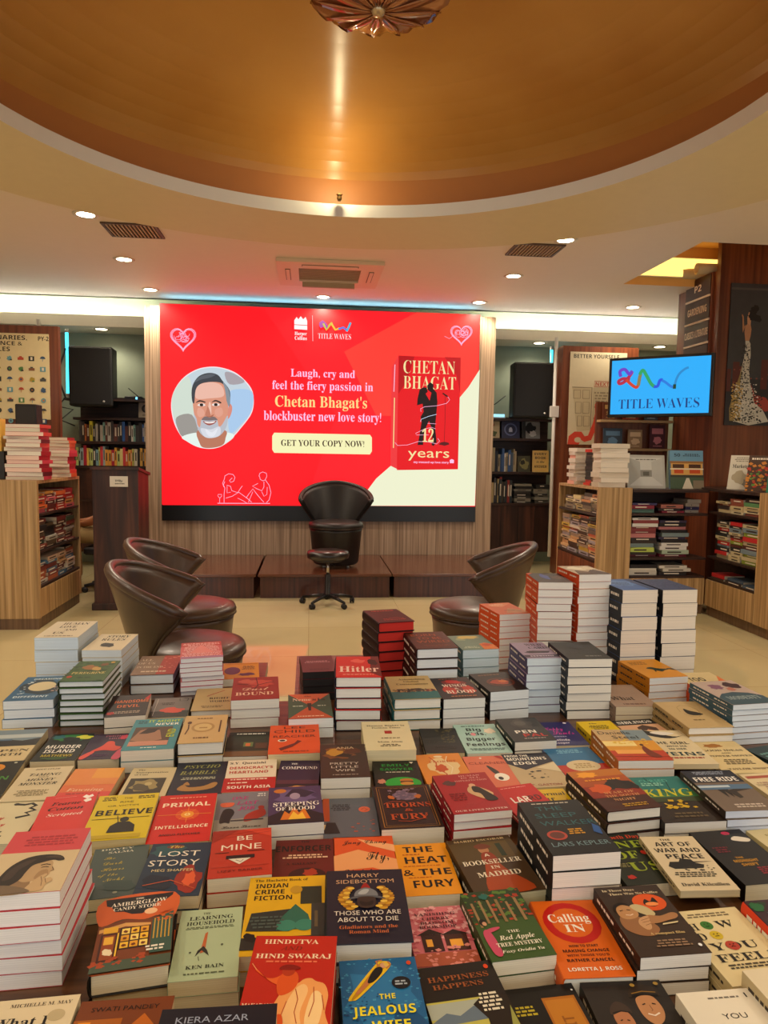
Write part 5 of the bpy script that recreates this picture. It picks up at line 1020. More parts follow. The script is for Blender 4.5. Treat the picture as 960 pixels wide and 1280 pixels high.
# ================================================================== BOOKS ON THE TABLE: how each kind looks
# key: (label, short name for its copies, hardback, cover, spine, page edge, printing)
BK = {
'whati': ('cream book with large italic words at the near corner beside the portrait stack','cream italic book',0,'e3d4b4','d8c7a4','d9c7a0',[('t','MICHELLE M. MAY',.58,.93,.7,.035,'6a5a48','serif'),('t','What I',.42,.76,.62,.085,'1c1814','serif'),('e',.80,.80,.10,.06,'cbbb98'),('ln',.2,.3,.9,.6,6,'4a4034')]),
'swati': ('amber orange book with glowing windows in front of the candy shop novel','amber window book',0,'8a4a10','5a2c0a','cdb78a',[('r',.0,.1,.5,.82,'b8700f'),('r',.05,.3,.18,.8,'e8a020'),('r',.25,.2,.42,.75,'f0b83a'),('r',.5,.1,.9,.7,'6a3208'),('p',[(.55,.7),(.72,.85),(.9,.7)],'c87818'),('t','SWATI PANDEY',.5,.91,.72,.04,'1c0e06','sans')]),
'kiera': ('dark navy book with wide spaced lettering and orange sparks at the table front','navy spark book',0,'232334','1a1a28','cdb78a',[('t','KIERA AZAR',.45,.91,.62,.045,'aab0c0','sans'),('b',.4,.72,.12,.06,'c86a28',2),('b',.72,.7,.08,.05,'a85028',3),('e',.42,.73,.03,.02,'f4c060'),('r',.1,.2,.9,.5,'2e2a48')]),
'hind': ('bright red book with white capitals and an orange rider on top of red copies','red rider book',0,'c8351f','a82a18','c9b28c',[('t','HINDUTVA',.45,.93,.66,.05,'f4dcc0','serif'),('t','AND',.46,.855,.26,.045,'96381c','ital'),('t','HIND SWARAJ',.5,.765,.90,.05,'f4dcc0','serif'),('ln',.12,.69,.85,.72,1,'e88a68'),
 ('q',[(.36,.0),(.34,.2),(.42,.38),(.5,.46),(.6,.48),(.66,.52),(.74,.53),(.8,.5),(.9,.47),(.95,.36),(.93,.2),(.96,.0)],'f0b070'),('q',[(.48,.0),(.47,.2),(.56,.4),(.66,.47),(.72,.4),(.66,.2),(.7,.0)],'f6cc94'),('q',[(.72,.1),(.76,.36),(.84,.4),(.9,.3),(.86,.08)],'f8d8a4'),
 ('q',[(.10,.60),(.08,.63),(.13,.60),(.22,.53),(.34,.47),(.50,.44),(.56,.47),(.54,.54),(.44,.57),(.32,.53),(.22,.535)],'e87838'),('q',[(.40,.36),(.36,.5),(.44,.6),(.56,.59),(.6,.5),(.54,.4)],'e06a2c'),('e',.47,.60,.075,.052,'c04a22'),('q',[(.36,.62),(.4,.66),(.5,.67),(.6,.64),(.58,.62),(.48,.61)],'982210'),('l',[(.1,.61),(.03,.68)],.012,'e8a070'),
 ('l',[(.58,.42),(.62,.32),(.60,.2),(.64,.1)],.008,'b84a20'),('l',[(.78,.44),(.80,.3),(.76,.16)],.008,'b84a20'),('l',[(.5,.3),(.46,.16),(.5,.04)],.008,'c8602c'),('l',[(.88,.36),(.92,.22)],.008,'b84a20'),('q',[(.36,.0),(.36,.14),(.46,.18),(.5,.08),(.48,.0)],'e06a2c'),('t','MAKARAND',.2,.26,.36,.035,'f4dcc0','serif')]),'jealous': ('blue pool book with yellow capitals and a sunbather on a lilo','blue pool book',0,'2b74a0','1d4a68','d0bc94',[('b',.5,.6,.45,.35,'3a88b4',3),('b',.7,.2,.3,.2,'25648e',5),('sp',0,.1,1,1,90,.02,'5aa2c4',6),('sp',0,0,.7,.6,60,.02,'1c5880',7),('q',[(.10,.58),(.14,.54),(.24,.58),(.62,.86),(.66,.94),(.56,.96),(.46,.92)],'e8c42c'),('q',[(.14,.58),(.2,.58),(.58,.88),(.58,.92),(.5,.92)],'c8981c'),
 ('q',[(.18,.60),(.24,.62),(.40,.74),(.50,.80),(.46,.86),(.38,.80),(.28,.70),(.2,.64)],'c88858'),('q',[(.34,.72),(.42,.73),(.54,.83),(.54,.89),(.46,.88),(.38,.8)],'1c1a20'),('e',.57,.91,.045,.032,'d8a888'),('q',[(.57,.93),(.62,.93),(.63,.90),(.6,.89)],'e0c070'),('l',[(.5,.9),(.48,.96),(.56,.97)],.022,'c88858'),('l',[(.6,.87),(.66,.91),(.63,.95)],.022,'c88858'),
 ('e',.76,.70,.12,.07,'15202c'),('ln',.68,.67,.84,.73,2,'b8c0c8'),('e',.90,.92,.03,.025,'d85a2c'),('t','THE',.56,.56,.20,.055,'f0e03c','bold'),('t','JEALOUS',.50,.42,.76,.09,'f0e03c','bold'),('t','WIFE',.56,.27,.46,.09,'f0e03c','bold'),('ln',.3,.1,.8,.16,2,'e0e0e0')]),'happ': ('dark book with a hunched figure under a tree before pale hills','tree hill book',0,'2c2620','1e1a16','cdb78a',[('r',.0,.15,.75,.62,'c9c26a'),('r',0,.45,.7,.6,'b8bcae'),('p',[(0,.42),(.2,.5),(.35,.46),(.55,.54),(.7,.46),(.7,.4),(0,.38)],'7c8a96'),('p',[(0,.1),(.4,.3),(.7,.25),(.7,.05),(0,.0)],'8a9a38'),('p',[(.62,.05),(.66,.4),(.55,.55),(.75,.66),(1,.6),(1,.0)],'33281c'),('p',[(.86,.2),(.98,.5),(1,.2)],'a8a860'),('b',.5,.14,.22,.12,'4c3a26',9),('e',.36,.18,.07,.06,'b09a50'),('t','HAPPINESS',.5,.85,.78,.055,'a8683c','serif'),('t','HAPPENS',.46,.765,.64,.05,'a8683c','serif'),('e',.90,.93,.03,.025,'e05a28'),('ln',.62,.46,.92,.66,5,'e8e0cc')]),
'goldb': ('black book with a golden ticket shaped panel and small yellow print','golden ticket book',0,'1d1a17','141210','c4ae84',[('ln',.05,.68,.36,.8,3,'c8b83c'),('r',.48,.05,.94,.86,'b87a24'),('r',.51,.08,.91,.83,'c88c30'),('t','ISAVIT',.71,.45,.6,.1,'a46a1c','bold',90),('e',.95,.92,.015,.01,'d8d8d8')]),
'soldier': ('dark brown book showing two smiling officers in peaked caps','two officers book',0,'3b3430','2c2622','c4ae84',[('q',[(.08,.1),(.12,.36),(.24,.46),(.36,.46),(.5,.38),(.54,.1)],'2c2a26'),('q',[(.22,.56),(.22,.66),(.30,.70),(.40,.68),(.43,.58),(.38,.49),(.30,.47),(.25,.50)],'c08a64'),('q',[(.20,.66),(.22,.73),(.32,.79),(.42,.75),(.45,.67),(.34,.69)],'54443a'),('l',[(.22,.675),(.33,.695),(.43,.68)],.02,'2a221c'),
 ('q',[(.44,.1),(.48,.48),(.6,.56),(.74,.58),(.92,.52),(1.0,.42),(1,.1)],'25241f'),('q',[(.56,.66),(.57,.80),(.68,.84),(.80,.82),(.84,.70),(.79,.60),(.69,.55),(.61,.58)],'c89870'),('q',[(.52,.82),(.55,.90),(.70,.96),(.86,.92),(.89,.83),(.7,.86)],'46382c'),('l',[(.55,.835),(.7,.855),(.87,.84)],.03,'1e1814'),('l',[(.56,.862),(.7,.882),(.86,.868)],.012,'a8843c'),
 ('l',[(.27,.60),(.30,.61)],.014,'2a1c14'),('l',[(.35,.605),(.38,.60)],.014,'2a1c14'),('l',[(.27,.545),(.33,.53),(.39,.55)],.016,'f0e0d0'),('l',[(.62,.745),(.66,.755)],.016,'2a1c14'),('l',[(.74,.755),(.78,.745)],.016,'2a1c14'),('l',[(.70,.74),(.71,.69),(.69,.68)],.008,'9a6c4c'),('l',[(.63,.655),(.70,.635),(.77,.66)],.02,'f0e0d0'),
 ('p',[(.6,.5),(.72,.52),(.7,.47),(.6,.46)],'a88c50'),('p',[(.86,.5),(.97,.45),(.96,.41),(.86,.46)],'a88c50'),('q',[(.8,.4),(.86,.44),(.88,.36),(.82,.34)],'d8d0c0'),('p',[(.1,.36),(.24,.44),(.24,.40),(.11,.32)],'a88c50'),('p',[(.36,.43),(.48,.38),(.48,.34),(.36,.39)],'a88c50'),('e',.62,.945,.03,.018,'b89850'),('e',.92,.955,.03,.018,'b89850')]),'enough': ('plain white book with widely spaced black capitals at the near table edge','plain white capitals book',0,'ebe3d2','e0d6c0','d8c9a8',[('t','YOU',.55,.72,.32,.055,'1d1a17','sans'),('t','ARE',.58,.58,.30,.055,'1d1a17','sans'),('t','ENOUGH',.55,.44,.62,.055,'1d1a17','sans'),('ln',.3,.9,.85,.93,1,'8a8278'),('r',.88,.9,.9,.95,'1d1a17')]),
'creamr': ('cream book with thick black strokes beside the plain white capitals book','cream stroke book',0,'e6dabf','cdbd98','d4c3a0',[('t','HELLO',.7,.55,.8,.11,'2a241e','serif'),('ln',.3,.2,.9,.4,3,'6a5f50')]),
'feel': ('cream book with three round coloured faces among tall thin capitals','three faces book',0,'e3d5ac','cfbd90','d0bd92',[('ln',.15,.88,.85,.95,2,'8a7c60'),('t','H',.16,.76,.12,.095,'2a2620','serif'),('e',.36,.77,.085,.06,'4c8a3c'),('t','W',.62,.77,.26,.095,'2a2620','serif'),('t','D',.16,.62,.12,.095,'2a2620','serif'),('e',.37,.625,.085,.06,'d8c030'),('t','YOU',.48,.475,.66,.095,'2a2620','serif'),('e',.46,.475,.09,.062,'c05038'),('t','FEEL?',.5,.325,.78,.095,'2a2620','serif'),('ln',.12,.18,.9,.25,2,'5a5040'),('ln',.35,.06,.7,.1,1,'5a5040'),('e',.335,.785,.01,.007,'1c2c14'),('e',.385,.785,.01,.007,'1c2c14'),('e',.345,.64,.01,.007,'4a4010'),('e',.395,.64,.01,.007,'4a4010'),('e',.435,.49,.01,.007,'4a1810'),('e',.485,.49,.01,.007,'4a1810'),('l',[(.33,.755),(.36,.748),(.39,.755)],.01,'1c2c14'),('l',[(.34,.61),(.40,.61)],.01,'4a4010'),('l',[(.43,.455),(.46,.465),(.49,.455)],.01,'4a1810')]),
'flower': ('dark floral book with red capitals and an orange lettered spine','dark floral book',1,'4a2a38','e0542c','cdb78a',[('sp',.02,.0,.98,.98,40,.06,'2c4a2c',8),('b',.3,.75,.14,.1,'8a6a98',3),('b',.35,.5,.1,.08,'a884a8',4),('b',.7,.85,.12,.1,'3a7a3c',5),('b',.12,.9,.1,.07,'2f7a48',6),('t','THE',.75,.66,.4,.1,'e8502c','bold'),('t','RIVER',.68,.46,.6,.12,'e8502c','bold'),('ln',.4,.2,.9,.3,2,'d8c8b8')]),
'woman': ('brown book with a sepia woman and orange badge on three white paperbacks','sepia woman book',0,'4b382c','33261d','e6e0d4',[('t','In Those Days',.34,.94,.5,.032,'e8d8b8','serif'),('t','There Was No Coffee',.54,.88,.76,.032,'e8d8b8','serif'),('e',.68,.73,.25,.13,'e06a20'),('q',[(.58,.70),(.64,.78),(.7,.74),(.78,.80),(.8,.70),(.7,.66)],'2a1c14'),('e',.70,.70,.1,.03,'f0a060'),
 ('q',[(.06,.38),(.08,.52),(.2,.58),(.34,.54),(.5,.44),(.54,.34),(.4,.26),(.2,.28)],'a87c54'),('q',[(.10,.56),(.12,.66),(.22,.71),(.34,.68),(.40,.60),(.36,.53),(.24,.50),(.15,.51)],'c89c70'),('q',[(.34,.68),(.44,.71),(.58,.66),(.64,.56),(.56,.52),(.46,.56),(.40,.60)],'cfc098'),('q',[(.42,.44),(.5,.54),(.68,.52),(.88,.56),(.95,.53),(.9,.48),(.74,.45),(.56,.42)],'b88c62'),('q',[(.3,.42),(.36,.5),(.5,.53),(.48,.45),(.44,.36),(.36,.34)],'d0a880'),
 ('l',[(.36,.47),(.5,.5)],.008,'8a6040'),('l',[(.36,.44),(.49,.46)],.008,'8a6040'),('l',[(.38,.40),(.47,.42)],.008,'8a6040'),('l',[(.15,.62),(.2,.63)],.014,'3a2418'),('l',[(.26,.635),(.31,.625)],.014,'3a2418'),('l',[(.20,.56),(.26,.55),(.31,.565)],.016,'f0d8c0'),('q',[(.08,.6),(.1,.7),(.22,.74),(.34,.71),(.24,.71),(.13,.67)],'2c1e16'),('p',[(.62,.39),(.86,.41),(.88,.43),(.64,.41)],'e0d0a8'),('t','A compact film',.60,.28,.5,.03,'e0c890','serif'),('ln',.3,.1,.85,.2,3,'a88c70'),('e',.92,.1,.025,.02,'f0f0f0')]),'calling': ('orange hardback with a huge red ring holding white letters','orange ring book',1,'e07a20','d06a18','e2dccc',[('e',.5,.68,.42,.28,'c8281c'),('e',.5,.68,.30,.2,'e07a20'),('t','Calling',.48,.74,.62,.11,'f4ece0','serif'),('t','IN',.5,.60,.3,.1,'f4ece0','serif'),('t','HOW TO START',.5,.37,.42,.03,'3a1c10','bold'),('t','MAKING CHANGE',.5,.31,.66,.035,'3a1c10','bold'),('t',"WITH THOSE YOU'D",.5,.255,.6,.028,'7a3c14','bold'),('t','RATHER CANCEL',.5,.195,.66,.035,'3a1c10','bold'),('t','LORETTA J. ROSS',.5,.09,.74,.04,'f4ece0','bold')]),
'apple': ('green forest book with a girl in pink reaching for apples','green forest book',0,'4e6a34','3c5428','e0d6bc',[('r',0,.55,1,1,'38502a'),('sp',.0,.5,1,1,36,.04,'b84a2c',2),('sp',.0,.6,1,1,30,.05,'6a8c40',3),('r',.08,.45,.12,.82,'a88c64'),('r',.22,.5,.26,.85,'a88c64'),('r',.36,.5,.4,.85,'a88c64'),('r',.5,.5,.55,.85,'9a8058'),('r',.66,.5,.7,.8,'a88c64'),('r',.82,.5,.87,.85,'a88c64'),('q',[(.1,.08),(.06,.34),(.13,.42),(.2,.34),(.22,.08)],'d0607c'),('e',.14,.52,.06,.05,'2c1c18'),('e',.155,.5,.035,.03,'d8a888'),('q',[(.16,.42),(.34,.44),(.34,.41),(.17,.37)],'d0607c'),('b',.35,.9,.08,.05,'2c7a70',5),('t','THE',.54,.36,.2,.035,'f0ead8','serif'),('t','Red Apple',.55,.28,.56,.06,'f0ead8','ital'),('t','TREE MYSTERY',.54,.19,.72,.05,'f0ead8','serif'),('t','Foxy Ovidia Yu',.54,.10,.66,.035,'f0ead8','ital')]),
'cherry': ('pink blossom book with a small lit bookshop among cherry trees','pink blossom book',0,'d8848c','c06a70','cdb78a',[('sp',0,.4,1,1,90,.05,'eab4b4',1),('sp',0,.3,1,.8,50,.05,'c86a72',2),('r',.18,.22,.5,.5,'4a2c28'),('r',.55,.22,.92,.48,'5a342c'),('p',[(.12,.5),(.34,.6),(.55,.5)],'3a2420'),('p',[(.5,.48),(.73,.57),(.97,.48)],'3a2420'),('r',.24,.3,.34,.42,'f0b450'),('r',.62,.28,.82,.4,'f0b450'),('r',0,0,1,.2,'b86a50'),('sp',0,0,1,.3,40,.04,'e09a90',3),('t','THE',.42,.93,.16,.03,'4a1c28','serif'),('t','VANISHING',.5,.855,.7,.05,'4a1c28','serif'),('t','CHERRY',.5,.775,.46,.05,'4a1c28','serif'),('t','BLOSSOM',.5,.70,.56,.05,'4a1c28','serif'),('t','BOOKSHOP',.5,.625,.62,.05,'4a1c28','serif')]),
'harry': ('navy hardback with a gladiator helmet inside a gold laurel wreath','navy helmet book',1,'2b2b40','20202f','e4dfd2',[('t','HARRY',.48,.91,.42,.055,'d8b490','sans'),('t','SIDEBOTTOM',.5,.82,.74,.055,'d8b490','sans'),
 *[('e',.5+sg*(.20+.10*math.sin(3.14*i/9)),.44+.031*i,.055,.022,('d8a83c','b8862c')[i%2]) for i in range(10) for sg in (-1,1)],*[('e',.5+sg*(.15+.10*math.sin(3.14*i/9)),.455+.031*i,.045,.018,('e8c45c','c8983c')[i%2]) for i in range(9) for sg in (-1,1)],
 ('q',[(.36,.58),(.38,.66),(.5,.71),(.62,.66),(.64,.58),(.5,.59)],'8a8c90'),('q',[(.40,.62),(.46,.68),(.54,.68),(.5,.62)],'b8babc'),('q',[(.26,.545),(.38,.59),(.62,.59),(.74,.545),(.6,.56),(.4,.56)],'6c6e74'),('q',[(.40,.45),(.39,.56),(.5,.58),(.61,.56),(.60,.45),(.5,.42)],'4a3a36'),('q',[(.42,.52),(.5,.50),(.58,.52),(.56,.46),(.44,.46)],'2c2220'),('q',[(.44,.70),(.5,.78),(.56,.70),(.5,.71)],'a8302c'),
 ('t','THOSE WHO ARE',.5,.36,.80,.055,'e8e0d4','sans'),('t','ABOUT TO DIE',.5,.275,.72,.055,'e8e0d4','sans'),('t','Gladiators and the',.5,.18,.68,.04,'c87848','serif'),('t','Roman Mind',.5,.12,.46,.04,'c87848','serif')]),'crime': ('bright yellow book with green roofs and a dark train illustration','yellow train book',0,'e2b81c','c89c14','d0bc94',[('t','The Hachette Book of',.42,.95,.7,.035,'2c2410','serif'),('t','INDIAN',.30,.87,.42,.06,'2c2410','bold'),('t','CRIME',.28,.785,.38,.06,'2c2410','bold'),('t','FICTION',.33,.70,.48,.06,'2c2410','bold'),('r',.68,.6,.95,.84,'3a4438'),('e',.62,.8,.08,.055,'c8a030'),('p',[(.04,.28),(.08,.5),(.56,.54),(.56,.26)],'3c4440'),('p',[(.4,.28),(.46,.44),(.62,.6),(.78,.46),(.84,.28)],'3a7a68'),('e',.52,.33,.12,.07,'4c9480'),('e',.74,.33,.12,.07,'4c9480'),('r',.82,.2,.99,.6,'4a4c48'),('r',0,.06,1,.2,'3c3a34'),('b',.1,.2,.08,.06,'1c1c18',4),('r',.86,.3,.9,.5,'7a6a50'),('ln',.06,.3,.5,.46,4,'5c6a64')]),
'learn': ('pale mint book with a single arrow flying upward','mint arrow book',0,'b9c6a6','a2ae8e','cdbb8e',[('t','THE',.42,.93,.12,.03,'4a5240','serif'),('t','LEARNING',.5,.86,.7,.055,'3c4434','serif'),('t','HOUSEHOLD',.5,.78,.76,.055,'3c4434','serif'),('ln',.12,.69,.88,.73,2,'6a7258'),('p',[(.40,.34),(.44,.62),(.48,.64),(.47,.36)],'c87848'),('p',[(.33,.30),(.42,.38),(.54,.30),(.5,.38),(.44,.44),(.36,.38)],'3c3c34'),('l',[(.38,.3),(.4,.24)],.01,'6a6a5c'),('e',.72,.44,.02,.015,'6a705c'),('e',.25,.36,.018,.012,'6a705c'),('t','KEN BAIN',.5,.16,.56,.045,'4a5240','serif'),('ln',.15,.06,.85,.09,1,'6a7258')]),
'amber': ('novel showing a glowing timber sweet shop, propped on top of its twin','candy shop novel',1,'c0662c','2a2420','dccfae',[('r',0,0,1,1,'7a4a28'),('q',[(.0,.62),(0,1),(1,1),(1,.62),(.8,.68),(.6,.64),(.3,.68)],'d8743a'),('p',[(.02,1),(.05,.9),(.12,.88),(.18,.8),(.3,.79),(.42,.74),(.56,.73),(.7,.8),(.76,.88),(.88,.9),(.97,.96),(.98,1)],'26242a'),('t','THE',.5,.965,.12,.025,'f0e8d8','serif'),('t','AMBERGLOW',.5,.905,.78,.055,'f0e8d8','serif'),('t','CANDY STORE',.48,.835,.66,.045,'f0e8d8','serif'),('e',.68,.75,.09,.045,'f0c8a0'),
 ('p',[(0,.60),(.36,.66),(.72,.62),(.72,.06),(0,.06)],'8c4f26'),('p',[(.02,.56),(.36,.62),(.70,.58),(.70,.53),(.36,.57),(.02,.51)],'e0b070'),('r',.08,.50,.27,.58,'f0c040'),('r',.3,.26,.70,.55,'4c2814'),
 *[('r',.325+.125*i,.28+.09*j,.43+.125*i,.355+.09*j,('f4c848','e8b038','f8dc80')[(i+j)%3]) for i in range(3) for j in range(3)],*[('b',.375+.125*i,.31+.09*j,.03,.018,'8a4a20',i*3+j) for i in range(3) for j in range(3)],
 ('r',.06,.12,.30,.48,'5c2c14'),('r',.09,.15,.25,.46,'a85a24'),('r',.11,.34,.23,.44,'f0c050'),('r',.275,.14,.295,.48,'f8d050'),('b',.18,.24,.07,.05,'f0e0c0',4),
 ('p',[(.72,.16),(.72,.60),(1,.70),(1,.16)],'4a6a5c'),*[('r',.745+.05*i,.34,.762+.05*i,.62,'d0a848') for i in range(5)],('sp',.72,.58,1,.74,16,.03,'d8743a',3),('r',0,0,1,.12,'5c6a58'),('sp',.0,.06,.7,.16,22,.04,'b85a2c',4),('ln',.66,.18,.92,.26,2,'f0e8d8')]),'ambertwo': ('twin of the sweet shop novel lying flat half under the other','under candy shop novel',1,'8c4f26','2a2420','cbb98e',[('r',0,.75,1,1,'26242a'),('r',0,.6,1,.75,'d8743a'),('r',.05,.3,.2,.5,'f0c040'),('r',.1,.1,.24,.26,'a85a24'),('sp',0,.05,.3,.3,12,.05,'c86a30',2)]),
'portrait': ('rose pink book with a sepia portrait on the tall stack at the table corner','rose portrait book',0,'d65a60','c04a58','e9e4de',[('r',0,.0,1,.62,'d9c6a4'),('ln',.2,.72,.9,.9,4,'b8404a'),
 ('q',[(.02,.0),(.04,.12),(.14,.22),(.3,.26),(.5,.2),(.6,.0)],'b49a78'),('q',[(.34,.03),(.36,.2),(.5,.26),(.58,.16),(.56,.02)],'a08464'),
 ('q',[(.40,.22),(.40,.38),(.50,.48),(.64,.49),(.73,.44),(.755,.37),(.80,.31),(.765,.29),(.755,.235),(.70,.19),(.58,.16),(.48,.16)],'c4a882'),('q',[(.60,.2),(.62,.3),(.70,.33),(.74,.28),(.745,.23),(.68,.19)],'b3946e'),
 ('q',[(.16,.12),(.18,.28),(.24,.42),(.38,.53),(.58,.565),(.78,.54),(.86,.47),(.80,.45),(.72,.47),(.60,.44),(.50,.40),(.46,.30),(.44,.2),(.36,.12),(.26,.08)],'3a2e26'),('q',[(.22,.2),(.26,.36),(.38,.47),(.5,.5),(.44,.42),(.36,.34),(.32,.22)],'54443a'),('q',[(.6,.52),(.72,.54),(.84,.49),(.74,.5)],'5a4a3e'),
 ('l',[(.60,.395),(.66,.41),(.72,.395)],.016,'3a2c22'),('l',[(.62,.36),(.67,.37),(.71,.36)],.014,'2c201a'),('l',[(.755,.36),(.79,.31),(.76,.295)],.010,'7a5c44'),('l',[(.69,.245),(.74,.25)],.018,'7a4c3c'),
 ('q',[(.56,.02),(.60,.14),(.66,.22),(.72,.26),(.745,.24),(.72,.18),(.80,.2),(.84,.15),(.78,.10),(.76,.02)],'cdb28c'),('l',[(.68,.22),(.72,.15),(.74,.08)],.008,'8a6c50'),('l',[(.74,.19),(.78,.12)],.008,'8a6c50'),('q',[(.04,.0),(.1,.1),(.3,.12),(.56,.06),(.6,.0)],'8a7660')]),'taming': ('cream book with a bold slanted black title in three lines','cream slanted title book',0,'d8cbac','c0b28e','cfc09a',[('t','DOUG LYNAM',.5,.93,.5,.04,'3a342a','ital'),('t','TAMING',.52,.76,.62,.075,'221e1a','ital'),('t','YOUR',.52,.68,.2,.03,'6a6050','ital'),('t','MONEY',.5,.60,.58,.07,'221e1a','ital'),('t','MONSTER',.5,.48,.74,.075,'221e1a','ital'),('ln',.15,.12,.85,.3,4,'9a8c6c')]),
'snake': ('cream book with red handwriting and a coiled dark snake','snake book',0,'d9d0b0','c0b28e','cfc09a',[('l',[(.45,.95),(.6,.93),(.72,.96),(.82,.90),(.74,.84),(.86,.78),(.72,.72),(.82,.66),(.6,.60)],.07,'2c2a26'),('e',.44,.95,.05,.03,'2c2a26'),('t','Scary',.2,.62,.42,.08,'c83c34','script'),('t','Money',.3,.46,.42,.08,'c83c34','script'),('ln',.1,.15,.6,.3,3,'6a604c')]),
'fawn': ('peach to orange blended book with a pale script title','peach script book',0,'e0824e','d06a48','d0b890',[('r',0,.55,1,1,'e39a58'),('r',.45,.72,1,1,'e8ab52'),('r',0,0,1,.36,'dc5c50'),('t','Fawning',.48,.42,.7,.075,'f4ccb0','ital'),('ln',.15,.2,.85,.34,3,'a83a34')]),
'fearne': ('coral red book with black handwritten name and white hearts','coral heart book',0,'db4b46','c83c3c','d0b890',[('t','Fearne',.45,.76,.56,.085,'221414','ital'),('t','Cotton',.48,.62,.66,.085,'221414','ital'),('t','Scripted',.5,.46,.66,.07,'f4dcd0','ital'),('p',[(.72,.9),(.78,.96),(.84,.92),(.9,.96),(.94,.9),(.82,.84)],'f8f0ea'),('p',[(.76,.8),(.82,.84),(.9,.84),(.92,.78),(.82,.74)],'f8f0ea'),('l',[(.2,.92),(.6,.93)],.015,'f0a8a0')]),
'interp': ('beige book with a framed antique picture of animals','beige animal picture book',0,'d3c5a2','b8a880','cbb98e',[('t','The',.22,.92,.16,.045,'4a4234','serif'),('t','Interpretation',.48,.83,.72,.045,'4a4234','serif'),('t','of Cats',.26,.75,.3,.045,'4a4234','serif'),('r',.08,.1,.86,.62,'4a4434'),('b',.45,.38,.3,.22,'a89868',3),('b',.4,.3,.2,.14,'6a6048',4),('e',.52,.42,.08,.06,'c8b888')]),
'believe': ('bright yellow book with heavy black letters above a silhouetted man','yellow silhouette book',0,'dcc60f','c8b00c','cfbd8c',[('ln',.06,.86,.34,.96,3,'5a5010'),('ln',.66,.88,.95,.96,2,'5a5010'),('t','THE',.5,.91,.14,.04,'7a6c14','sans'),('t','RISE',.5,.82,.22,.04,'8a7c14','sans'),('t','OR VICTIM',.46,.735,.5,.035,'7a6c14','sans'),('t','BELIEVE',.52,.58,.90,.12,'1c1a10','bold'),('l',[(.05,.44),(.95,.45)],.014,'3a3410'),('l',[(.44,.5),(.5,.3)],.012,'2a2610'),('p',[(.36,.14),(.38,.28),(.48,.36),(.66,.36),(.76,.28),(.78,.14)],'26241c'),('e',.57,.41,.07,.055,'26241c'),('r',.1,.02,.9,.1,'c8b010')]),
'primal': ('vivid red book with a bursting golden star between white words','red starburst book',0,'d5301c','b82414','cfbd94',[('t','PRIMAL',.5,.77,.82,.09,'f6e4cc','bold'),('e',.55,.55,.20,.12,'e0642c'),('e',.55,.55,.11,.07,'f0a83c'),('e',.55,.55,.05,.03,'fff0b0'),('l',[(.05,.555),(.95,.55)],.012,'f0b050'),('l',[(.55,.38),(.55,.72)],.01,'f0a040'),('l',[(.42,.45),(.68,.65)],.008,'f0a040'),('l',[(.42,.65),(.68,.45)],.008,'f0a040'),('t','INTELLIGENCE',.5,.30,.86,.06,'f6e4cc','bold'),('t','ANGUS FLETCHER',.5,.15,.66,.035,'5a1008','bold'),('ln',.1,.9,.9,.94,1,'f0a890')]),
'dark': ('slate teal book with pale yellow handwritten lines','slate handwriting book',0,'5b6a66','48544f','cdbb8e',[('t','DOVEY',.42,.96,.6,.035,'dcd6c4','serif'),('t','SALMA',.5,.89,.46,.04,'dcd6c4','serif'),('t','The',.32,.77,.2,.05,'c8b860','script'),('t','Dark',.4,.66,.34,.06,'c8b860','script'),('t','Hours',.42,.54,.4,.06,'c8b860','script'),('t','of the',.36,.43,.34,.05,'c8b860','script'),('t','Night',.48,.33,.36,.06,'c8b860','script'),('b',.6,.2,.3,.12,'4e625f',4),('e',.55,.08,.04,.02,'a8a894')]),
'lost': ('dark blue painted book with large white capitals and a red glow','blue painted book',0,'26455c','1a3040','d0be98',[('b',.3,.85,.3,.12,'3a6a70',1),('b',.75,.3,.2,.25,'a83c24',2),('b',.78,.3,.1,.14,'e07040',3),('b',.3,.25,.25,.15,'1c3348',4),('b',.4,.92,.14,.04,'8a4a3c',5),('t','The',.42,.92,.24,.05,'d8c060','ital'),('t','LOST',.5,.78,.66,.1,'f0e8d8','sans'),('t','STORY',.46,.60,.80,.11,'f0e8d8','sans'),('t','MEG SHAFFER',.48,.46,.66,.045,'e8d8a8','sans'),('l',[(.1,.2),(.5,.28),(.9,.12)],.02,'c86a3c')]),
'bemine': ('brick red book with white letters above a torn paper note','brick red note book',0,'c4472c','a83820','d9cbac',[('p',[(0,.72),(.45,1),(0,1)],'aa3a22'),('p',[(.5,1),(1,.8),(1,1)],'d8583c'),('l',[(0,.8),(1,.92)],.01,'a83820'),('l',[(0,.86),(1,.98)],.008,'a83820'),('t','BE',.55,.80,.26,.1,'f2e6d4','sans'),('t','MINE',.5,.605,.66,.12,'f2e6d4','sans'),('r',.08,.49,.3,.505,'5a1c14'),('r',.6,.5,.88,.515,'5a1c14'),('r',.26,.36,.72,.43,'33181a'),('p',[(.3,.36),(.66,.36),(.48,.24)],'e4dccb'),('l',[(.42,.33),(.5,.29),(.54,.33)],.012,'6a5a50'),('t','LIZZY BARBER',.5,.12,.7,.04,'7a2414','sans'),('l',[(.05,.2),(.95,.2)],.01,'a83820')]),
'enforcer': ('dark red book with condensed black capitals under the white note book','dark red capitals book',0,'7c2418','5a1810','cfbd94',[('t','THE',.5,.95,.14,.035,'1c0e0a','bold'),('t','ENFORCER',.48,.80,.94,.12,'1c0e0a','bold'),('ln',.12,.58,.9,.68,2,'e8c8a8'),('t','A. GALLANT',.45,.48,.5,.04,'1c0e0a','serif'),('e',.55,.25,.3,.14,'4a120c'),('b',.6,.3,.12,.08,'b84a2c',3)]),
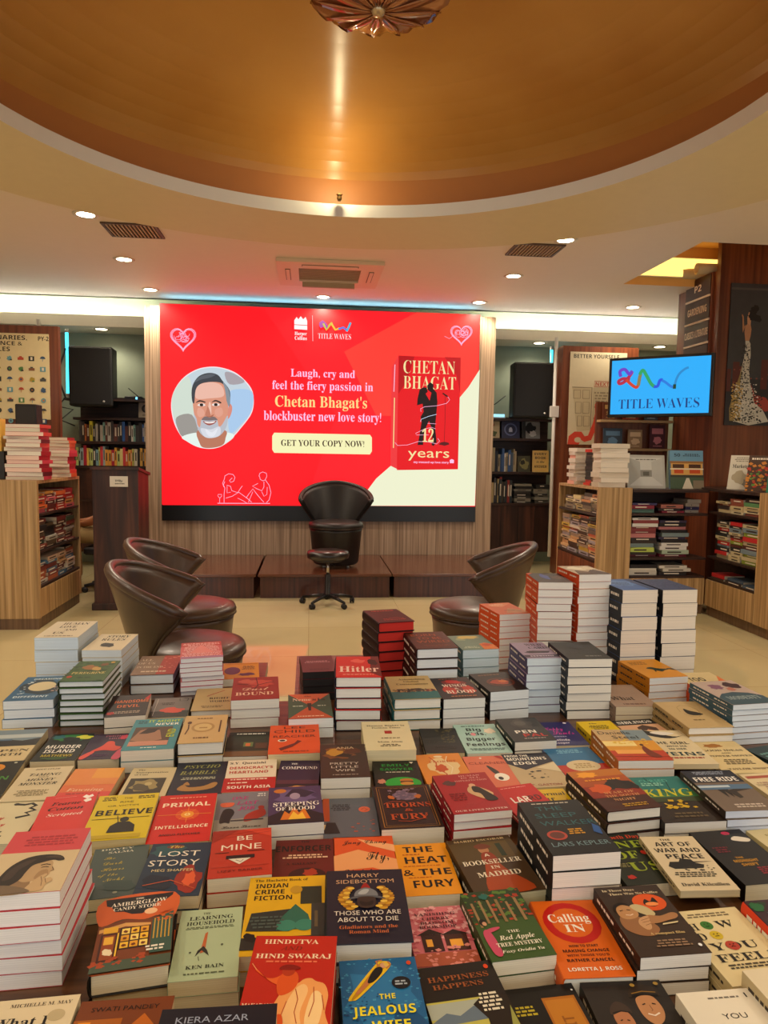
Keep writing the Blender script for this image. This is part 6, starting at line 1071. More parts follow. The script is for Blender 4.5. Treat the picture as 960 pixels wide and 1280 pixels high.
'onelast': ('grey book with magenta letters, a suited man and a red lounger','grey suited man book',0,'8f8d96','74727a','cdbf9a',[('r',0,.0,1,.3,'aaa59c'),('t','ONE',.46,.84,.32,.085,'c83a8c','ital'),('t','LAST',.60,.70,.42,.085,'c83a8c','ital'),('t','JOB',.58,.56,.32,.085,'c83a8c','ital'),('q',[(.10,.22),(.12,.44),(.18,.56),(.3,.56),(.36,.46),(.3,.3),(.28,.2),(.2,.22)],'1c1c22'),('e',.2,.66,.07,.05,'d87858'),('q',[(.1,.72),(.34,.72),(.3,.62),(.12,.62)],'e07a58'),('q',[(.55,.22),(.58,.38),(.8,.5),(.92,.5),(.94,.36),(.76,.26)],'b8402c'),('e',.86,.55,.06,.05,'b8402c'),('r',.3,.24,.9,.27,'4a4850'),('ln',.78,.84,.97,.95,2,'dcd8d8'),('t','Hanna Sharma',.5,.10,.7,.06,'2a282c','script')]),
'steep': ('violet book with a hatted figure above flames on a pair of paperbacks','violet flame book',0,'5a4870','44365a','e2ddd4',[('b',.5,.72,.4,.22,'7c6a94',1),('p',[(.3,.72),(.45,.92),(.62,.92),(.9,.8),(.7,.68)],'3c3450'),('e',.5,.72,.1,.09,'b0a0b4'),('e',.22,.88,.12,.06,'d0883c'),('p',[(0,.0),(0,.2),(.2,.3),(.4,.5),(.6,.5),(.8,.3),(1,.2),(1,0)],'2c2434'),('p',[(.22,.1),(.3,.32),(.38,.24),(.48,.42),(.56,.26),(.66,.38),(.76,.1)],'e08a2c'),('p',[(.36,.1),(.46,.3),(.54,.2),(.62,.28),(.68,.1)],'f4c850'),('t','STEEPING',.52,.50,.86,.1,'f4eee4','serif'),('t','OF BLOOD',.5,.38,.72,.09,'f4eee4','serif')]),
'remain': ('grey blue book with an orange rose and orange spine strip','grey rose book',0,'6f737c','c8622c','cdbb92',[('r',0,.4,.12,1,'c8622c'),('ln',.14,.66,.55,.84,4,'3a3c42'),('e',.78,.68,.11,.075,'d8785a'),('l',[(.72,.68),(.78,.72),(.84,.67),(.78,.64)],.014,'a84a38'),('b',.1,.25,.12,.1,'e0c89a',3),('sp',.5,.1,.95,.45,12,.03,'b86a58',4),('p',[(.0,.1),(.06,.36),(.22,.36),(.3,.1)],'2c2c30')]),
'swans': ('orange and peach book with black brush script title','orange brush script book',0,'e06a30','d05a24','cfbd94',[('p',[(0,.6),(.4,.72),(1,.5),(1,.2),(.6,.35),(0,.3)],'ecb07c'),('p',[(.4,.95),(1,.8),(1,.65),(.6,.8)],'f0b88a'),('t','Jung Chang',.52,.88,.74,.075,'1c1412','script'),('t','Fly,',.70,.58,.36,.16,'1c1412','script'),('t','Wild',.36,.26,.46,.13,'1c1412','script'),('p',[(.0,.0),(.4,.12),(1,.02),(1,0)],'e8905a')]),
'fury': ('mustard yellow book with four lines of huge black capitals','mustard capitals book',0,'e7a41c','d09014','e0d6bc',[('t','THE',.44,.88,.56,.12,'171410','bold'),('t','HEAT',.54,.66,.78,.13,'171410','bold'),('t','& THE',.50,.42,.86,.12,'171410','bold'),('t','FURY',.56,.20,.72,.13,'171410','bold'),('ln',.08,.76,.5,.79,1,'b85a1c'),('ln',.1,.53,.8,.55,1,'b85a1c'),('ln',.1,.31,.6,.33,1,'b85a1c')]),
'thorns': ('dark maroon book with ornate copper lettering inside a gold border','maroon copper book',0,'33191a','28100f','ddd2ba',[('l',[(.06,.04),(.94,.04),(.94,.96),(.06,.96),(.06,.04)],.012,'b88a40'),('l',[(.10,.07),(.90,.07),(.90,.93),(.10,.93),(.10,.07)],.006,'b88a40'),('b',.5,.74,.2,.12,'7a6a80',2),('sp',.26,.64,.74,.9,40,.03,'9a8494',3),('b',.28,.7,.06,.05,'c87a38',4),('b',.74,.7,.06,.05,'c87a38',5),('t','THORNS',.52,.51,.78,.1,'c8602c','serif'),('t','&',.52,.395,.14,.06,'c8602c','serif'),('t','FURY',.5,.25,.62,.12,'c8602c','serif'),('l',[(.16,.57),(.3,.6),(.5,.58)],.012,'c8602c'),('l',[(.3,.16),(.5,.14),(.74,.2),(.8,.28)],.012,'c8602c'),('ln',.2,.9,.85,.92,1,'8a6a40')]),
'pretty': ('brown smoky book with pale spaced capitals and a golden glow','smoky brown book',0,'4a3528','362519','e2dccf',[('b',.4,.72,.36,.2,'8a5a24',1),('b',.3,.74,.18,.12,'c89838',2),('b',.7,.78,.2,.1,'6a3c20',3),('t','ANIA',.54,.88,.4,.07,'d8c0a0','sans'),('p',[(.3,.62),(.5,.72),(.7,.66),(.6,.58)],'3a2416'),('t','PRETTY',.5,.40,.6,.06,'d8d0c4','sans'),('t','LITTLE',.5,.30,.56,.06,'d8d0c4','sans'),('t','WIFE',.5,.20,.4,.06,'d8d0c4','sans'),('ln',.2,.06,.8,.1,1,'a89c90')]),
'burger': ('black book with green letters and a hamburger on a green pool','green hamburger book',0,'191a17','12120f','c9b78c',[('t','EMILY',.5,.84,.62,.085,'2f9a4c','bold'),('t','SAWYER',.5,.70,.72,.085,'2f9a4c','bold'),('ln',.18,.58,.85,.62,1,'e0d8c8'),('e',.58,.24,.38,.19,'28b04c'),('e',.66,.32,.14,.06,'c88a3c'),('r',.53,.24,.79,.30,'6a3a1c'),('e',.66,.22,.14,.05,'d09a4c'),('b',.14,.3,.09,.08,'d89a80',3),('p',[(.8,.94),(.9,.94),(.85,.88)],'e8e0d0')]),
'rights': ('ivory book with a single small red square in the middle','ivory red square book',0,'e2d8b6','d2c69e','d9cca8',[('t','Human Rights in',.5,.84,.8,.045,'4a4434','serif'),('t','Perilous Times',.5,.76,.6,.045,'4a4434','serif'),('r',.45,.55,.6,.65,'b8382a'),('ln',.35,.38,.75,.42,1,'6a6450'),('t','Moin Alam',.52,.27,.5,.04,'4a4434','serif'),('ln',.3,.12,.75,.2,2,'6a6450')]),
'bflower': ('black book with faint golden blossoms between ivory and mint books','black blossom book',0,'1f1f1e','161615','c9b78c',[('sp',.45,.4,.9,.95,50,.035,'7a7048',3),('t','DAIKI',.5,.42,.7,.05,'5a564c','sans'),('ln',.2,.15,.85,.28,2,'4a4640')]),
'florist': ('orange illustrated book with cream vines, half under the crimson book','orange vine book',0,'e09a42','c88434','cfbd94',[('b',.5,.55,.34,.3,'e8cfa0',2),('b',.45,.5,.14,.14,'d06a34',3),('l',[(.3,.9),(.4,.7),(.35,.5),(.5,.3),(.45,.1)],.03,'c8641c'),('l',[(.7,.9),(.6,.7),(.7,.5),(.6,.3)],.02,'f0e0c0'),('t','FLORIST',.55,.72,.6,.06,'c86a2c','serif'),('e',.5,.9,.1,.03,'f0e0c0')]),
'cleaner': ('salmon pink book with a dropped brush and white eye shape','salmon brush book',0,'dd8466','c86e52','bba684',[('e',.42,.93,.03,.02,'f4ece0'),('t','CLEANER',.52,.76,.9,.075,'a04a3c','sans'),('q',[(.46,.64),(.52,.66),(.68,.46),(.58,.38)],'4a4640'),('e',.68,.30,.17,.12,'f4efe4'),('e',.64,.26,.06,.05,'3a3632'),('q',[(.78,.98),(.92,.98),(.96,.86)],'b83c38')]),
'bigkids': ('mint green book with chunky black lettering and a pink splash','mint chunky book',0,'b5d3cc','94b4ac','d8d2c0',[('ln',.1,.9,.8,.95,1,'5a7a74'),('t','Big',.42,.80,.34,.1,'1c2a2a','bold'),('t','Kids,',.42,.645,.46,.1,'1c2a2a','bold'),('e',.36,.63,.06,.05,'e8a0a8'),('b',.78,.74,.14,.1,'e8dcc8',3),('t','Bigger',.48,.46,.66,.1,'1c2a2a','bold'),('t','Feelings',.52,.28,.86,.1,'1c2a2a','bold'),('ln',.1,.08,.9,.16,2,'5a7a74')]),
'penpal': ('black book with white and red capitals below a ghostly face','black ghost face book',0,'262321','1c1917','e4ded2',[('b',.52,.74,.26,.2,'4a4642',2),('e',.5,.76,.14,.1,'625e58'),('t','PEN',.46,.40,.5,.12,'f0ece4','bold'),('t','PAL',.62,.25,.56,.12,'c8402c','bold'),('ln',.2,.1,.9,.15,1,'b8b0a8')]),
'souls': ('deep violet book with bright pink script and white author lines','violet pink script book',0,'352d78','281f60','d0c4a8',[('t','Happy',.36,.70,.56,.13,'d040a8','script'),('t','Souls',.56,.52,.6,.14,'d040a8','script'),('ln',.2,.34,.6,.38,1,'c8c0e0'),('t','Melinda',.34,.22,.46,.07,'e8e4f0','bold'),('t','Cooper',.30,.10,.4,.06,'e8e4f0','bold'),('e',.84,.94,.05,.03,'e8e4f0')]),
'yel2': ('plain yellow book peeping out behind the sunset novel','plain yellow book',0,'e5cb18','c8b010','d0be8c',[('t','The',.4,.88,.24,.05,'3a3410','serif'),('ln',.2,.6,.8,.8,4,'6a6014')]),
'siblings': ('peach book with a black band of white letters and dark haired face','black band face book',0,'dcb494','b89070','d0be9c',[('r',0,.80,1,1,'1c1a1c'),('t','SIBLINGS',.5,.9,.84,.09,'f0ece4','serif'),('e',.58,.48,.22,.18,'d0a080'),('p',[(.3,.4),(.4,.7),(.6,.78),(.84,.66),(.8,.5),(.6,.62),(.42,.5)],'5a3a28'),('p',[(.3,.1),(.4,.3),(.7,.3),(.85,.1)],'3a2a24')]),
'steel': ('sunset novel with looping name and a figure against orange sky, on three copies','sunset novel',0,'d8983c','b87c30','dfdcd6',[('r',0,.62,1,1,'ceb48a'),('r',.55,.55,1,.98,'8fa0a8'),('r',0,.3,1,.62,'e0a83c'),('r',0,.44,.6,.6,'f4e0a0'),('r',0,.0,1,.3,'c8502c'),('r',.1,.2,.7,.32,'f0b868'),('t','Danielle',.38,.88,.62,.10,'2c2620','sans'),('t','Steel',.52,.73,.5,.10,'2c2620','sans'),('sp',.2,.5,.9,.66,30,.03,'e8c850',4),('q',[(.66,.1),(.62,.3),(.70,.44),(.76,.3),(.86,.1)],'8a3c1c'),('e',.69,.47,.035,.03,'5a2814'),('l',[(.0,.12),(1,.1)],.012,'8a2c14')]),
'veins': ('cream book with teal capitals beneath a dark feather shape','cream feather book',0,'e2d5b4','cfc09a','d2c29c',[('q',[(.05,.98),(.3,.98),(.7,.80),(.95,.84),(.6,.74),(.25,.82)],'26282c'),('q',[(.3,.92),(.5,.96),(.8,.9),(.55,.84)],'e8e4dc'),('t','THE GIRL',.5,.60,.74,.075,'3a4446','bold'),('t','WITH ICE',.55,.50,.42,.045,'5a6466','bold'),('t','IN HER',.52,.42,.36,.045,'5a6466','bold'),('t','VEINS',.5,.28,.86,.1,'2c5660','bold'),('ln',.05,.14,.9,.2,1,'b8503c')]),
'ideas': ('cream book with small spaced brown capitals and a tan shell','cream shell book',0,'e0cfa2','ccb888','d2c096',[('b',.42,.86,.2,.07,'b8843c',3),('t','GOOD IDEAS',.5,.70,.82,.055,'3c3020','serif'),('t','AND',.5,.61,.2,.035,'3c3020','serif'),('t','POWER MOVES',.52,.52,.86,.05,'3c3020','serif'),('ln',.2,.25,.85,.42,4,'6a5838'),('t','TAYLOR SWIFT',.55,.12,.8,.05,'6a4a28','serif')]),
'teal': ('dark teal book lying at the very edge of the table','dark teal edge book',0,'1d4448','143236','b8b29a',[('ln',.1,.6,.8,.8,2,'7aa8a4'),('b',.5,.3,.3,.2,'2c5c60',3)]),
'free': ('grey seascape book with condensed white capitals on blue edged copies','seascape capitals book',0,'8a7a6c','4c4038','cfd6e4',[('r',0,.68,1,1,'2c3244'),('r',0,.5,1,.62,'6a88a4'),('r',0,.55,.6,.6,'c8d4dc'),('ln',.15,.88,.85,.97,3,'a8b0c0'),('t','FREE RIDE',.5,.76,.84,.11,'f2f0ea','bold'),('p',[(.3,.5),(.36,.3),(.4,.46),(.46,.3),(.5,.5)],'3a3634'),('p',[(.44,.46),(.54,.28),(.62,.3),(.62,.44),(.95,.5),(.6,.5)],'4a423c'),('ln',.2,.06,.9,.16,2,'d8ccc0')]),
'cal': ('pale cream book with thin red stripe running off the table side','pale stripe book',0,'e2d3b0','cdbc94','d2c29c',[('r',.05,.88,.7,.94,'b86a54'),('r',.05,.7,.4,.75,'c8b898'),('t','CALM',.5,.44,.7,.1,'2c2620','serif'),('ln',.1,.6,.6,.8,4,'b89a88')]),
'king': ('teal to brown book with yellow brushed capitals and gold dashes','teal yellow brush book',0,'3a2c22','2c2018','dcd6ca',[('r',0,.62,1,1,'2f8a86'),('r',0,.5,1,.64,'4c8a5c'),('r',0,.42,1,.52,'4a5a38'),('t','CURSED',.48,.90,.5,.06,'7ac8b8','sans'),('ln',.2,.78,.6,.86,2,'a8d8c8'),('t','KING',.52,.62,.86,.16,'d8d030','ital'),('sp',.3,.28,.8,.48,16,.045,'d8b828',9),('ln',.25,.08,.8,.2,2,'7a6a50'),('l',[(.36,.98),(.5,.6)],.014,'1c4a4c'),('l',[(.7,.9),(.6,.62)],.012,'1c4a4c')]),
'fire': ('fiery orange hardback with riders in smoke on black bound copies','fiery riders book',1,'5a2c14','2c1a12','e6e0d2',[('r',0,.80,1,1,'c8821c'),('r',0,.56,1,.82,'b8621c'),('r',0,.3,1,.58,'a03c18'),('b',.3,.88,.2,.08,'f0b030',1),('b',.7,.6,.24,.14,'3a2216',2),('b',.5,.56,.14,.1,'2c1810',3),('b',.9,.55,.12,.12,'2c1810',4),('b',.3,.5,.2,.12,'d86a20',5),('t','STAR OF',.55,.40,.56,.05,'d8a878','serif'),('t','THE SOUTH',.55,.32,.62,.05,'d8a878','serif'),('t','NIGHT',.52,.23,.4,.05,'d8a878','serif'),('ln',.3,.06,.9,.14,2,'c8a030'),('ln',.1,.7,.9,.76,1,'e8a83c')]),
'sleep': ('thick black novel with sea green capitals and a red warning badge','thick sea green capitals novel',0,'26272a','1c1d22','e8dfd0',[('ln',.12,.93,.9,.96,1,'d8d0c0'),('t','THE',.42,.84,.42,.08,'3f7c80','sans'),('t','SLEEP',.46,.70,.66,.085,'3f7c80','sans'),('t','WALKER',.56,.55,.86,.085,'3f7c80','sans'),('e',.26,.33,.15,.085,'c05a48'),('e',.26,.33,.11,.06,'7a4840'),('ln',.44,.33,.72,.44,3,'d8a838'),('p',[(.8,.6),(.9,.5),(.84,.36),(.94,.3),(.98,.44)],'3c6ca8'),('t','LARS KEPLER',.52,.17,.86,.07,'8aa4a8','sans')]),
'oneofus': ('dark green book with orange name and huge lime serif words','lime serif words book',0,'24301f','1a2416','d8ceb2',[('t','Elizabeth Day',.5,.92,.96,.07,'d8582c','serif'),('t','ONE',.5,.76,.84,.14,'a8b838','serif'),('t','OF',.42,.55,.5,.14,'a8b838','serif'),('t','US',.62,.32,.6,.16,'a8b838','serif'),('e',.8,.58,.06,.04,'c83c2c'),('ln',.1,.32,.35,.4,3,'a8a070'),('b',.2,.14,.08,.04,'c83c2c',3)]),
'artwar': ('cream book with stacked black capitals over a tank silhouette','cream tank book',0,'dccdb0','c4b48e','cfc09c',[('t','THE',.42,.93,.2,.035,'221e1a','bold'),('t','ART OF',.5,.84,.66,.08,'221e1a','bold'),('t','WAR AND',.5,.72,.82,.08,'221e1a','bold'),('t','PEACE',.54,.60,.66,.085,'221e1a','bold'),('p',[(.12,.42),(.2,.5),(.36,.5),(.42,.56),(.6,.54),(.62,.5),(.96,.5),(.62,.48),(.76,.44),(.7,.38),(.2,.37)],'2a2824'),('sp',.2,.34,.9,.42,14,.03,'3a3832',3),('ln',.08,.22,.9,.32,3,'4a4438'),('t','David Kilcullen',.5,.10,.8,.05,'2a2620','serif')]),
'midnight': ('black book with a white hand holding a pink flower and yellow lines','black hand and flower book',0,'221e20','181416','d4c8a8',[('e',.64,.93,.08,.035,'c83c6c'),('q',[(.62,.80),(.74,.86),(.96,.80),(.9,.74),(.72,.76)],'e4ddd0'),('l',[(.7,.84),(.64,.93)],.012,'4a6a4a'),('t','THE',.40,.46,.14,.03,'d8a838','bold'),('t','MIDNIGHT',.46,.40,.44,.045,'d8a838','bold'),('t','SHIFT',.46,.33,.3,.045,'d8a838','bold'),('ln',.5,.15,.8,.28,4,'a83048'),('ln',.1,.56,.4,.68,3,'8a2c40')]),
'creamr2': ('blank cream book behind the black hand and flower book','blank cream book',0,'ddd0a8','c8ba90','cfc09a',[('r',.4,.3,.8,.5,'f0dca0'),('ln',.2,.7,.8,.9,3,'b8a878')]),
'abnormal': ('lemon yellow book with brown serif words beside the thick black novel','lemon serif words book',0,'e2c320','ccac18','d0be8c',[('t','abnormal',.5,.86,.9,.09,'5a4a14','serif'),('t','self',.42,.70,.44,.09,'5a4a14','serif'),('p',[(.8,.5),(.9,.72),(.96,.5)],'b88a2c'),('ln',.1,.4,.5,.5,2,'8a7418')]),
'larrd': ('scarlet book with white and black mixed letters under the crimson stack','scarlet mixed letters book',0,'cc2422','b01c1c','e0d8c8',[('ln',.15,.92,.85,.95,1,'f0b0a8'),('t','LAR',.42,.58,.42,.16,'f4eee6','bold'),('t','RD',.76,.58,.28,.15,'6a1414','bold'),('p',[(.2,.3),(.4,.4),(.5,.3)],'f4eee6'),('p',[(.6,.3),(.8,.4),(.95,.28)],'f4eee6')]),
'redhum': ('crimson book with a seated figure in black at its centre on white paperbacks','crimson seated figure book',0,'b32a34','9a2230','e4dfd6',[('b',.22,.76,.12,.07,'6a4848',2),('t','HUMAN',.66,.93,.4,.04,'e0b0a8','serif'),('t','IN ALL',.66,.87,.36,.04,'e0b0a8','serif'),('t','IMPERFECTION',.64,.80,.6,.035,'e0b0a8','serif'),('q',[(.46,.5),(.6,.66),(.88,.44),(.7,.3)],'d8b890'),('e',.6,.66,.06,.05,'e0b898'),('q',[(.56,.50),(.58,.63),(.68,.62),(.78,.50),(.9,.28),(.7,.26),(.66,.44)],'3a2e28'),('ln',.1,.3,.4,.5,4,'8a2028'),('t','OUR LIVES MATTER',.5,.06,.9,.035,'e8d0c8','serif')]),
'madrid': ('brown gold book with a woman in an orange gown and white letters','orange gown book',0,'5a4426','42321c','bfb48c',[('r',0,.55,1,.92,'6a5428'),('r',.5,.6,.9,.9,'7c6430'),('q',[(.25,.05),(.32,.36),(.42,.56),(.56,.56),(.66,.36),(.88,.04)],'b85a24'),('e',.48,.76,.08,.07,'c8946c'),('q',[(.36,.84),(.5,.88),(.62,.82),(.54,.78),(.42,.78)],'8a4a2c'),('q',[(.38,.54),(.42,.70),(.56,.70),(.6,.54)],'a8481c'),('r',.7,.62,.78,.86,'3c4a2c'),('t','MARIO ESCOBAR',.5,.95,.8,.035,'d8c098','serif'),('t','A',.48,.66,.08,.05,'f2e8d4','bold'),('t','BOOKSELLER',.5,.54,.88,.075,'f2e8d4','serif'),('t','IN',.5,.44,.14,.05,'f2e8d4','serif'),('t','MADRID',.5,.33,.64,.08,'f2e8d4','serif')]),
'mount': ('snow slope book with tiny climbers below a navy band of white letters','snow climbers book',0,'cbb894','b8a480','cbb98e',[('p',[(0,1),(1,1),(1,.72),(.6,.6),(.3,.5),(0,.7)],'26223c'),('t','FROM THE',.3,.93,.5,.06,'f0ece0','bold'),('t',"MOUNTAIN'S",.48,.83,.84,.085,'f0ece0','bold'),('t','EDGE',.38,.70,.48,.085,'f0ece0','bold'),('p',[(.55,.55),(1,.7),(1,.4)],'e2d4b4'),('sp',.2,.25,.7,.48,10,.035,'2c2824',3),('t','P. GASTON',.5,.07,.6,.05,'a84a3c','sans')]),
'bluered': ('blue over red book with a big cream oval in the middle','blue red oval book',0,'c8442c','2c6a94','d4c8a8',[('r',0,.46,1,1,'3c82ac'),('ln',.2,.82,.8,.94,3,'8ac0d8'),('e',.52,.42,.34,.17,'dfd0ac'),('ln',.3,.34,.74,.5,3,'b8a070')]),
'plate': ('tan hardback with old cutlery drawn around a dinner plate','tan cutlery book',1,'d3b785','2a221a','e2dfd6',[('e',.48,.54,.26,.18,'bfa06c'),('e',.48,.54,.2,.13,'d8c08c'),('r',.4,.5,.58,.54,'b8945c'),('l',[(.12,.3),(.16,.5),(.14,.66)],.03,'6a4a2c'),('e',.15,.72,.05,.05,'6a4a2c'),('l',[(.86,.34),(.86,.78)],.035,'6a4a2c'),('ln',.3,.12,.7,.2,1,'8a6a40'),('ln',.3,.84,.65,.9,1,'8a6a40')]),
'redpen': ('tan hardback with a red pen stroke beside the cutlery book','tan red pen book',1,'c9b184','2c241a','dedace',[('l',[(.32,.62),(.5,.74),(.74,.88)],.03,'b83c28'),('t','RIGHT',.64,.52,.5,.08,'4a3c28','serif'),('t','WORDS',.66,.38,.5,.08,'4a3c28','serif'),('ln',.2,.1,.8,.2,2,'8a744c')]),
'ghost': ('grey book with a coral ink blot and rounded black line','grey coral blot book',0,'8a807c','5a544f','cfc3a4',[('r',0,.0,1,.3,'3c403a'),('b',.54,.34,.32,.14,'d8604c',2),('l',[(.68,.94),(.7,.8),(.9,.8),(.92,.92),(.8,.96)],.02,'2c2420'),('l',[(.1,.1),(.1,.95)],.01,'d8d0c4'),('ln',.2,.6,.6,.75,2,'5c5450')]),
'might': ('turquoise book with a photo of a reclining woman and lime side title','turquoise photo book',0,'4a9aa4','3a7c86','d9d2c2',[('ln',.06,.84,.3,.95,2,'2c5c64'),('t','IT MIGHT',.62,.92,.66,.075,'c8d84c','bold'),('t','NEVER',.70,.81,.48,.07,'f0f0e4','bold'),('r',.08,.12,.84,.72,'6a5444'),('p',[(.08,.3),(.2,.62),(.4,.68),(.6,.6),(.7,.3),(.4,.22)],'b08a70'),('p',[(.2,.5),(.34,.68),(.58,.66),(.5,.54),(.36,.5)],'3a2a24'),('r',.08,.12,.84,.26,'d09a84'),('t','END',.84,.5,.42,.10,'c8d030','bold',90),('ln',.3,.04,.7,.08,1,'e0e8e0')]),
'handsome': ('black book with orange condensed capitals, a scarlet flash at its corner','black orange capitals book',0,'261a1a','1a1212','d8cfbe',[('p',[(.86,.78),(1,1),(.98,.7)],'c8342c'),('t','HANDSOME',.55,.68,.86,.13,'d87a2c','bold'),('t','DEVIL',.5,.46,.56,.12,'d87a2c','bold'),('ln',.1,.12,.9,.24,2,'b0a090'),('b',.12,.16,.1,.07,'b83830',3)]),
'island': ('black book with white capitals beneath a green eyed storm','green storm island book',0,'1a231c','121814','cdbd98',[('b',.55,.84,.46,.14,'3c8a4c',1),('b',.8,.86,.2,.08,'d8d84c',2),('b',.2,.88,.16,.08,'2c7a80',3),('b',.55,.78,.24,.1,'161c18',4),('t','MURDER',.5,.50,.8,.12,'f0ece4','bold'),('t','ISLAND',.48,.34,.7,.12,'f0ece4','bold'),('t','MATHEWS',.5,.18,.7,.08,'c8b83c','bold'),('b',.5,.08,.3,.05,'4a6a34',5)]),
'coral': ('purple book with a coral pink reclining face','purple coral face book',0,'42244a','30183a','cdbd9c',[('t','TWISTED',.6,.90,.5,.06,'c88a9a','serif'),('t','LOVE',.62,.80,.3,.06,'c88a9a','serif'),('q',[(.2,.3),(.4,.5),(.5,.68),(.66,.66),(.74,.5),(.9,.44),(.8,.3),(.5,.34)],'e0604c'),('b',.86,.84,.12,.1,'d8506c',3),('q',[(0,.1),(.2,.3),(.3,.26),(.1,.02)],'e0685c'),('q',[(.8,.0),(.86,.3),(1,.4),(1,0)],'d8607a'),('ln',.2,.1,.75,.2,2,'6a3c6a')]),
'snow': ('book with a painted snowy shore above and cream title panel below','snowy shore book',0,'d8c8a0','6a6c60','cfbf9a',[('r',0,.46,1,1,'8a9aa4'),('r',0,.72,1,.84,'c0c8c8'),('p',[(0,.46),(0,.62),(.4,.68),(.7,.62),(1,.7),(1,.46)],'3c3c3c'),('r',0,.64,.5,.68,'5c7a94'),('t','OPEN',.6,.32,.7,.07,'5a5038','serif'),('t','EARTH',.58,.2,.6,.07,'5a5038','serif')]),
'yelcirc': ('black book with an orange disc and green lettering at the table side','orange disc book',0,'23241c','181812','cbb98e',[('e',.5,.82,.22,.12,'d8982c'),('e',.5,.82,.14,.07,'b8741c'),('t','GREEN',.55,.52,.7,.1,'5a9a48','bold'),('t','GOLD',.5,.36,.5,.1,'5a9a48','bold'),('e',.86,.94,.03,.02,'c8c8b8')]),
'psycho': ('navy book with slanted olive letters and a sleepy tan cat','navy cat book',0,'222c42','181f30','cdbf9c',[('t','PSYCHO',.5,.85,.72,.1,'a8a868','ital'),('t','BABBLE',.46,.66,.72,.11,'a8a868','ital'),('ln',.1,.44,.9,.52,2,'c8c8b0'),('q',[(.15,.16),(.24,.30),(.36,.22),(.62,.24),(.8,.34),(.88,.3),(.78,.16),(.4,.1)],'b89058'),('q',[(.24,.30),(.3,.38),(.36,.28)],'b89058')]),
'democ': ('half white half red political book with bold red and white lines','half white half red book',0,'e8dcc8','d8ccb4','cdbf9c',[('r',0,.0,1,.42,'c42c20'),('t','S.Y. Quraishi',.42,.9,.72,.07,'221c18','serif'),('t',"DEMOCRACY'S",.5,.74,.86,.08,'c43020','bold'),('t','HEARTLAND',.46,.60,.76,.08,'c43020','bold'),('ln',.06,.34,.9,.40,1,'f0d8c8'),('ln',.06,.24,.5,.30,1,'f0d8c8'),('t','SOUTH ASIA',.5,.14,.82,.08,'f4e8dc','bold')]),
'compound': ('plum sky book with yellow spine and small golden light','plum sky book',0,'3a2850','d8b81c','d0c4ac',[('r',0,.0,1,.25,'2c1c34'),('r',0,.22,1,.34,'6a3c50'),('t','THE',.36,.88,.16,.05,'f0ece8','serif'),('t','COMPOUND',.5,.74,.86,.09,'f0ece8','serif'),('p',[(.3,.12),(.5,.16),(.8,.14),(.66,.08)],'c88a38'),('e',.5,.13,.1,.03,'e8b050')]),
'child': ('flat orange book with black letters and a white price dot','flat orange dot book',0,'e0661c','c85614','cfbd94',[('t','LEE',.5,.90,.44,.07,'6a2c14','sans'),('t','CHILD',.5,.76,.84,.1,'6a2c14','sans'),('t','REACHER',.5,.58,.84,.075,'6a2c14','sans'),('e',.26,.44,.09,.045,'f0e8d8'),('e',.26,.44,.06,.03,'3a1c10'),('p',[(.2,.18),(.5,.34),(.56,.44),(.64,.4),(.46,.22),(.24,.1)],'7a2c14'),('ln',.2,.04,.85,.1,1,'a84a18')]),
'darkland': ('dark green landscape book with a small lit window','dark lit window book',0,'37402e','2a3022','ddd6c6',[('r',0,.0,1,.2,'8a6a48'),('r',0,.85,1,1,'1c1c1c'),('ln',.15,.88,.9,.96,1,'d8d8d0'),('r',.4,.38,.62,.56,'7a8a5a'),('r',.45,.4,.56,.52,'d8804c'),('r',.68,.3,.96,.52,'6a4a30'),('p',[(0,.3),(.3,.5),(.4,.3)],'2a3a28')]),
'dog': ('red illustrated book with pale looping letters on three thick paperbacks','red looping letters book',0,'a3352a','8a2a22','dfdcd2',[('b',.6,.7,.3,.18,'c85a48',1),('b',.3,.8,.2,.1,'c86a58',2),('l',[(.1,.7),(.5,.6),(.9,.78)],.03,'4a1c18'),('l',[(.5,.98),(.55,.6),(.45,.4)],.02,'5a201c'),('t','Dust',.5,.45,.56,.12,'e8c8b0','script'),('t','BOUND',.48,.25,.8,.13,'e8c8b0','serif')]),
'ganesh': ('golden yellow book with purple shapes behind the red looping letters book','golden purple book',0,'d8992c','b87c20','dfd8c8',[('e',.26,.5,.22,.24,'7a3c68'),('b',.66,.26,.24,.1,'6a3460',3),('ln',.5,.55,.92,.8,4,'7a4a28'),('r',.03,.9,.97,.96,'c88422')]),
'stripes': ('pink and red streaked book on the stack of eight purple edged copies','pink streaked book',0,'d67478','8a4a78','dcdce0',[('r',0,.72,1,1,'c84a44'),('ln',.02,.1,.98,.95,12,'ecc0bc'),('r',0,.0,1,.1,'b88aa8'),('p',[(.2,.3),(.5,.8),(.8,.3)],'e89a94')]),
'brownred': ('half taupe half red book with cream print on two thick copies','taupe red book',1,'96785f','3a2c28','d6dce0',[('r',.58,.0,1,1,'b8402c'),('sp',.6,.3,.98,.95,24,.03,'e0907c',3),('t','ALL',.2,.76,.3,.1,'d8c8b0','serif'),('t','OF US',.24,.58,.4,.1,'d8c8b0','serif'),('t','IN THE END',.36,.38,.6,.09,'d8c8b0','serif'),('ln',.1,.1,.9,.2,1,'d8c8b0')]),
'human': ('white book with scattered black words on the tallest stack at the far corner','white scattered words book',0,'ddd2bc','cfc2a6','ccdbe8',[('t','HUMAN',.55,.84,.62,.13,'4a3428','serif'),('t','LOVE',.45,.64,.4,.12,'4a3428','serif'),('t','AND',.6,.45,.28,.1,'4a3428','serif'),('t','US',.4,.27,.26,.11,'4a3428','serif'),('ln',.1,.06,.9,.12,1,'8a7a60')]),
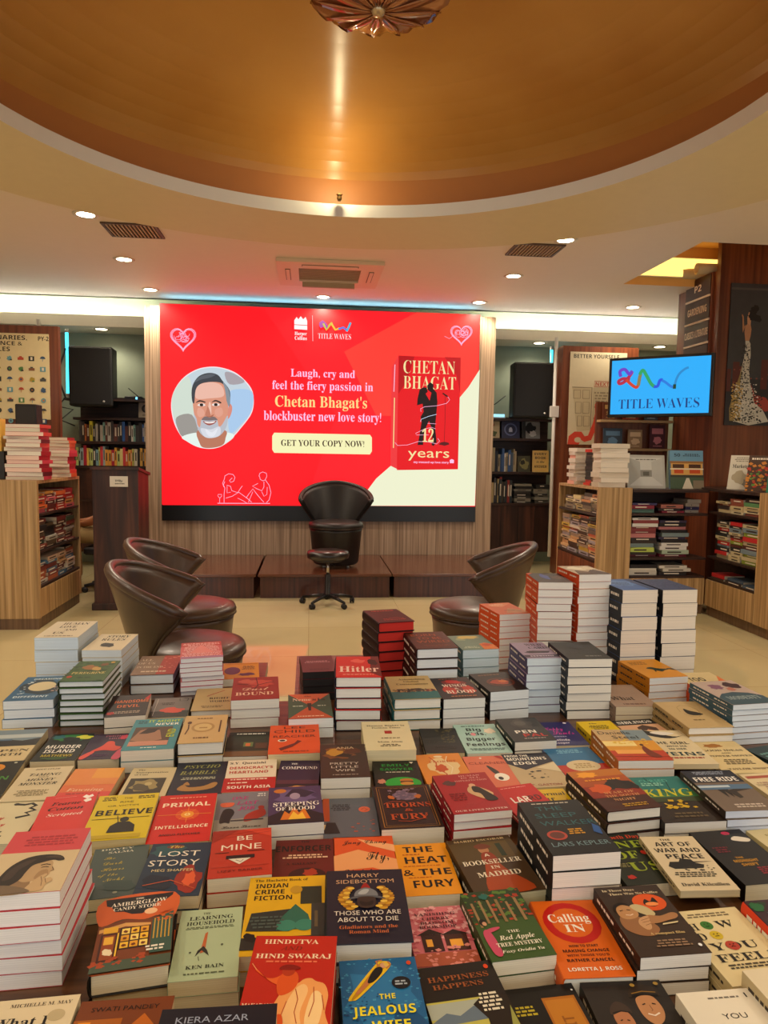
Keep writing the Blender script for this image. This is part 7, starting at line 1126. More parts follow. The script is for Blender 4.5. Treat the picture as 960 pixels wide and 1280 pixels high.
'rules': ('cream book with black words and a dark little animal picture','cream little animal book',0,'ddd0b4','c8ba98','d4dde4',[('t','STORY',.55,.84,.6,.13,'2c2620','serif'),('t','RULES',.5,.64,.62,.13,'2c2620','serif'),('b',.5,.3,.2,.14,'3a3830',4)]),
'pere': ('green leafy book with gold letters on seven hardbacks','green leafy hardback',1,'4a7034','3c4a24','d6dcdf',[('sp',0,0,1,1,50,.06,'36562a',1),('b',.4,.66,.18,.12,'a87838',2),('b',.7,.8,.1,.08,'8a5a2c',3),('b',.6,.58,.12,.1,'c8a860',4),('t','PEREGRINE',.5,.38,.76,.10,'d8c888','serif'),('e',.15,.2,.06,.05,'c84c2c'),('e',.86,.9,.05,.04,'d0a83c')]),
'eye': ('blue book with a large cream disc ringed by white letters','blue cream disc book',0,'41789a','34607c','d8dfe4',[('b',.5,.56,.46,.34,'2c4a5c',2),('e',.52,.56,.28,.2,'dcd0ac'),('t','DREAMING',.5,.88,.6,.06,'dce8ec','bold'),('t','DIFFERENT',.48,.14,.7,.07,'dce8ec','bold'),('sp',.12,.24,.28,.8,14,.03,'dce8ec',3),('sp',.8,.3,.94,.8,12,.03,'e8c8b8',4),('b',.9,.7,.06,.08,'d89a84',5)]),
'maroon': ('dusky maroon book with grey letters on black edged copies','dusky maroon book',0,'74323c','4a2228','1d1a1c',[('ln',.08,.55,.92,.68,2,'c89aa0'),('sp',.05,.7,.95,.98,20,.03,'8a424a',2),('ln',.1,.1,.9,.2,1,'5a2830')]),
'hitler': ('scarlet biography with one heavy white word on five thick hardbacks','scarlet one word hardback',1,'d63c33','1d2238','dfdfd8',[('p',[(.76,.2),(1,.0),(1,1),(.82,1)],'7a2a24'),('b',.5,.76,.16,.1,'e8786c',2),('b',.84,.7,.12,.16,'2c1c1c',4),('ln',.1,.08,.9,.14,1,'f0b0a0'),('t','Hitler',.52,.36,.88,.26,'f4d8cc','serif')]),
'nemesis': ('green and orange book made of four triangles','four triangles book',0,'2f6b57','8a3c24','dde3e4',[('p',[(0,1),(1,1),(.5,.5)],'d8744a'),('p',[(0,0),(1,0),(.5,.5)],'c8663c'),('t','The',.46,.90,.18,.05,'2c1810','serif'),('t','Neme',.32,.76,.44,.11,'f0d8c4','serif'),('t','sis',.72,.76,.3,.11,'3a1c14','serif'),('p',[(.44,.6),(.54,.6),(.52,.3),(.46,.3)],'1c2c24'),('ln',.1,.46,.35,.52,1,'c8d8c8'),('ln',.66,.46,.9,.52,1,'c8d8c8'),('ln',.15,.06,.85,.11,1,'f0d0b8')]),
'rededge': ('dark maroon hardback with red page edges on top of its stack','red edged maroon hardback',1,'4a1c20','3a1418','c22a20',[('l',[(.05,.93),(.95,.95)],.03,'8a3a34'),('ln',.1,.84,.95,.92,1,'c86a58'),('ln',.2,.14,.9,.3,2,'b04a40'),('b',.6,.3,.2,.08,'7a3030',3)]),
'wilkes': ('brown hardback with three rows of copper capitals on white paged copies','copper capitals hardback',1,'5d2f20','2c1712','dfe4e6',[('t','BORN',.42,.80,.62,.13,'b86a3c','sans'),('t','TO BE',.5,.60,.6,.13,'b86a3c','sans'),('t','WIRED',.54,.40,.8,.13,'b86a3c','sans'),('ln',.2,.1,.9,.22,2,'8a5030')]),
'tealor': ('sage book with a golden cloud and orange corner on teal edged copies','sage golden cloud book',0,'7f9a8c','3a7c82','cfe2ea',[('b',.5,.84,.34,.12,'d8c878',1),('b',.26,.7,.14,.08,'a8b89a',4),('p',[(.6,.0),(.62,.36),(.8,.44),(1,.3),(1,.0)],'e08a2c'),('b',.8,.3,.14,.1,'d0601c',3),('ln',.1,.1,.55,.24,2,'c8d4c0')]),
'aston': ('sand and teal hardback with a crowd along its middle','sand and teal crowd hardback',1,'c9b384','1c6a6c','e6e4da',[('r',0,.0,1,.30,'23797a'),('b',.3,.34,.2,.08,'3a2c24',1),('b',.6,.36,.22,.07,'5a4434',2),('b',.85,.34,.14,.06,'8a3c2c',3),('sp',.08,.28,.95,.42,40,.03,'c8a878',4),('sp',.08,.28,.95,.42,26,.03,'2c2a2c',6),('t','Astonishing',.58,.84,.6,.07,'7a6a44','serif'),('t','Global',.54,.73,.34,.06,'7a6a44','serif'),('t','Conversations',.54,.62,.7,.07,'7a6a44','serif')]),
'wings': ('dark brown book with red wings behind white gothic words','dark red wings book',0,'33191a','241112','dfe0dc',[('b',.52,.6,.34,.3,'8a2c24',1),('b',.3,.4,.16,.2,'c8442c',2),('b',.78,.4,.16,.2,'c8442c',3),('b',.54,.78,.2,.1,'c8382c',4),('t','WINGS',.5,.60,.6,.12,'f0e4d8','serif'),('t','&',.5,.46,.1,.07,'f0e4d8','serif'),('t','BLOOD',.54,.31,.7,.13,'f0e4d8','serif'),('ln',.15,.9,.8,.94,1,'b87a5c'),('ln',.2,.08,.9,.14,1,'c8885c')]),
'orb': ('black book with an orange red dragon orb below the tall lilac stack','dragon orb book',0,'241714','1a100e','dfe6ea',[('e',.55,.46,.36,.22,'7a3a20'),('e',.55,.46,.3,.18,'4a2014'),('b',.5,.46,.24,.13,'b85028',2),('b',.62,.5,.12,.08,'d8803c',3),('ln',.15,.82,.8,.92,1,'8a6a50')]),
'orange': ('orange book with a pale drawing on the short orange stack','pale drawing orange book',0,'e07a3a','e0621c','e2ded6',[('p',[(.1,.75),(.6,.95),(.95,.9),(.5,.6)],'e89a6c'),('p',[(.3,.1),(.6,.5),(1,.3),(1,.05)],'d8a070'),('l',[(.36,.3),(.6,.36),(.86,.2)],.03,'6a4a38'),('l',[(.45,.24),(.7,.28)],.02,'8a5a40'),('ln',.2,.7,.7,.9,2,'f0c8a8')]),
'orandark': ('dark photo cover with a blue patch on the tall orange spined stack','blue patch orange spine book',0,'3a241e','d8642a','e6e2da',[('r',.0,.0,1,.16,'5a3a2c'),('b',.4,.6,.12,.3,'5a6ab0',2),('b',.75,.5,.2,.2,'6a4838',3),('p',[(.0,.8),(.2,1),(0,1)],'d8642a')]),
'oranphoto': ('white misty photo cover on the tallest orange spined stack','misty photo orange spine book',0,'cfc0a8','d8602a','e6e2da',[('p',[(0,0),(.2,.5),(.5,.3),(.8,.6),(1,.2),(1,0)],'6a5444'),('b',.4,.7,.3,.2,'f0ead8',2),('b',.75,.7,.2,.2,'e8dcc4',3),('b',.3,.25,.2,.14,'8a7058',4)]),
'blueL': ('blue cover on the tall stack of thick white books beside the orange stack','thick blue book',0,'5a7cb4','20242e','ddd2c4',[('b',.4,.6,.4,.3,'7a9ccc',1),('ln',.1,.4,.7,.7,4,'3c5484'),('r',.8,.0,1,1,'4a5a80')]),
'blueR': ('slate blue cover on the tall thick stack at the table corner by the floor','thick slate blue book',0,'535a78','20242e','ddd2c4',[('sp',.05,.2,.95,.9,40,.04,'7a7490',1),('sp',.05,.1,.95,.9,30,.04,'3c4464',2)]),
'lilac': ('lilac book with black letters and line drawing on seven copies','lilac line drawing book',0,'a798b0','5a4a70','d4e2ea',[('t','WILD',.62,.84,.5,.13,'2c2434','serif'),('t','CARD',.66,.64,.56,.12,'2c2434','serif'),('p',[(.1,.36),(.4,.46),(.9,.42),(.8,.32),(.3,.3)],'4a3c50'),('b',.3,.38,.12,.08,'3a3044',3),('r',.0,.06,1,.2,'4a3c5a'),('ln',.1,.08,.9,.18,1,'c8bcd0')]),
'black': ('matt black book with barely visible grey letters on seven copies','matt black grey letters book',0,'232426','17171a','e4e0d6',[('b',.5,.74,.2,.16,'3a4048',2),('t','MIDNIGHT',.5,.5,.6,.08,'4a4c50','serif'),('t','THE RIVER',.5,.36,.7,.09,'4a4c50','serif'),('ln',.4,.12,.9,.2,1,'8a8a88')]),
'must': ('mustard book with a dark green bird on four mustard copies','mustard bird book',0,'dda22c','c88a1c','dfe0e0',[('q',[(.34,.5),(.5,.56),(.66,.46),(.9,.42),(.72,.36),(.6,.3),(.5,.36),(.42,.28),(.46,.42)],'2c4434'),('q',[(.84,.46),(.98,.44),(1,.34),(.9,.38)],'4a4434'),('ln',.1,.7,.6,.9,3,'a87a1c')]),
'what': ('greyish pink book with dark serif word beside the tall white stack','greyish pink word book',0,'b39c8c','97806e','cdbfa2',[('b',.12,.8,.12,.1,'a84a40',2),('t','What',.36,.36,.56,.16,'3a2c24','serif'),('ln',.2,.06,.8,.16,1,'8a6c5c')]),
'creamor': ('cream book with black letters and an orange spine behind the mustard stack','cream orange spine book',0,'e0cfa4','d8642c','d8cdb4',[('t','TOO',.36,.64,.4,.18,'1c1814','bold'),('t','BIG',.46,.36,.5,.2,'1c1814','bold'),('p',[(.8,.5),(1,.8),(1,.4)],'e08a4c')]),
'bird': ('beige hardback with a black bird inside a thin drawn circle','beige bird hardback',1,'cdb68a','b39a6c','e8e4da',[('l',[(.30,.58),(.36,.76),(.5,.84),(.66,.80),(.74,.66),(.70,.48),(.56,.38),(.42,.40),(.32,.5)],.008,'9a8458'),('q',[(.40,.52),(.46,.70),(.54,.62),(.68,.54),(.72,.46),(.5,.44)],'26221c'),('ln',.3,.24,.65,.3,1,'8a744c')]),
'modesty': ('grey blue book with an oval of red and purple art on seven floppy copies','grey blue oval art book',0,'c9b8ae','54707c','dbe3ea',[('p',[(0,0),(0,.3),(.2,.45),(.5,.5),(.8,.44),(1,.3),(1,0)],'4f6b78'),('b',.36,.74,.16,.12,'9a7088',1),('b',.76,.78,.18,.14,'5a3a40',2),('b',.6,.62,.1,.08,'c88a7a',3),('t','MODESTY',.52,.26,.74,.13,'b8c4c4','serif')]),
}
# x, y (metres), turn (degrees), width, length, top height, base height, copies
LAY = {
 'whati': (-0.4957,0.9114,8.44,0.1237,0.188,0.575,0.5,1),
 'swati': (-0.3636,0.9092,6.47,0.1359,0.2066,0.57,0.5,1),
 'kiera': (-0.2071,0.8136,5.31,0.158,0.2402,0.625,0.5908,1),
 'hind': (-0.1337,1.0268,0.85,0.1349,0.205,0.59,0.5,3),
 'jealous': (0.0101,1.0226,6.33,0.1263,0.192,0.56,0.5,2),
 'happ': (0.1452,1.0233,11.09,0.1306,0.1986,0.55,0.5,2),
 'goldb': (0.2762,1.0089,8.98,0.1204,0.183,0.53,0.5,1),
 'soldier': (0.4099,1.0117,3.83,0.135,0.2051,0.53,0.5,1),
 'enough': (0.5436,0.9731,6.75,0.1215,0.1847,0.555,0.5,1),
 'creamr': (0.6626,1.0032,9.01,0.1199,0.1823,0.575,0.5,2),
 'feel': (0.6251,1.1826,8.7,0.1337,0.1871,0.55,0.5,2),
 'flower': (0.7625,1.1813,7.62,0.1323,0.2011,0.57,0.5,2),
 'woman': (0.4886,1.2183,6.79,0.127,0.1902,0.57,0.5,3),
 'calling': (0.3607,1.2107,4.16,0.1247,0.202,0.54,0.5,1),
 'apple': (0.2313,1.2232,10.52,0.1156,0.1873,0.555,0.5,2),
 'cherry': (0.1135,1.2224,7.31,0.1122,0.157,0.53,0.5,1),
 'harry': (-0.021,1.2405,4.36,0.1496,0.2116,0.575,0.5,2),
 'crime': (-0.1699,1.2416,5.32,0.1475,0.2216,0.555,0.5,2),
 'learn': (-0.292,1.1604,8.53,0.11,0.1782,0.555,0.5,2),
 'amber': (-0.4165,1.1584,13.97,0.1234,0.1926,0.575,0.5358,1),
 'portrait': (-0.6078,1.2081,8.66,0.1354,0.1998,0.67,0.5,6),
 'taming': (-0.8878,1.7835,8.56,0.1262,0.19,0.53,0.5,1),
 'fawn': (-0.7515,1.7681,5.65,0.1304,0.2113,0.53,0.5,1),
 'fearne': (-0.7374,1.6045,13.49,0.1194,0.1815,0.546,0.5308,1),
 'interp': (-0.6066,1.8,5.19,0.1179,0.1651,0.53,0.5,1),
 'believe': (-0.5914,1.5685,9.51,0.1389,0.2054,0.56,0.5,2),
 'primal': (-0.4537,1.5856,8.72,0.135,0.2187,0.55,0.5,2),
 'dark': (-0.5284,1.3715,13.15,0.11,0.1782,0.55,0.5,2),
 'lost': (-0.4126,1.3745,5.33,0.126,0.1866,0.555,0.5,2),
 'bemine': (-0.2889,1.4286,9.59,0.1266,0.1772,0.56,0.5,2),
 'enforcer': (-0.1576,1.4424,5.17,0.1285,0.1799,0.53,0.5,1),
 'onelast': (-0.333,1.6566,9.74,0.127,0.188,0.53,0.5,1),
 'steep': (-0.2013,1.6349,8.52,0.1273,0.1782,0.56,0.5,2),
 'remain': (-0.07,1.6354,5.35,0.1288,0.1837,0.53,0.5,1),
 'swans': (-0.0287,1.4549,5.37,0.1339,0.1874,0.53,0.5,1),
 'fury': (0.0998,1.43,6.61,0.1173,0.1847,0.53,0.5,1),
 'thorns': (0.0652,1.6651,6.79,0.1462,0.211,0.545,0.5,1),
 'pretty': (-0.0987,1.881,5.74,0.1293,0.2095,0.56,0.5,2),
 'burger': (0.0479,1.8597,4.41,0.1275,0.1784,0.53,0.5,1),
 'rights': (0.0206,2.0585,4.91,0.146,0.2166,0.56,0.5,2),
 'bflower': (0.1844,2.0991,3.46,0.1144,0.1839,0.53,0.5,1),
 'florist': (0.1761,1.9079,9.0,0.1309,0.1832,0.53,0.5,1),
 'cleaner': (0.3045,1.8935,6.27,0.1181,0.1914,0.53,0.5,1),
 'bigkids': (0.3094,2.1208,5.78,0.1355,0.2195,0.53,0.5,1),
 'penpal': (0.4449,2.1322,9.11,0.1303,0.1842,0.555,0.5,2),
 'souls': (0.5662,2.1669,5.65,0.1134,0.1836,0.53,0.5,1),
 'yel2': (0.7077,2.1865,7.42,0.115,0.1749,0.53,0.5,1),
 'siblings': (0.8458,2.1838,10.9,0.1416,0.2152,0.53,0.5,1),
 'steel': (0.7203,1.989,3.05,0.155,0.217,0.572,0.5,3),
 'veins': (0.8674,2.0412,2.82,0.1489,0.2413,0.546,0.5308,1),
 'ideas': (1.0214,2.0119,4.73,0.152,0.2128,0.53,0.5,1),
 'teal': (1.1766,2.0051,21.51,0.1145,0.1741,0.53,0.5,1),
 'free': (0.8674,1.7125,5.38,0.1362,0.2101,0.575,0.5,4),
 'cal': (1.0843,1.7892,9.07,0.158,0.2402,0.53,0.5,1),
 'king': (0.7244,1.703,5.95,0.1522,0.2289,0.555,0.5,2),
 'fire': (0.5703,1.6867,12.02,0.141,0.2051,0.585,0.5,3),
 'sleep': (0.3886,1.422,8.17,0.1393,0.2101,0.632,0.5,4),
 'oneofus': (0.5504,1.4809,8.24,0.1185,0.1919,0.53,0.5,1),
 'artwar': (0.6517,1.4402,3.14,0.1224,0.1983,0.546,0.5308,1),
 'midnight': (0.7888,1.4786,8.57,0.127,0.2017,0.54,0.5,1),
 'creamr2': (0.9397,1.5172,11.6,0.1265,0.1923,0.53,0.5,1),
 'abnormal': (0.4349,1.699,7.74,0.1131,0.1833,0.53,0.5,1),
 'larrd': (0.3639,1.6912,17.23,0.1145,0.1741,0.546,0.5308,1),
 'redhum': (0.2202,1.6678,10.99,0.1407,0.197,0.58,0.5,4),
 'madrid': (0.24,1.4234,12.04,0.1453,0.2035,0.545,0.5,1),
 'mount': (0.4306,1.9067,7.5,0.1366,0.21,0.53,0.5,1),
 'bluered': (0.5664,1.952,9.21,0.1438,0.208,0.53,0.5,1),
 'plate': (-0.5257,2.0524,8.54,0.1297,0.2102,0.575,0.5,2),
 'redpen': (-0.5873,2.4306,9.02,0.1372,0.2223,0.53,0.5,1),
 'ghost': (-0.7114,2.3437,10.19,0.1239,0.1845,0.53,0.5,1),
 'might': (-0.667,2.032,8.88,0.1424,0.2307,0.565,0.5,2),
 'handsome': (-0.8182,2.2471,13.1,0.1228,0.1989,0.57,0.5,2),
 'island': (-0.923,2.0101,5.89,0.1213,0.1913,0.53,0.5,1),
 'coral': (-0.8044,2.0197,8.57,0.1123,0.1819,0.53,0.5,1),
 'snow': (-1.0899,2.0162,9.58,0.158,0.2317,0.53,0.5,1),
 'yelcirc': (-1.0367,1.7943,12.08,0.1453,0.2209,0.53,0.5,1),
 'psycho': (-0.4811,1.8271,7.3,0.1363,0.1908,0.53,0.5,1),
 'democ': (-0.3482,1.8469,6.98,0.1359,0.1902,0.53,0.5,1),
 'compound': (-0.2195,1.8511,2.76,0.112,0.1814,0.53,0.5,1),
 'child': (-0.2566,2.0587,6.97,0.1492,0.212,0.545,0.5,1),
 'darkland': (-0.3942,2.0511,5.58,0.1256,0.1758,0.53,0.5,1),
 'dog': (-0.4274,2.3615,9.5,0.1555,0.231,0.595,0.5,3),
 'ganesh': (-0.5563,2.7546,10.82,0.1396,0.2043,0.53,0.5,1),
 'stripes': (-0.6862,2.6566,15.1,0.1517,0.2173,0.64,0.5,8),
 'brownred': (-0.861,2.6696,8.47,0.1573,0.2426,0.575,0.5,2),
 'human': (-1.2344,2.7427,6.23,0.158,0.256,0.69,0.5,4),
 'rules': (-1.0595,2.7309,4.22,0.1453,0.2354,0.645,0.5,5),
 'pere': (-0.9821,2.3506,6.6,0.1409,0.2233,0.65,0.5,7),
 'eye': (-1.1522,2.3442,9.44,0.1519,0.2461,0.59,0.5,3),
 'maroon': (-0.2407,2.6172,10.38,0.1246,0.2018,0.605,0.5,4),
 'hitler': (-0.0808,2.3463,3.68,0.1501,0.2286,0.68,0.5,5),
 'nemesis': (-0.2343,2.2808,7.83,0.1412,0.2254,0.565,0.5,2),
 'rededge': (0.0225,2.8616,18.0,0.15,0.225,0.735,0.5,6),
 'wilkes': (0.1833,2.6623,10.02,0.158,0.2382,0.69,0.5,5),
 'tealor': (0.3646,2.8232,11.54,0.1483,0.2156,0.64,0.5,4),
 'aston': (0.1032,2.3656,7.87,0.1573,0.2344,0.605,0.5,3),
 'wings': (0.2545,2.3792,10.03,0.1423,0.2162,0.6,0.5,3),
 'orb': (0.411,2.4532,14.87,0.1422,0.1991,0.6,0.5,3),
 'orange': (0.5258,3.0318,15.0,0.14,0.215,0.735,0.5,9),
 'orandark': (0.6896,2.9301,1.99,0.14,0.215,0.89,0.5,13),
 'oranphoto': (0.8399,2.954,10.0,0.14,0.215,0.92,0.5,14),
 'blueL': (0.994,2.8787,9.0,0.149,0.235,0.876,0.5,7),
 'blueR': (1.1566,2.8931,9.0,0.149,0.235,0.876,0.5,7),
 'lilac': (0.553,2.5248,7.29,0.1257,0.2036,0.695,0.5,7),
 'black': (0.7001,2.4804,5.15,0.1539,0.2201,0.71,0.5,7),
 'must': (1.0173,2.6216,11.52,0.1551,0.2172,0.605,0.5,4),
 'what': (0.855,2.4441,4.0,0.1496,0.2235,0.56,0.5,2),
 'creamor': (1.1907,2.5443,8.0,0.158,0.2212,0.58,0.5,3),
 'bird': (1.0017,2.232,6.03,0.1493,0.2245,0.575,0.5,3),
 'modesty': (1.1548,2.2882,11.0,0.158,0.2212,0.63,0.5,7),
 'snake': (-0.8667,1.5865,7.2,0.1267,0.1901,0.53,0.5,1),
 'ambertwo': (-0.4148,1.1596,12.21,0.1227,0.184,0.535,0.5,1),
}
# ================================================================== BOOK BUILDER
T_TOP = 0.50
def dark(h, k=.8): return ''.join(f'{min(255, int(int(h[i:i+2], 16)*k)):02x}' for i in (0, 2, 4))
def ink(h): return ''.join(f'{int(255*(int(h[i:i+2], 16)/255)**1.30):02x}' for i in (0, 2, 4))
def lum(h): return sum(int(h[i:i+2], 16) for i in (0, 2, 4))/3
def book_meshes(w, l, t, hb, cover, spine, page):
    """cover (boards + spine) and page block, origin at the bottom centre, spine on -x"""
    c = MB(); p = MB(); CM = mat(ink(cover), .45, spec=.3); SM = mat(ink(spine), .45, spec=.3); PM = pages(page)
    x0, x1, y0, y1 = -w/2, w/2, -l/2, l/2
    if hb:
        b, r = .0026, .004
        c.bbox(x0+.002, y0, 0, x1, y1, b, SM, .001); c.bbox(x0+.002, y0, t-b, x1, y1, t, CM, .001)
        n = 6; V = []; F = []
        for y in (y0, y1):
            for rad in (1, .55):
                for i in range(n+1):
                    a = R(90 + 180*i/n); V.append((x0+.004 + .006*rad*math.cos(a) + (0 if rad == 1 else .001), y, t/2 + (t/2 if rad == 1 else t/2-b)*math.sin(a)))
        m = n+1
        for i in range(n):
            F += [(i, i+1, 2*m+i+1, 2*m+i), (m+i, 3*m+i, 3*m+i+1, m+i+1), (i, m+i, m+i+1, i+1), (2*m+i, 2*m+i+1, 3*m+i+1, 3*m+i)]
        c.add(V, F, SM, False)
        p.box(x0+.004, y0+.0035, b, x1-.0035, y1-.0035, t-b, PM)
    else:
        b = .0007
        c.box(x0, y0, 0, x1, y1, b, SM); c.box(x0, y0, t-b, x1, y1, t, CM); c.box(x0, y0, b, x0+b, y1, t-b, SM)
        p.box(x0+b, y0+.0006, b, x1-.0008, y1-.0006, t-b, PM)
    return c, p
def spine_print(w, l, t, spine, parent, hb):
    x = -w/2 - (.0022 if hb else 0)
    A = Art(l, t, lambda u, v, z: (x - z, l/2 - u, v), .0003); ink = 'e8dcc8' if lum(spine) < 120 else '2a2018'
    A.draw([('ln', .08, .28, .50, .72, 1, ink), ('ln', .58, .32, .90, .68, 1, ink)], lambda c: mat(c, .5)); A.build(parent, 'spine_lettering', 'spine_lettering')
ORD = 'first second third fourth fifth sixth seventh eighth ninth tenth eleventh twelfth thirteenth fourteenth'.split()
def copy_book(src, loc, rz, label, skip=()):
    r = src.copy(); COL.objects.link(r); r.location = loc; r.rotation_euler = (0, 0, rz); r['label'] = label
    for ch in src.children:
        if ch.name.split('.')[0] in skip: continue
        c = ch.copy(); COL.objects.link(c); c.parent = r
    return r
rb = random.Random(11)
FOOT = []
for k, (x, y, a, bw, bl, zt_, zb, n) in LAY.items():
    label, short, hb, cover, spine, page, items = BK[k]
    t = (zt_ - zb)/n; g = 'copies of the ' + short
    top = thing('book', label, 'book', (x, y, zt_ - t), R(a), g)
    cm, pm = book_meshes(bw, bl, t - .0004, hb, cover, spine, page)
    cm.build('cover', top); pm.build('page_block', top)
    if x > .12 or k in ('aston',): spine_print(bw, bl, t - .0004, spine, top, hb)
    tz = t - .0004
    A = Art(bw, bl, lambda u, v, z, bw=bw, bl=bl, tz=tz: (u - bw/2, v - bl/2, tz + z))
    A.draw(items, lambda c: mat(ink(c), .46, spec=.3)); A.build(top)
    for i in range(1, n):
        j = 1 if n > 2 else .4
        dx, dy, da = rb.uniform(-.0025, .0025)*j, rb.uniform(-.004, .004)*j, rb.uniform(-1.2, 1.2)*j
        copy_book(top, (x+dx, y+dy, zt_ - t*(i+1)), R(a+da), (f'{ORD[i]} copy from the top in the stack under the {short}' if n > 2 else f'copy lying directly underneath the {short}'), ('cover_print', 'title_lettering'))
    ca, sa = math.cos(R(a)), math.sin(R(a))
    for sx in (-1, 1):
        for sy in (-1, 1): FOOT.append((x + sx*bw/2*ca - sy*bl/2*sa, y + sx*bw/2*sa + sy*bl/2*ca))
# ================================================================== THE DISPLAY TABLE
def hull(P):
    P = sorted(set(P))
    def half(Q):
        h = []
        for p in Q:
            while len(h) >= 2 and (h[-1][0]-h[-2][0])*(p[1]-h[-2][1]) - (h[-1][1]-h[-2][1])*(p[0]-h[-2][0]) <= 0: h.pop()
            h.append(p)
        return h[:-1]
    return half(P) + half(P[::-1])
def table():
    ang = R(6); ca, sa = math.cos(ang), math.sin(ang)
    Q = [(x*ca + y*sa, -x*sa + y*ca) for x, y in FOOT]
    cells = [Q[i:i+4] for i in range(0, len(Q), 4)]
    front, rl, rr_ = [], [], []
    for c in cells:
        cx = sum(p[0] for p in c)/4; cy = sum(p[1] for p in c)/4
        (front if cy < 2.44 else rl if cx < -.15 else rr_).extend(c)
    bb = lambda P: (min(p[0] for p in P) - .015, max(p[0] for p in P) + .015, max(p[1] for p in P) + .015)
    def slab(P, z0, z1, m):
        n = len(P); mb = MB()
        mb.add([(x, y, z0) for x, y in P] + [(x, y, z1) for x, y in P], [tuple(reversed(range(n))), tuple(range(n, 2*n))] + [(i, (i+1) % n, n+(i+1) % n, n+i) for i in range(n)], m); return mb
    fx0, fx1, fy1 = bb(front); fy0 = min(p[1] for p in front) - .015
    H_ = hull(front); cx = sum(p[0] for p in H_)/len(H_); cy = sum(p[1] for p in H_)/len(H_)
    def grow(x, y, e): d = math.hypot(x-cx, y-cy); return (x + (x-cx)/d*e, y + (y-cy)/d*e)
    H2 = [(x, min(y, 2.56)) for x, y in (grow(x, y, .012) for x, y in H_)]
    inset = lambda P, k: [(cx_ + (x-cx_)*k, cy_ + (y-cy_)*k) for cx_, cy_ in [(sum(p[0] for p in P)/len(P), sum(p[1] for p in P)/len(P))] for x, y in P]
    def one(P, label, legs):
        t = thing('display_table', label, 'table', (0, 0, 0), ang, 'dark wood display tables')
        slab(P, .46, .4995, TABLEW).build('table_top', t); slab(inset(P, .93), .34, .46, TABLEW).build('apron', t)
        for px, py in legs:
            mb = MB(); mb.bbox(px-.035, py-.035, 0, px+.035, py+.035, .34, TABLEW, .006); mb.build('leg', t)
    w2, h2 = (fx1-fx0)/2, (fy1-fy0)/2; mx, my = (fx0+fx1)/2, (fy0+fy1)/2
    one(H2, 'long low dark wood display table buried under the front rows of books', [(mx + a*w2*.6, my + b*h2*.5) for a in (-1, 1) for b in (-1, 1)])
    for P, lb in ((rl, 'dark wood table under the far book stacks beside the tub chairs'), (rr_, 'dark wood table under the tallest far book stacks')):
        a, b, c = bb(P); y0 = 2.563
        one([(a, y0), (b, y0), (b, c), (a, c)], lb, [(x, y) for x in (a+.09, b-.09) for y in (y0+.07, c-.07)])
table()
# ================================================================== BOOKS ON AND IN THE CABINETS
def flat_book(x, y, z, w, l, t, face, cover, spine, page, label, group, jit=0):
    """lying book in room coordinates; face: room angle of the spine side"""
    o = thing('book', label, 'book', RM(x, y, z), TH + R(face + 180) + R(jit), group)
    c, p = book_meshes(w, l, t, 0, cover, spine, page); c.build('cover', o); p.build('page_block', o); return o
rs = random.Random(21)
REDS = ['b8283c', 'c83a4c', '8c2034', 'd8566a', 'a83040', 'c8485c', 'b02030', 'd06a58', 'e0584c', '7a2030']
# piles on the cabinet beside the lectern: page ends to the camera, spines to the aisle
def pile(x, y, z0, n, w, l, tr, cols, pgs, lbl, grp, face=0, top=None):
    z = z0
    ts = [rs.uniform(*tr) for _ in range(n)]
    for i, t in enumerate(ts):
        k = n - 1 - i
        c = cols[rs.randrange(len(cols))]; j = rs.uniform(-4, 4)
        flat_book(x + rs.uniform(-.012, .012), y + rs.uniform(-.012, .012), z, w*rs.uniform(.92, 1.05), l*rs.uniform(.92, 1.04), t - .0006, face, c, c, pgs[rs.randrange(len(pgs))],
                  (f'{ORD[k]} book down in the {lbl}' if k else f'topmost book on the {lbl}'), grp, j)
        z += t
PW = ['ddd5c2', 'd0c8b4', 'e2d8c8', 'c8bca8', 'e8c8b8']
pile(-2.175, 5.80, 1.146, 14, .26, .20, (.026, .036), REDS, PW, 'front pile on the cabinet beside the lectern', 'front pile on the lectern side cabinet', 0)
pile(-2.165, 6.42, 1.146, 12, .25, .19, (.024, .034), REDS[3:] + ['c8a070', 'e07848'], PW[1:], 'rear pile on the cabinet beside the lectern', 'rear pile on the lectern side cabinet', 0)
# white piles on the counter wing
WC = ['d8d0c0', 'c8b8a8', '2c2826', 'b8a890', 'e0d8c8', 'a84038']
pile(2.64, 6.06, 1.122, 9, .26, .19, (.034, .046), ['d8d2c4', 'cfc6b4', 'e0dace'], ['ded4c4', 'd2c6b4'], 'white pile at the end of the counter wing', 'near white pile on the counter wing', 180)
pile(2.63, 6.64, 1.122, 10, .24, .19, (.028, .04), ['e2ddd2', 'd8d2c8', 'e8b8a8'], ['cfc2b0', 'd8ccba'], 'white pile at the far end of the counter wing', 'far white pile on the counter wing', 180)
pile(2.66, 6.36, 1.122, 13, .20, .15, (.022, .03), ['2a2422', '3a2c28', 'c8402c', '241e1c', 'b83428'], ['8a7a6c', 'a89888'], 'dark spined pile in the middle of the counter wing', 'dark pile on the counter wing', 180)

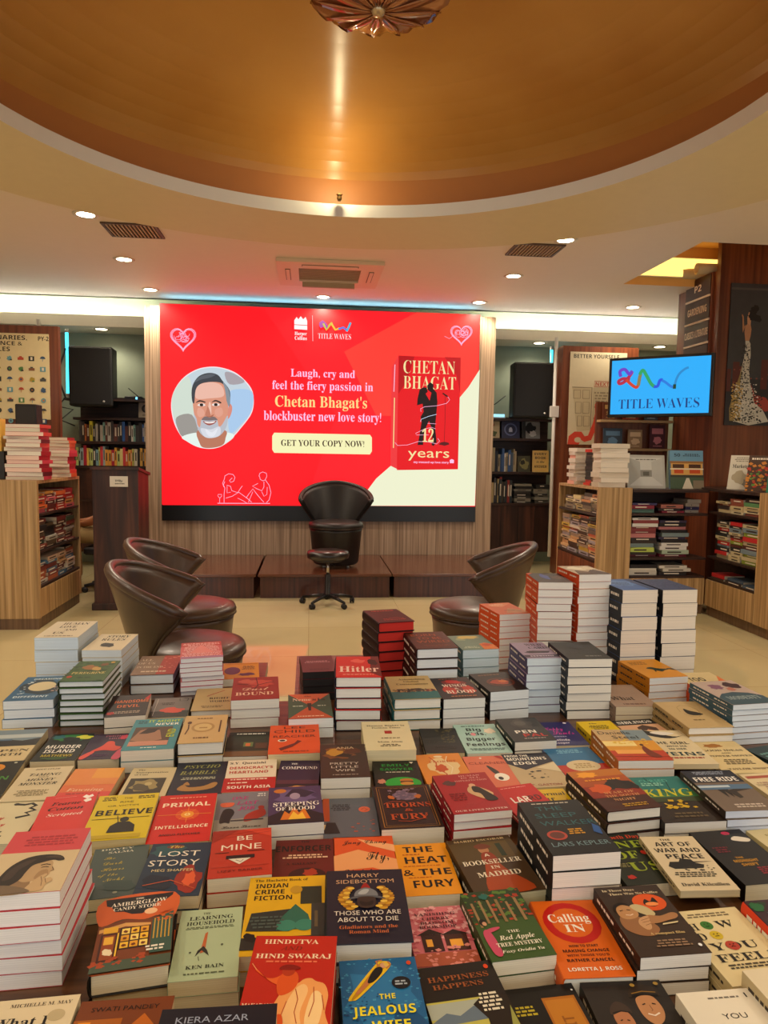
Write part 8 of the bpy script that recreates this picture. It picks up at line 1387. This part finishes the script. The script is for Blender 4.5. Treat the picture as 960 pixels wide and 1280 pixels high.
def standing(x, y, z, w, h, t, yaw, lean, cover, items, label, group=None, art='cover_art'):
    """face-out book: front on local -y, leaning back"""
    o = thing('book', label, 'book', RM(x, y, z), TH + R(yaw), group)
    o.rotation_euler = (R(-lean), 0, TH + R(yaw))
    c = MB(); CM = mat(cover, .36, coat=.1)
    c.box(-w/2, 0, 0, w/2, .001, h, CM); c.box(-w/2, t-.001, 0, w/2, t, h, CM); c.box(-w/2, .001, 0, -w/2+.001, t-.001, h, CM); c.build('cover', o)
    p = MB(); p.box(-w/2+.001, .001, .001, w/2-.001, t-.001, h-.001, mat('ddd2bc', .8)); p.build('page_block', o)
    A = Art(w, h, lambda u, v, q: (-w/2+u, -q, v), .0004, .0002); A.draw(items, lambda cc: mat(cc, .4)); A.build(o, art)
    return o
standing(2.985, 6.06, 1.112, .355, .30, .03, 0, 10, 'b4b0a6', [('r', .06, .08, .94, .92, 'c8c6be'), ('p', [(.06, .08), (.35, .35), (.35, .8), (.06, .92)], 'a8a69e'), ('p', [(.94, .08), (.65, .35), (.65, .8), (.94, .92)], 'b8b6ae'), ('r', .35, .35, .65, .55, '8a8880'), ('r', .42, .38, .58, .5, '5a5850'), ('ln', .2, .84, .8, .89, 1, '6a6860')], 'big grey architecture book propped up below the television')
standing(3.365, 6.06, 1.112, .315, .345, .03, 0, 8, '5f7c88', [('r', 0, .72, 1, 1, '6a98b4'), ('t', '50', .22, .88, .18, .08, '1c2c38', 'bold'), ('ln', .38, .84, .92, .92, 2, '1c2c38'), ('r', .03, .36, .98, .68, 'd8a458'), ('r', .0, .66, 1, .72, '9a6a38'), ('r', .08, .54, .42, .64, '4a2a18'), ('r', .56, .54, .92, .64, '4a2a18'), ('r', .12, .4, .4, .5, 'c84c1c'), ('r', .58, .4, .9, .5, 'c84c1c'), ('r', 0, .5, 1, .53, 'e8dcc0'), ('r', 0, .3, 1, .36, '3c3a30'), ('r', 0, 0, 1, .3, '4a5c44'), ('p', [(.35, 0), (.48, .28), (.56, .28), (.68, 0)], 'd8ccb4'), ('r', .68, 0, 1, .22, '8a7a64')], 'picture book of a lit two storey house propped on the counter')
standing(3.66, 5.72, 1.126, .235, .30, .012, -50, 14, 'd0cab8', [('ln', .1, .8, .9, .95, 3, '8a8474'), ('t', 'Marketplace', .5, .68, .8, .10, '1c1a18', 'serif'), ('b', .4, .35, .3, .2, 'a89c80', 2), ('b', .7, .2, .2, .14, '7a7260', 3)], 'pale magazine with black title leaning on the counter under the gown poster', 'magazines under the gown poster')
standing(3.66, 5.46, 1.126, .235, .30, .012, -50, 14, '4a3428', [('sp', .0, .0, 1, .8, 40, .07, 'c88030', 2), ('sp', .0, .1, 1, .7, 30, .06, 'b83428', 3), ('sp', .1, .1, .9, .7, 20, .05, '5a8a3c', 4), ('ln', .1, .86, .9, .95, 1, 'e8dcc8')], 'magazine covered in colourful food leaning under the gown poster', 'magazines under the gown poster')
standing(3.66, 5.20, 1.126, .22, .28, .012, -50, 14, '2c7a5c', [('r', .1, .6, .9, .85, '4a9a78'), ('ln', .2, .2, .8, .5, 4, 'c8e0d0')], 'green magazine at the edge of the frame under the gown poster', 'magazines under the gown poster')
standing(3.83, 5.34, 1.34, .22, .28, .012, -50, 6, 'c8962c', [('b', .5, .5, .3, .3, '7a3c1c', 3), ('ln', .1, .8, .9, .92, 2, '4a2a14')], 'golden yellow magazine raised above the food magazine', 'magazines under the gown poster')
mb = MB(); mb.box(3.80, 5.14, 1.126, 3.98, 5.50, 1.338, mat('3a2a20', .5)); tag(mb.build('display_block', None, (0, 0, 0), TH), 'brown display block raising the golden yellow magazine', 'stand')
RK = [('6a3a28', 'c8a060', 3.06, 1.766, .15, .17, 'small ochre book on the upper ledge below the television'), ('8a2a20', 'd8c8a0', 3.28, 1.766, .17, .19, 'small red book with an arch on the upper ledge below the television'), ('3a4c5c', 'a8b8c8', 3.50, 1.766, .14, .18, 'small blue grey book on the upper ledge below the television'),
      ('2c3c4c', '5a7a94', 3.10, 1.476, .20, .20, 'dark blue landscape book on the lower ledge of the display rack'), ('9a7a58', 'd8b890', 3.34, 1.476, .15, .19, 'tan book on the lower ledge of the display rack'), ('4a1c24', 'c87a80', 3.58, 1.476, .16, .24, 'tall maroon book on the lower ledge of the display rack')]
for cv, c2, x, z, ww, hh, lb in RK:
    standing(x, 7.075, z + .003, ww, hh, .018, 0, 3, cv, [('r', .12, .62, .88, .86, c2), ('b', .5, .35, .3, .2, c2, int(x*100)), ('ln', .15, .06, .85, .14, 1, c2)], lb, 'books on the display rack')
# face-out books on the far wall shelf between LED wall and pipe
standing(2.24, 8.68, 1.593, .20, .21, .015, 0, 6, 'c8b48c', [('b', .5, .3, .3, .2, '4a5a34', 2), ('t', '20', .5, .78, .3, .14, 'c84c34', 'bold'), ('ln', .2, .08, .8, .14, 1, '6a5a3c')], 'beige book with a green bush on the far wall shelf', 'face-out books on the far wall shelf')
standing(2.48, 8.68, 1.593, .23, .22, .015, 0, 6, '2c3050', [('e', .5, .5, .36, .36, '6a74a0'), ('e', .5, .5, .28, .28, '2c3050'), ('p', [(.4, .36), (.6, .36), (.6, .5), (.55, .62), (.45, .62), (.4, .5)], 'b8c0d8')], 'navy book with a round white emblem on the far wall shelf', 'face-out books on the far wall shelf')
standing(2.74, 8.68, 1.593, .23, .21, .015, 0, 6, '8a8a86', [('b', .45, .6, .3, .34, '1a1a1a', 2), ('b', .6, .3, .2, .2, 'c8c8c4', 3), ('r', 0, 0, .2, 1, '2a2a2a')], 'black and white photo book on the far wall shelf', 'face-out books on the far wall shelf')
standing(2.65, 8.64, 1.179, .16, .20, .02, 0, 6, '4a4834', [('b', .5, .5, .36, .34, '8a8450', 2), ('b', .4, .6, .2, .16, '2c2a1c', 3)], 'olive camouflage book beside the lit quote card on the far wall shelf', 'face-out books on the far wall shelf')
standing(2.86, 8.64, 1.179, .20, .27, .02, -10, 6, 'e0b45c', [('t', 'EVERY', .5, .84, .74, .11, '2a1c10', 'bold'), ('t', 'BOOK', .5, .66, .66, .11, '2a1c10', 'bold'), ('t', 'is the', .5, .48, .5, .1, '2a1c10', 'ital'), ('t', 'ANSWER', .5, .26, .78, .12, '2a1c10', 'bold')], 'golden quote card book with bold dark words on the far wall shelf', 'face-out books on the far wall shelf')
standing(-1.90, 8.60, 1.757, .17, .19, .015, 0, 5, 'a89c88', [('e', .5, .55, .3, .26, '2a2622'), ('e', .5, .55, .16, .14, '6a6258'), ('ln', .2, .1, .8, .2, 1, '4a443a')], 'grey card with a round black emblem beside the LED wall edge')
# odds and ends on the lectern side cabinet
def left_bits():
    t = rthing('display_box', 'yellow display box with dark round faces beside the front pile', 'box', -2.42, 5.74, 1.36)
    mb = MB(); mb.bbox(-.06, 0, -.0, .075, .09, .25, mat('dcae48', .5), .004); mb.build('carton', t)
    A = Art(.135, .25, lambda u, v, q: (-.06+u, -q, v), .0004, .0002); A.draw([('e', .68, .70, .15, .08, '3a2c14'), ('e', .68, .70, .11, .06, 'c8983c'), ('t', "it's", .64, .44, .3, .08, '3a2c14', 'bold'), ('e', .68, .2, .13, .07, '3a2c14')], lambda c: mat(c, .5)); A.build(t, 'printed_faces', 'lettering')
    mb = MB(); mb.box(-.08, .0, -.212, .09, .10, .0, mat('2a2624', .5)); mb.build('dark_base', t)
    t = rthing('small_speaker', 'small black box standing behind the front pile below the icon chart', 'speaker', -2.44, 6.55, 1.146)
    mb = MB(); mb.bbox(-.09, -.07, 0, .09, .07, .62, mat('161414', .5), .01); mb.build('case', t)
    mb = MB(); mb.box(-.075, -.074, .45, .075, -.07, .60, mat('26221f', .6)); mb.build('grille', t)
left_bits()
# ------------------------------------------------------------------ the many small shelved books, one mass
PAL = ['2c2826', '3a3230', '4a2c28', '6a2a24', 'a83428', 'c8b890', 'd8d0c0', '2c4a6c', '3a6a8a', '5a7a4c', 'b8942c', '8a5a34', 'c87838', '5c3c5c', 'b8a888', '242a34', 'e0d8c8', '70282c', '9aa4a4', 'c84c3c']
sh = MB()
def up_row(x0, x1, y, z, hmin, hmax, cols, d=.16, face=-1):
    x = x0
    while x < x1 - .02:
        t = rs.uniform(.016, .042); h = rs.uniform(hmin, hmax); c = cols[rs.randrange(len(cols))]; yy = y + rs.uniform(0, .02)
        sh.box(x, yy, z, x+t-.001, yy+d, z+h, mat(c, .45)); x2 = x + t
        if rs.random() < .6: sh.box(x+t*.3, yy-.0006, z+h*.3, x+t*.7, yy, z+h*.8, mat('d8ccb4' if lum(c) < 120 else '3a2c24', .5))
        x = x2
def lie_x(x, y0, y1, z, zmax, cols, d=.22, sgn=1):
    """lying stacks whose spines face along x"""
    y = y0
    while y < y1 - .1:
        w_ = rs.uniform(.17, .23); zz = z; top = zmax - rs.uniform(.0, .06)
        while zz < top - .02:
            t = rs.uniform(.016, .038); t = min(t, top-zz); xo = rs.uniform(0, .03); c = cols[rs.randrange(len(cols))]; e = rs.uniform(-.012, .012)
            xa, xb = (x - d, x - xo) if sgn > 0 else (x + xo, x + d)
            ya, yb = y + e + .006, min(y + w_ + e, y1)
            sh.box(xa, ya, zz, xb, yb, zz+t-.0012, mat(c, .45))
            sh.box(xa+.004, ya-.0008, zz+.002, xb-.004, ya, zz+t-.003, mat('d8cdb8', .8))
            if rs.random() < .7:
                xs_ = xb + .0006 if sgn > 0 else xa - .0006
                sh.box(min(xs_, xs_-.0005), ya+.03, zz+t*.3, max(xs_, xs_+.0005), yb-.05, zz+t*.6, mat('e0d4c0' if lum(c) < 120 else '3a2c24', .5))
            zz += t
        y += w_ + .008
def lie_y(x0, x1, y, z, zmax, cols, d=.24, fill=1.0):
    x = x0
    while x < x1 - .12:
        w_ = rs.uniform(.22, .28); w_ = min(w_, x1-x); zz = z; top = z + (zmax-z)*fill - rs.uniform(0, .05)
        while zz < top - .018:
            t = rs.uniform(.018, .04); t = min(t, top-zz); yo = rs.uniform(0, .04); c = cols[rs.randrange(len(cols))]; e = rs.uniform(-.02, .02)
            sh.box(max(x+e, x0), y+yo, zz, min(x+w_+e-.02, x1), y+d, zz+t-.0012, mat(c, .45))
            if rs.random() < .75: sh.box(x+e+.05, y+yo-.0008, zz+t*.3, x+w_+e-.09, y+yo, zz+t*.62, mat('e0d4c0' if lum(c) < 120 else '3a2c24', .5))
            zz += t
        x += w_ + .02
RD = ['b83428', 'c8402c', '8a2420', 'd86a34', 'a82c34', 'c8606a', '3a2420', 'd8a050', '5a2420']; DK = ['2a2422', '3a2622', '4a2a24', '1c1a1a', 'a8a498', '6a2824', '5a4a3c', '7a3428', '304a34']
MX = ['c8c0b0', '4a7aa0', 'd8d0c4', '7a3c34', 'b08860', '8a8478', '3a2c28', 'a85a3c', '5a6a80', 'd8b8a0', '6a3034']
lie_x(-2.062, 5.66, 6.59, .887, 1.09, RD); lie_x(-2.062, 5.66, 6.59, .602, .86, DK); lie_x(-2.062, 5.66, 6.59, .332, .575, MX)
BR = ['2a2624', '3a3634', 'd0c8b8', '1c1c1e', 'b8b0a0', '4a4442', '2c5a9a', '3a7ab8', 'd8c838', 'c8b890', 'c87038', '7aa898', '5a3028']
up_row(-2.66, -1.83, 8.62, 1.477, .17, .235, BR); up_row(-2.70, -1.83, 8.62, 1.192, .17, .235, ['b8c878', '7aa0a8', '9ab0b0', 'c83c44', 'a82434', 'd89a3c', 'e0b050', 'c85c2c', 'd8c880', '2a2422', 'b8b458', 'e0d8c0', 'a8c040']); up_row(-2.70, -1.83, 8.62, .80, .2, .26, ['b83430', '8a2a2c', 'c8c0b0', '3a2422'])
sh.box(-2.72, 8.605, .77, -1.8, 8.87, .798, SHELFW)
up_row(2.20, 2.56, 8.64, 1.18, .2, .30, ['4a5a6a', 'a89878', '2c4a74', '3a5a8c', 'd8d4cc', '6a6058', '1c2430'])
up_row(2.20, 2.48, 8.64, .792, .24, .34, ['2a2826', '8a2a24', 'b8a070', '3a3a40', '5a4a3c']); lie_y(2.54, 3.0, 8.64, .792, 1.08, ['3a3834', '5a564c', '2c2a28', '8a8474'], .2)
up_row(2.34, 2.5, 8.64, .792, .26, .30, ['2a3438'])
lie_x(2.50, 5.96, 6.86, .887, 1.085, ['4a3a34', '8a7a64', 'd8c890', 'e0d0b0', 'c88a58', 'b8a898'], .22, -1); lie_x(2.50, 5.96, 6.86, .482, .865, ['c8a848', 'd8b080', '4a3428', 'c86a4c', 'b8a088', 'a8a0a8', 'd8ccb8', '6a5a54'], .22, -1)
CM_ = ['2a2626', '3a2e2a', 'b8c85c', '342a44', '1c1a1c', 'c42c34', 'd8d4cc', 'e0dcd4', '8a3a3c', 'd89a54', '6a1c2c', 'a8b8a0', '7a8a8c', 'c07878']
lie_y(2.81, 3.47, 5.95, .902, 1.08, ['8a8078', 'b06a5c', '5a7a6c', '3a3460', '8a2438', '2a2424'], .26, .75)
lie_y(2.81, 3.47, 5.95, .512, .88, CM_, .26); lie_y(2.81, 3.47, 5.95, .346, .49, ['d8d0c0', '3a2c3c', 'e0d8c8', '2a2424'], .26, .8)
lie_x(3.515, 5.24, 5.88, .927, 1.09, ['8a4a38', '3a2c28', '5a8a5c', 'd8c8a0', 'c8b488'], .2, -1); lie_x(3.515, 5.24, 5.88, .532, .905, ['3a4450', 'c8b890', '5a2c24', '7a8a94', '8a9a34', 'c42c2c', 'd8b070', 'b8a888', '2c2a28'], .2, -1); lie_x(3.515, 5.24, 5.88, .339, .42, ['4a5a6a', 'c42c2c', '3a2c28'], .2, -1)
tag(sh.build('shelved_books', None, (0, 0, 0), TH), 'small mixed books packed on the shelves of the cabinets and back walls', 'books', None, 'stuff')
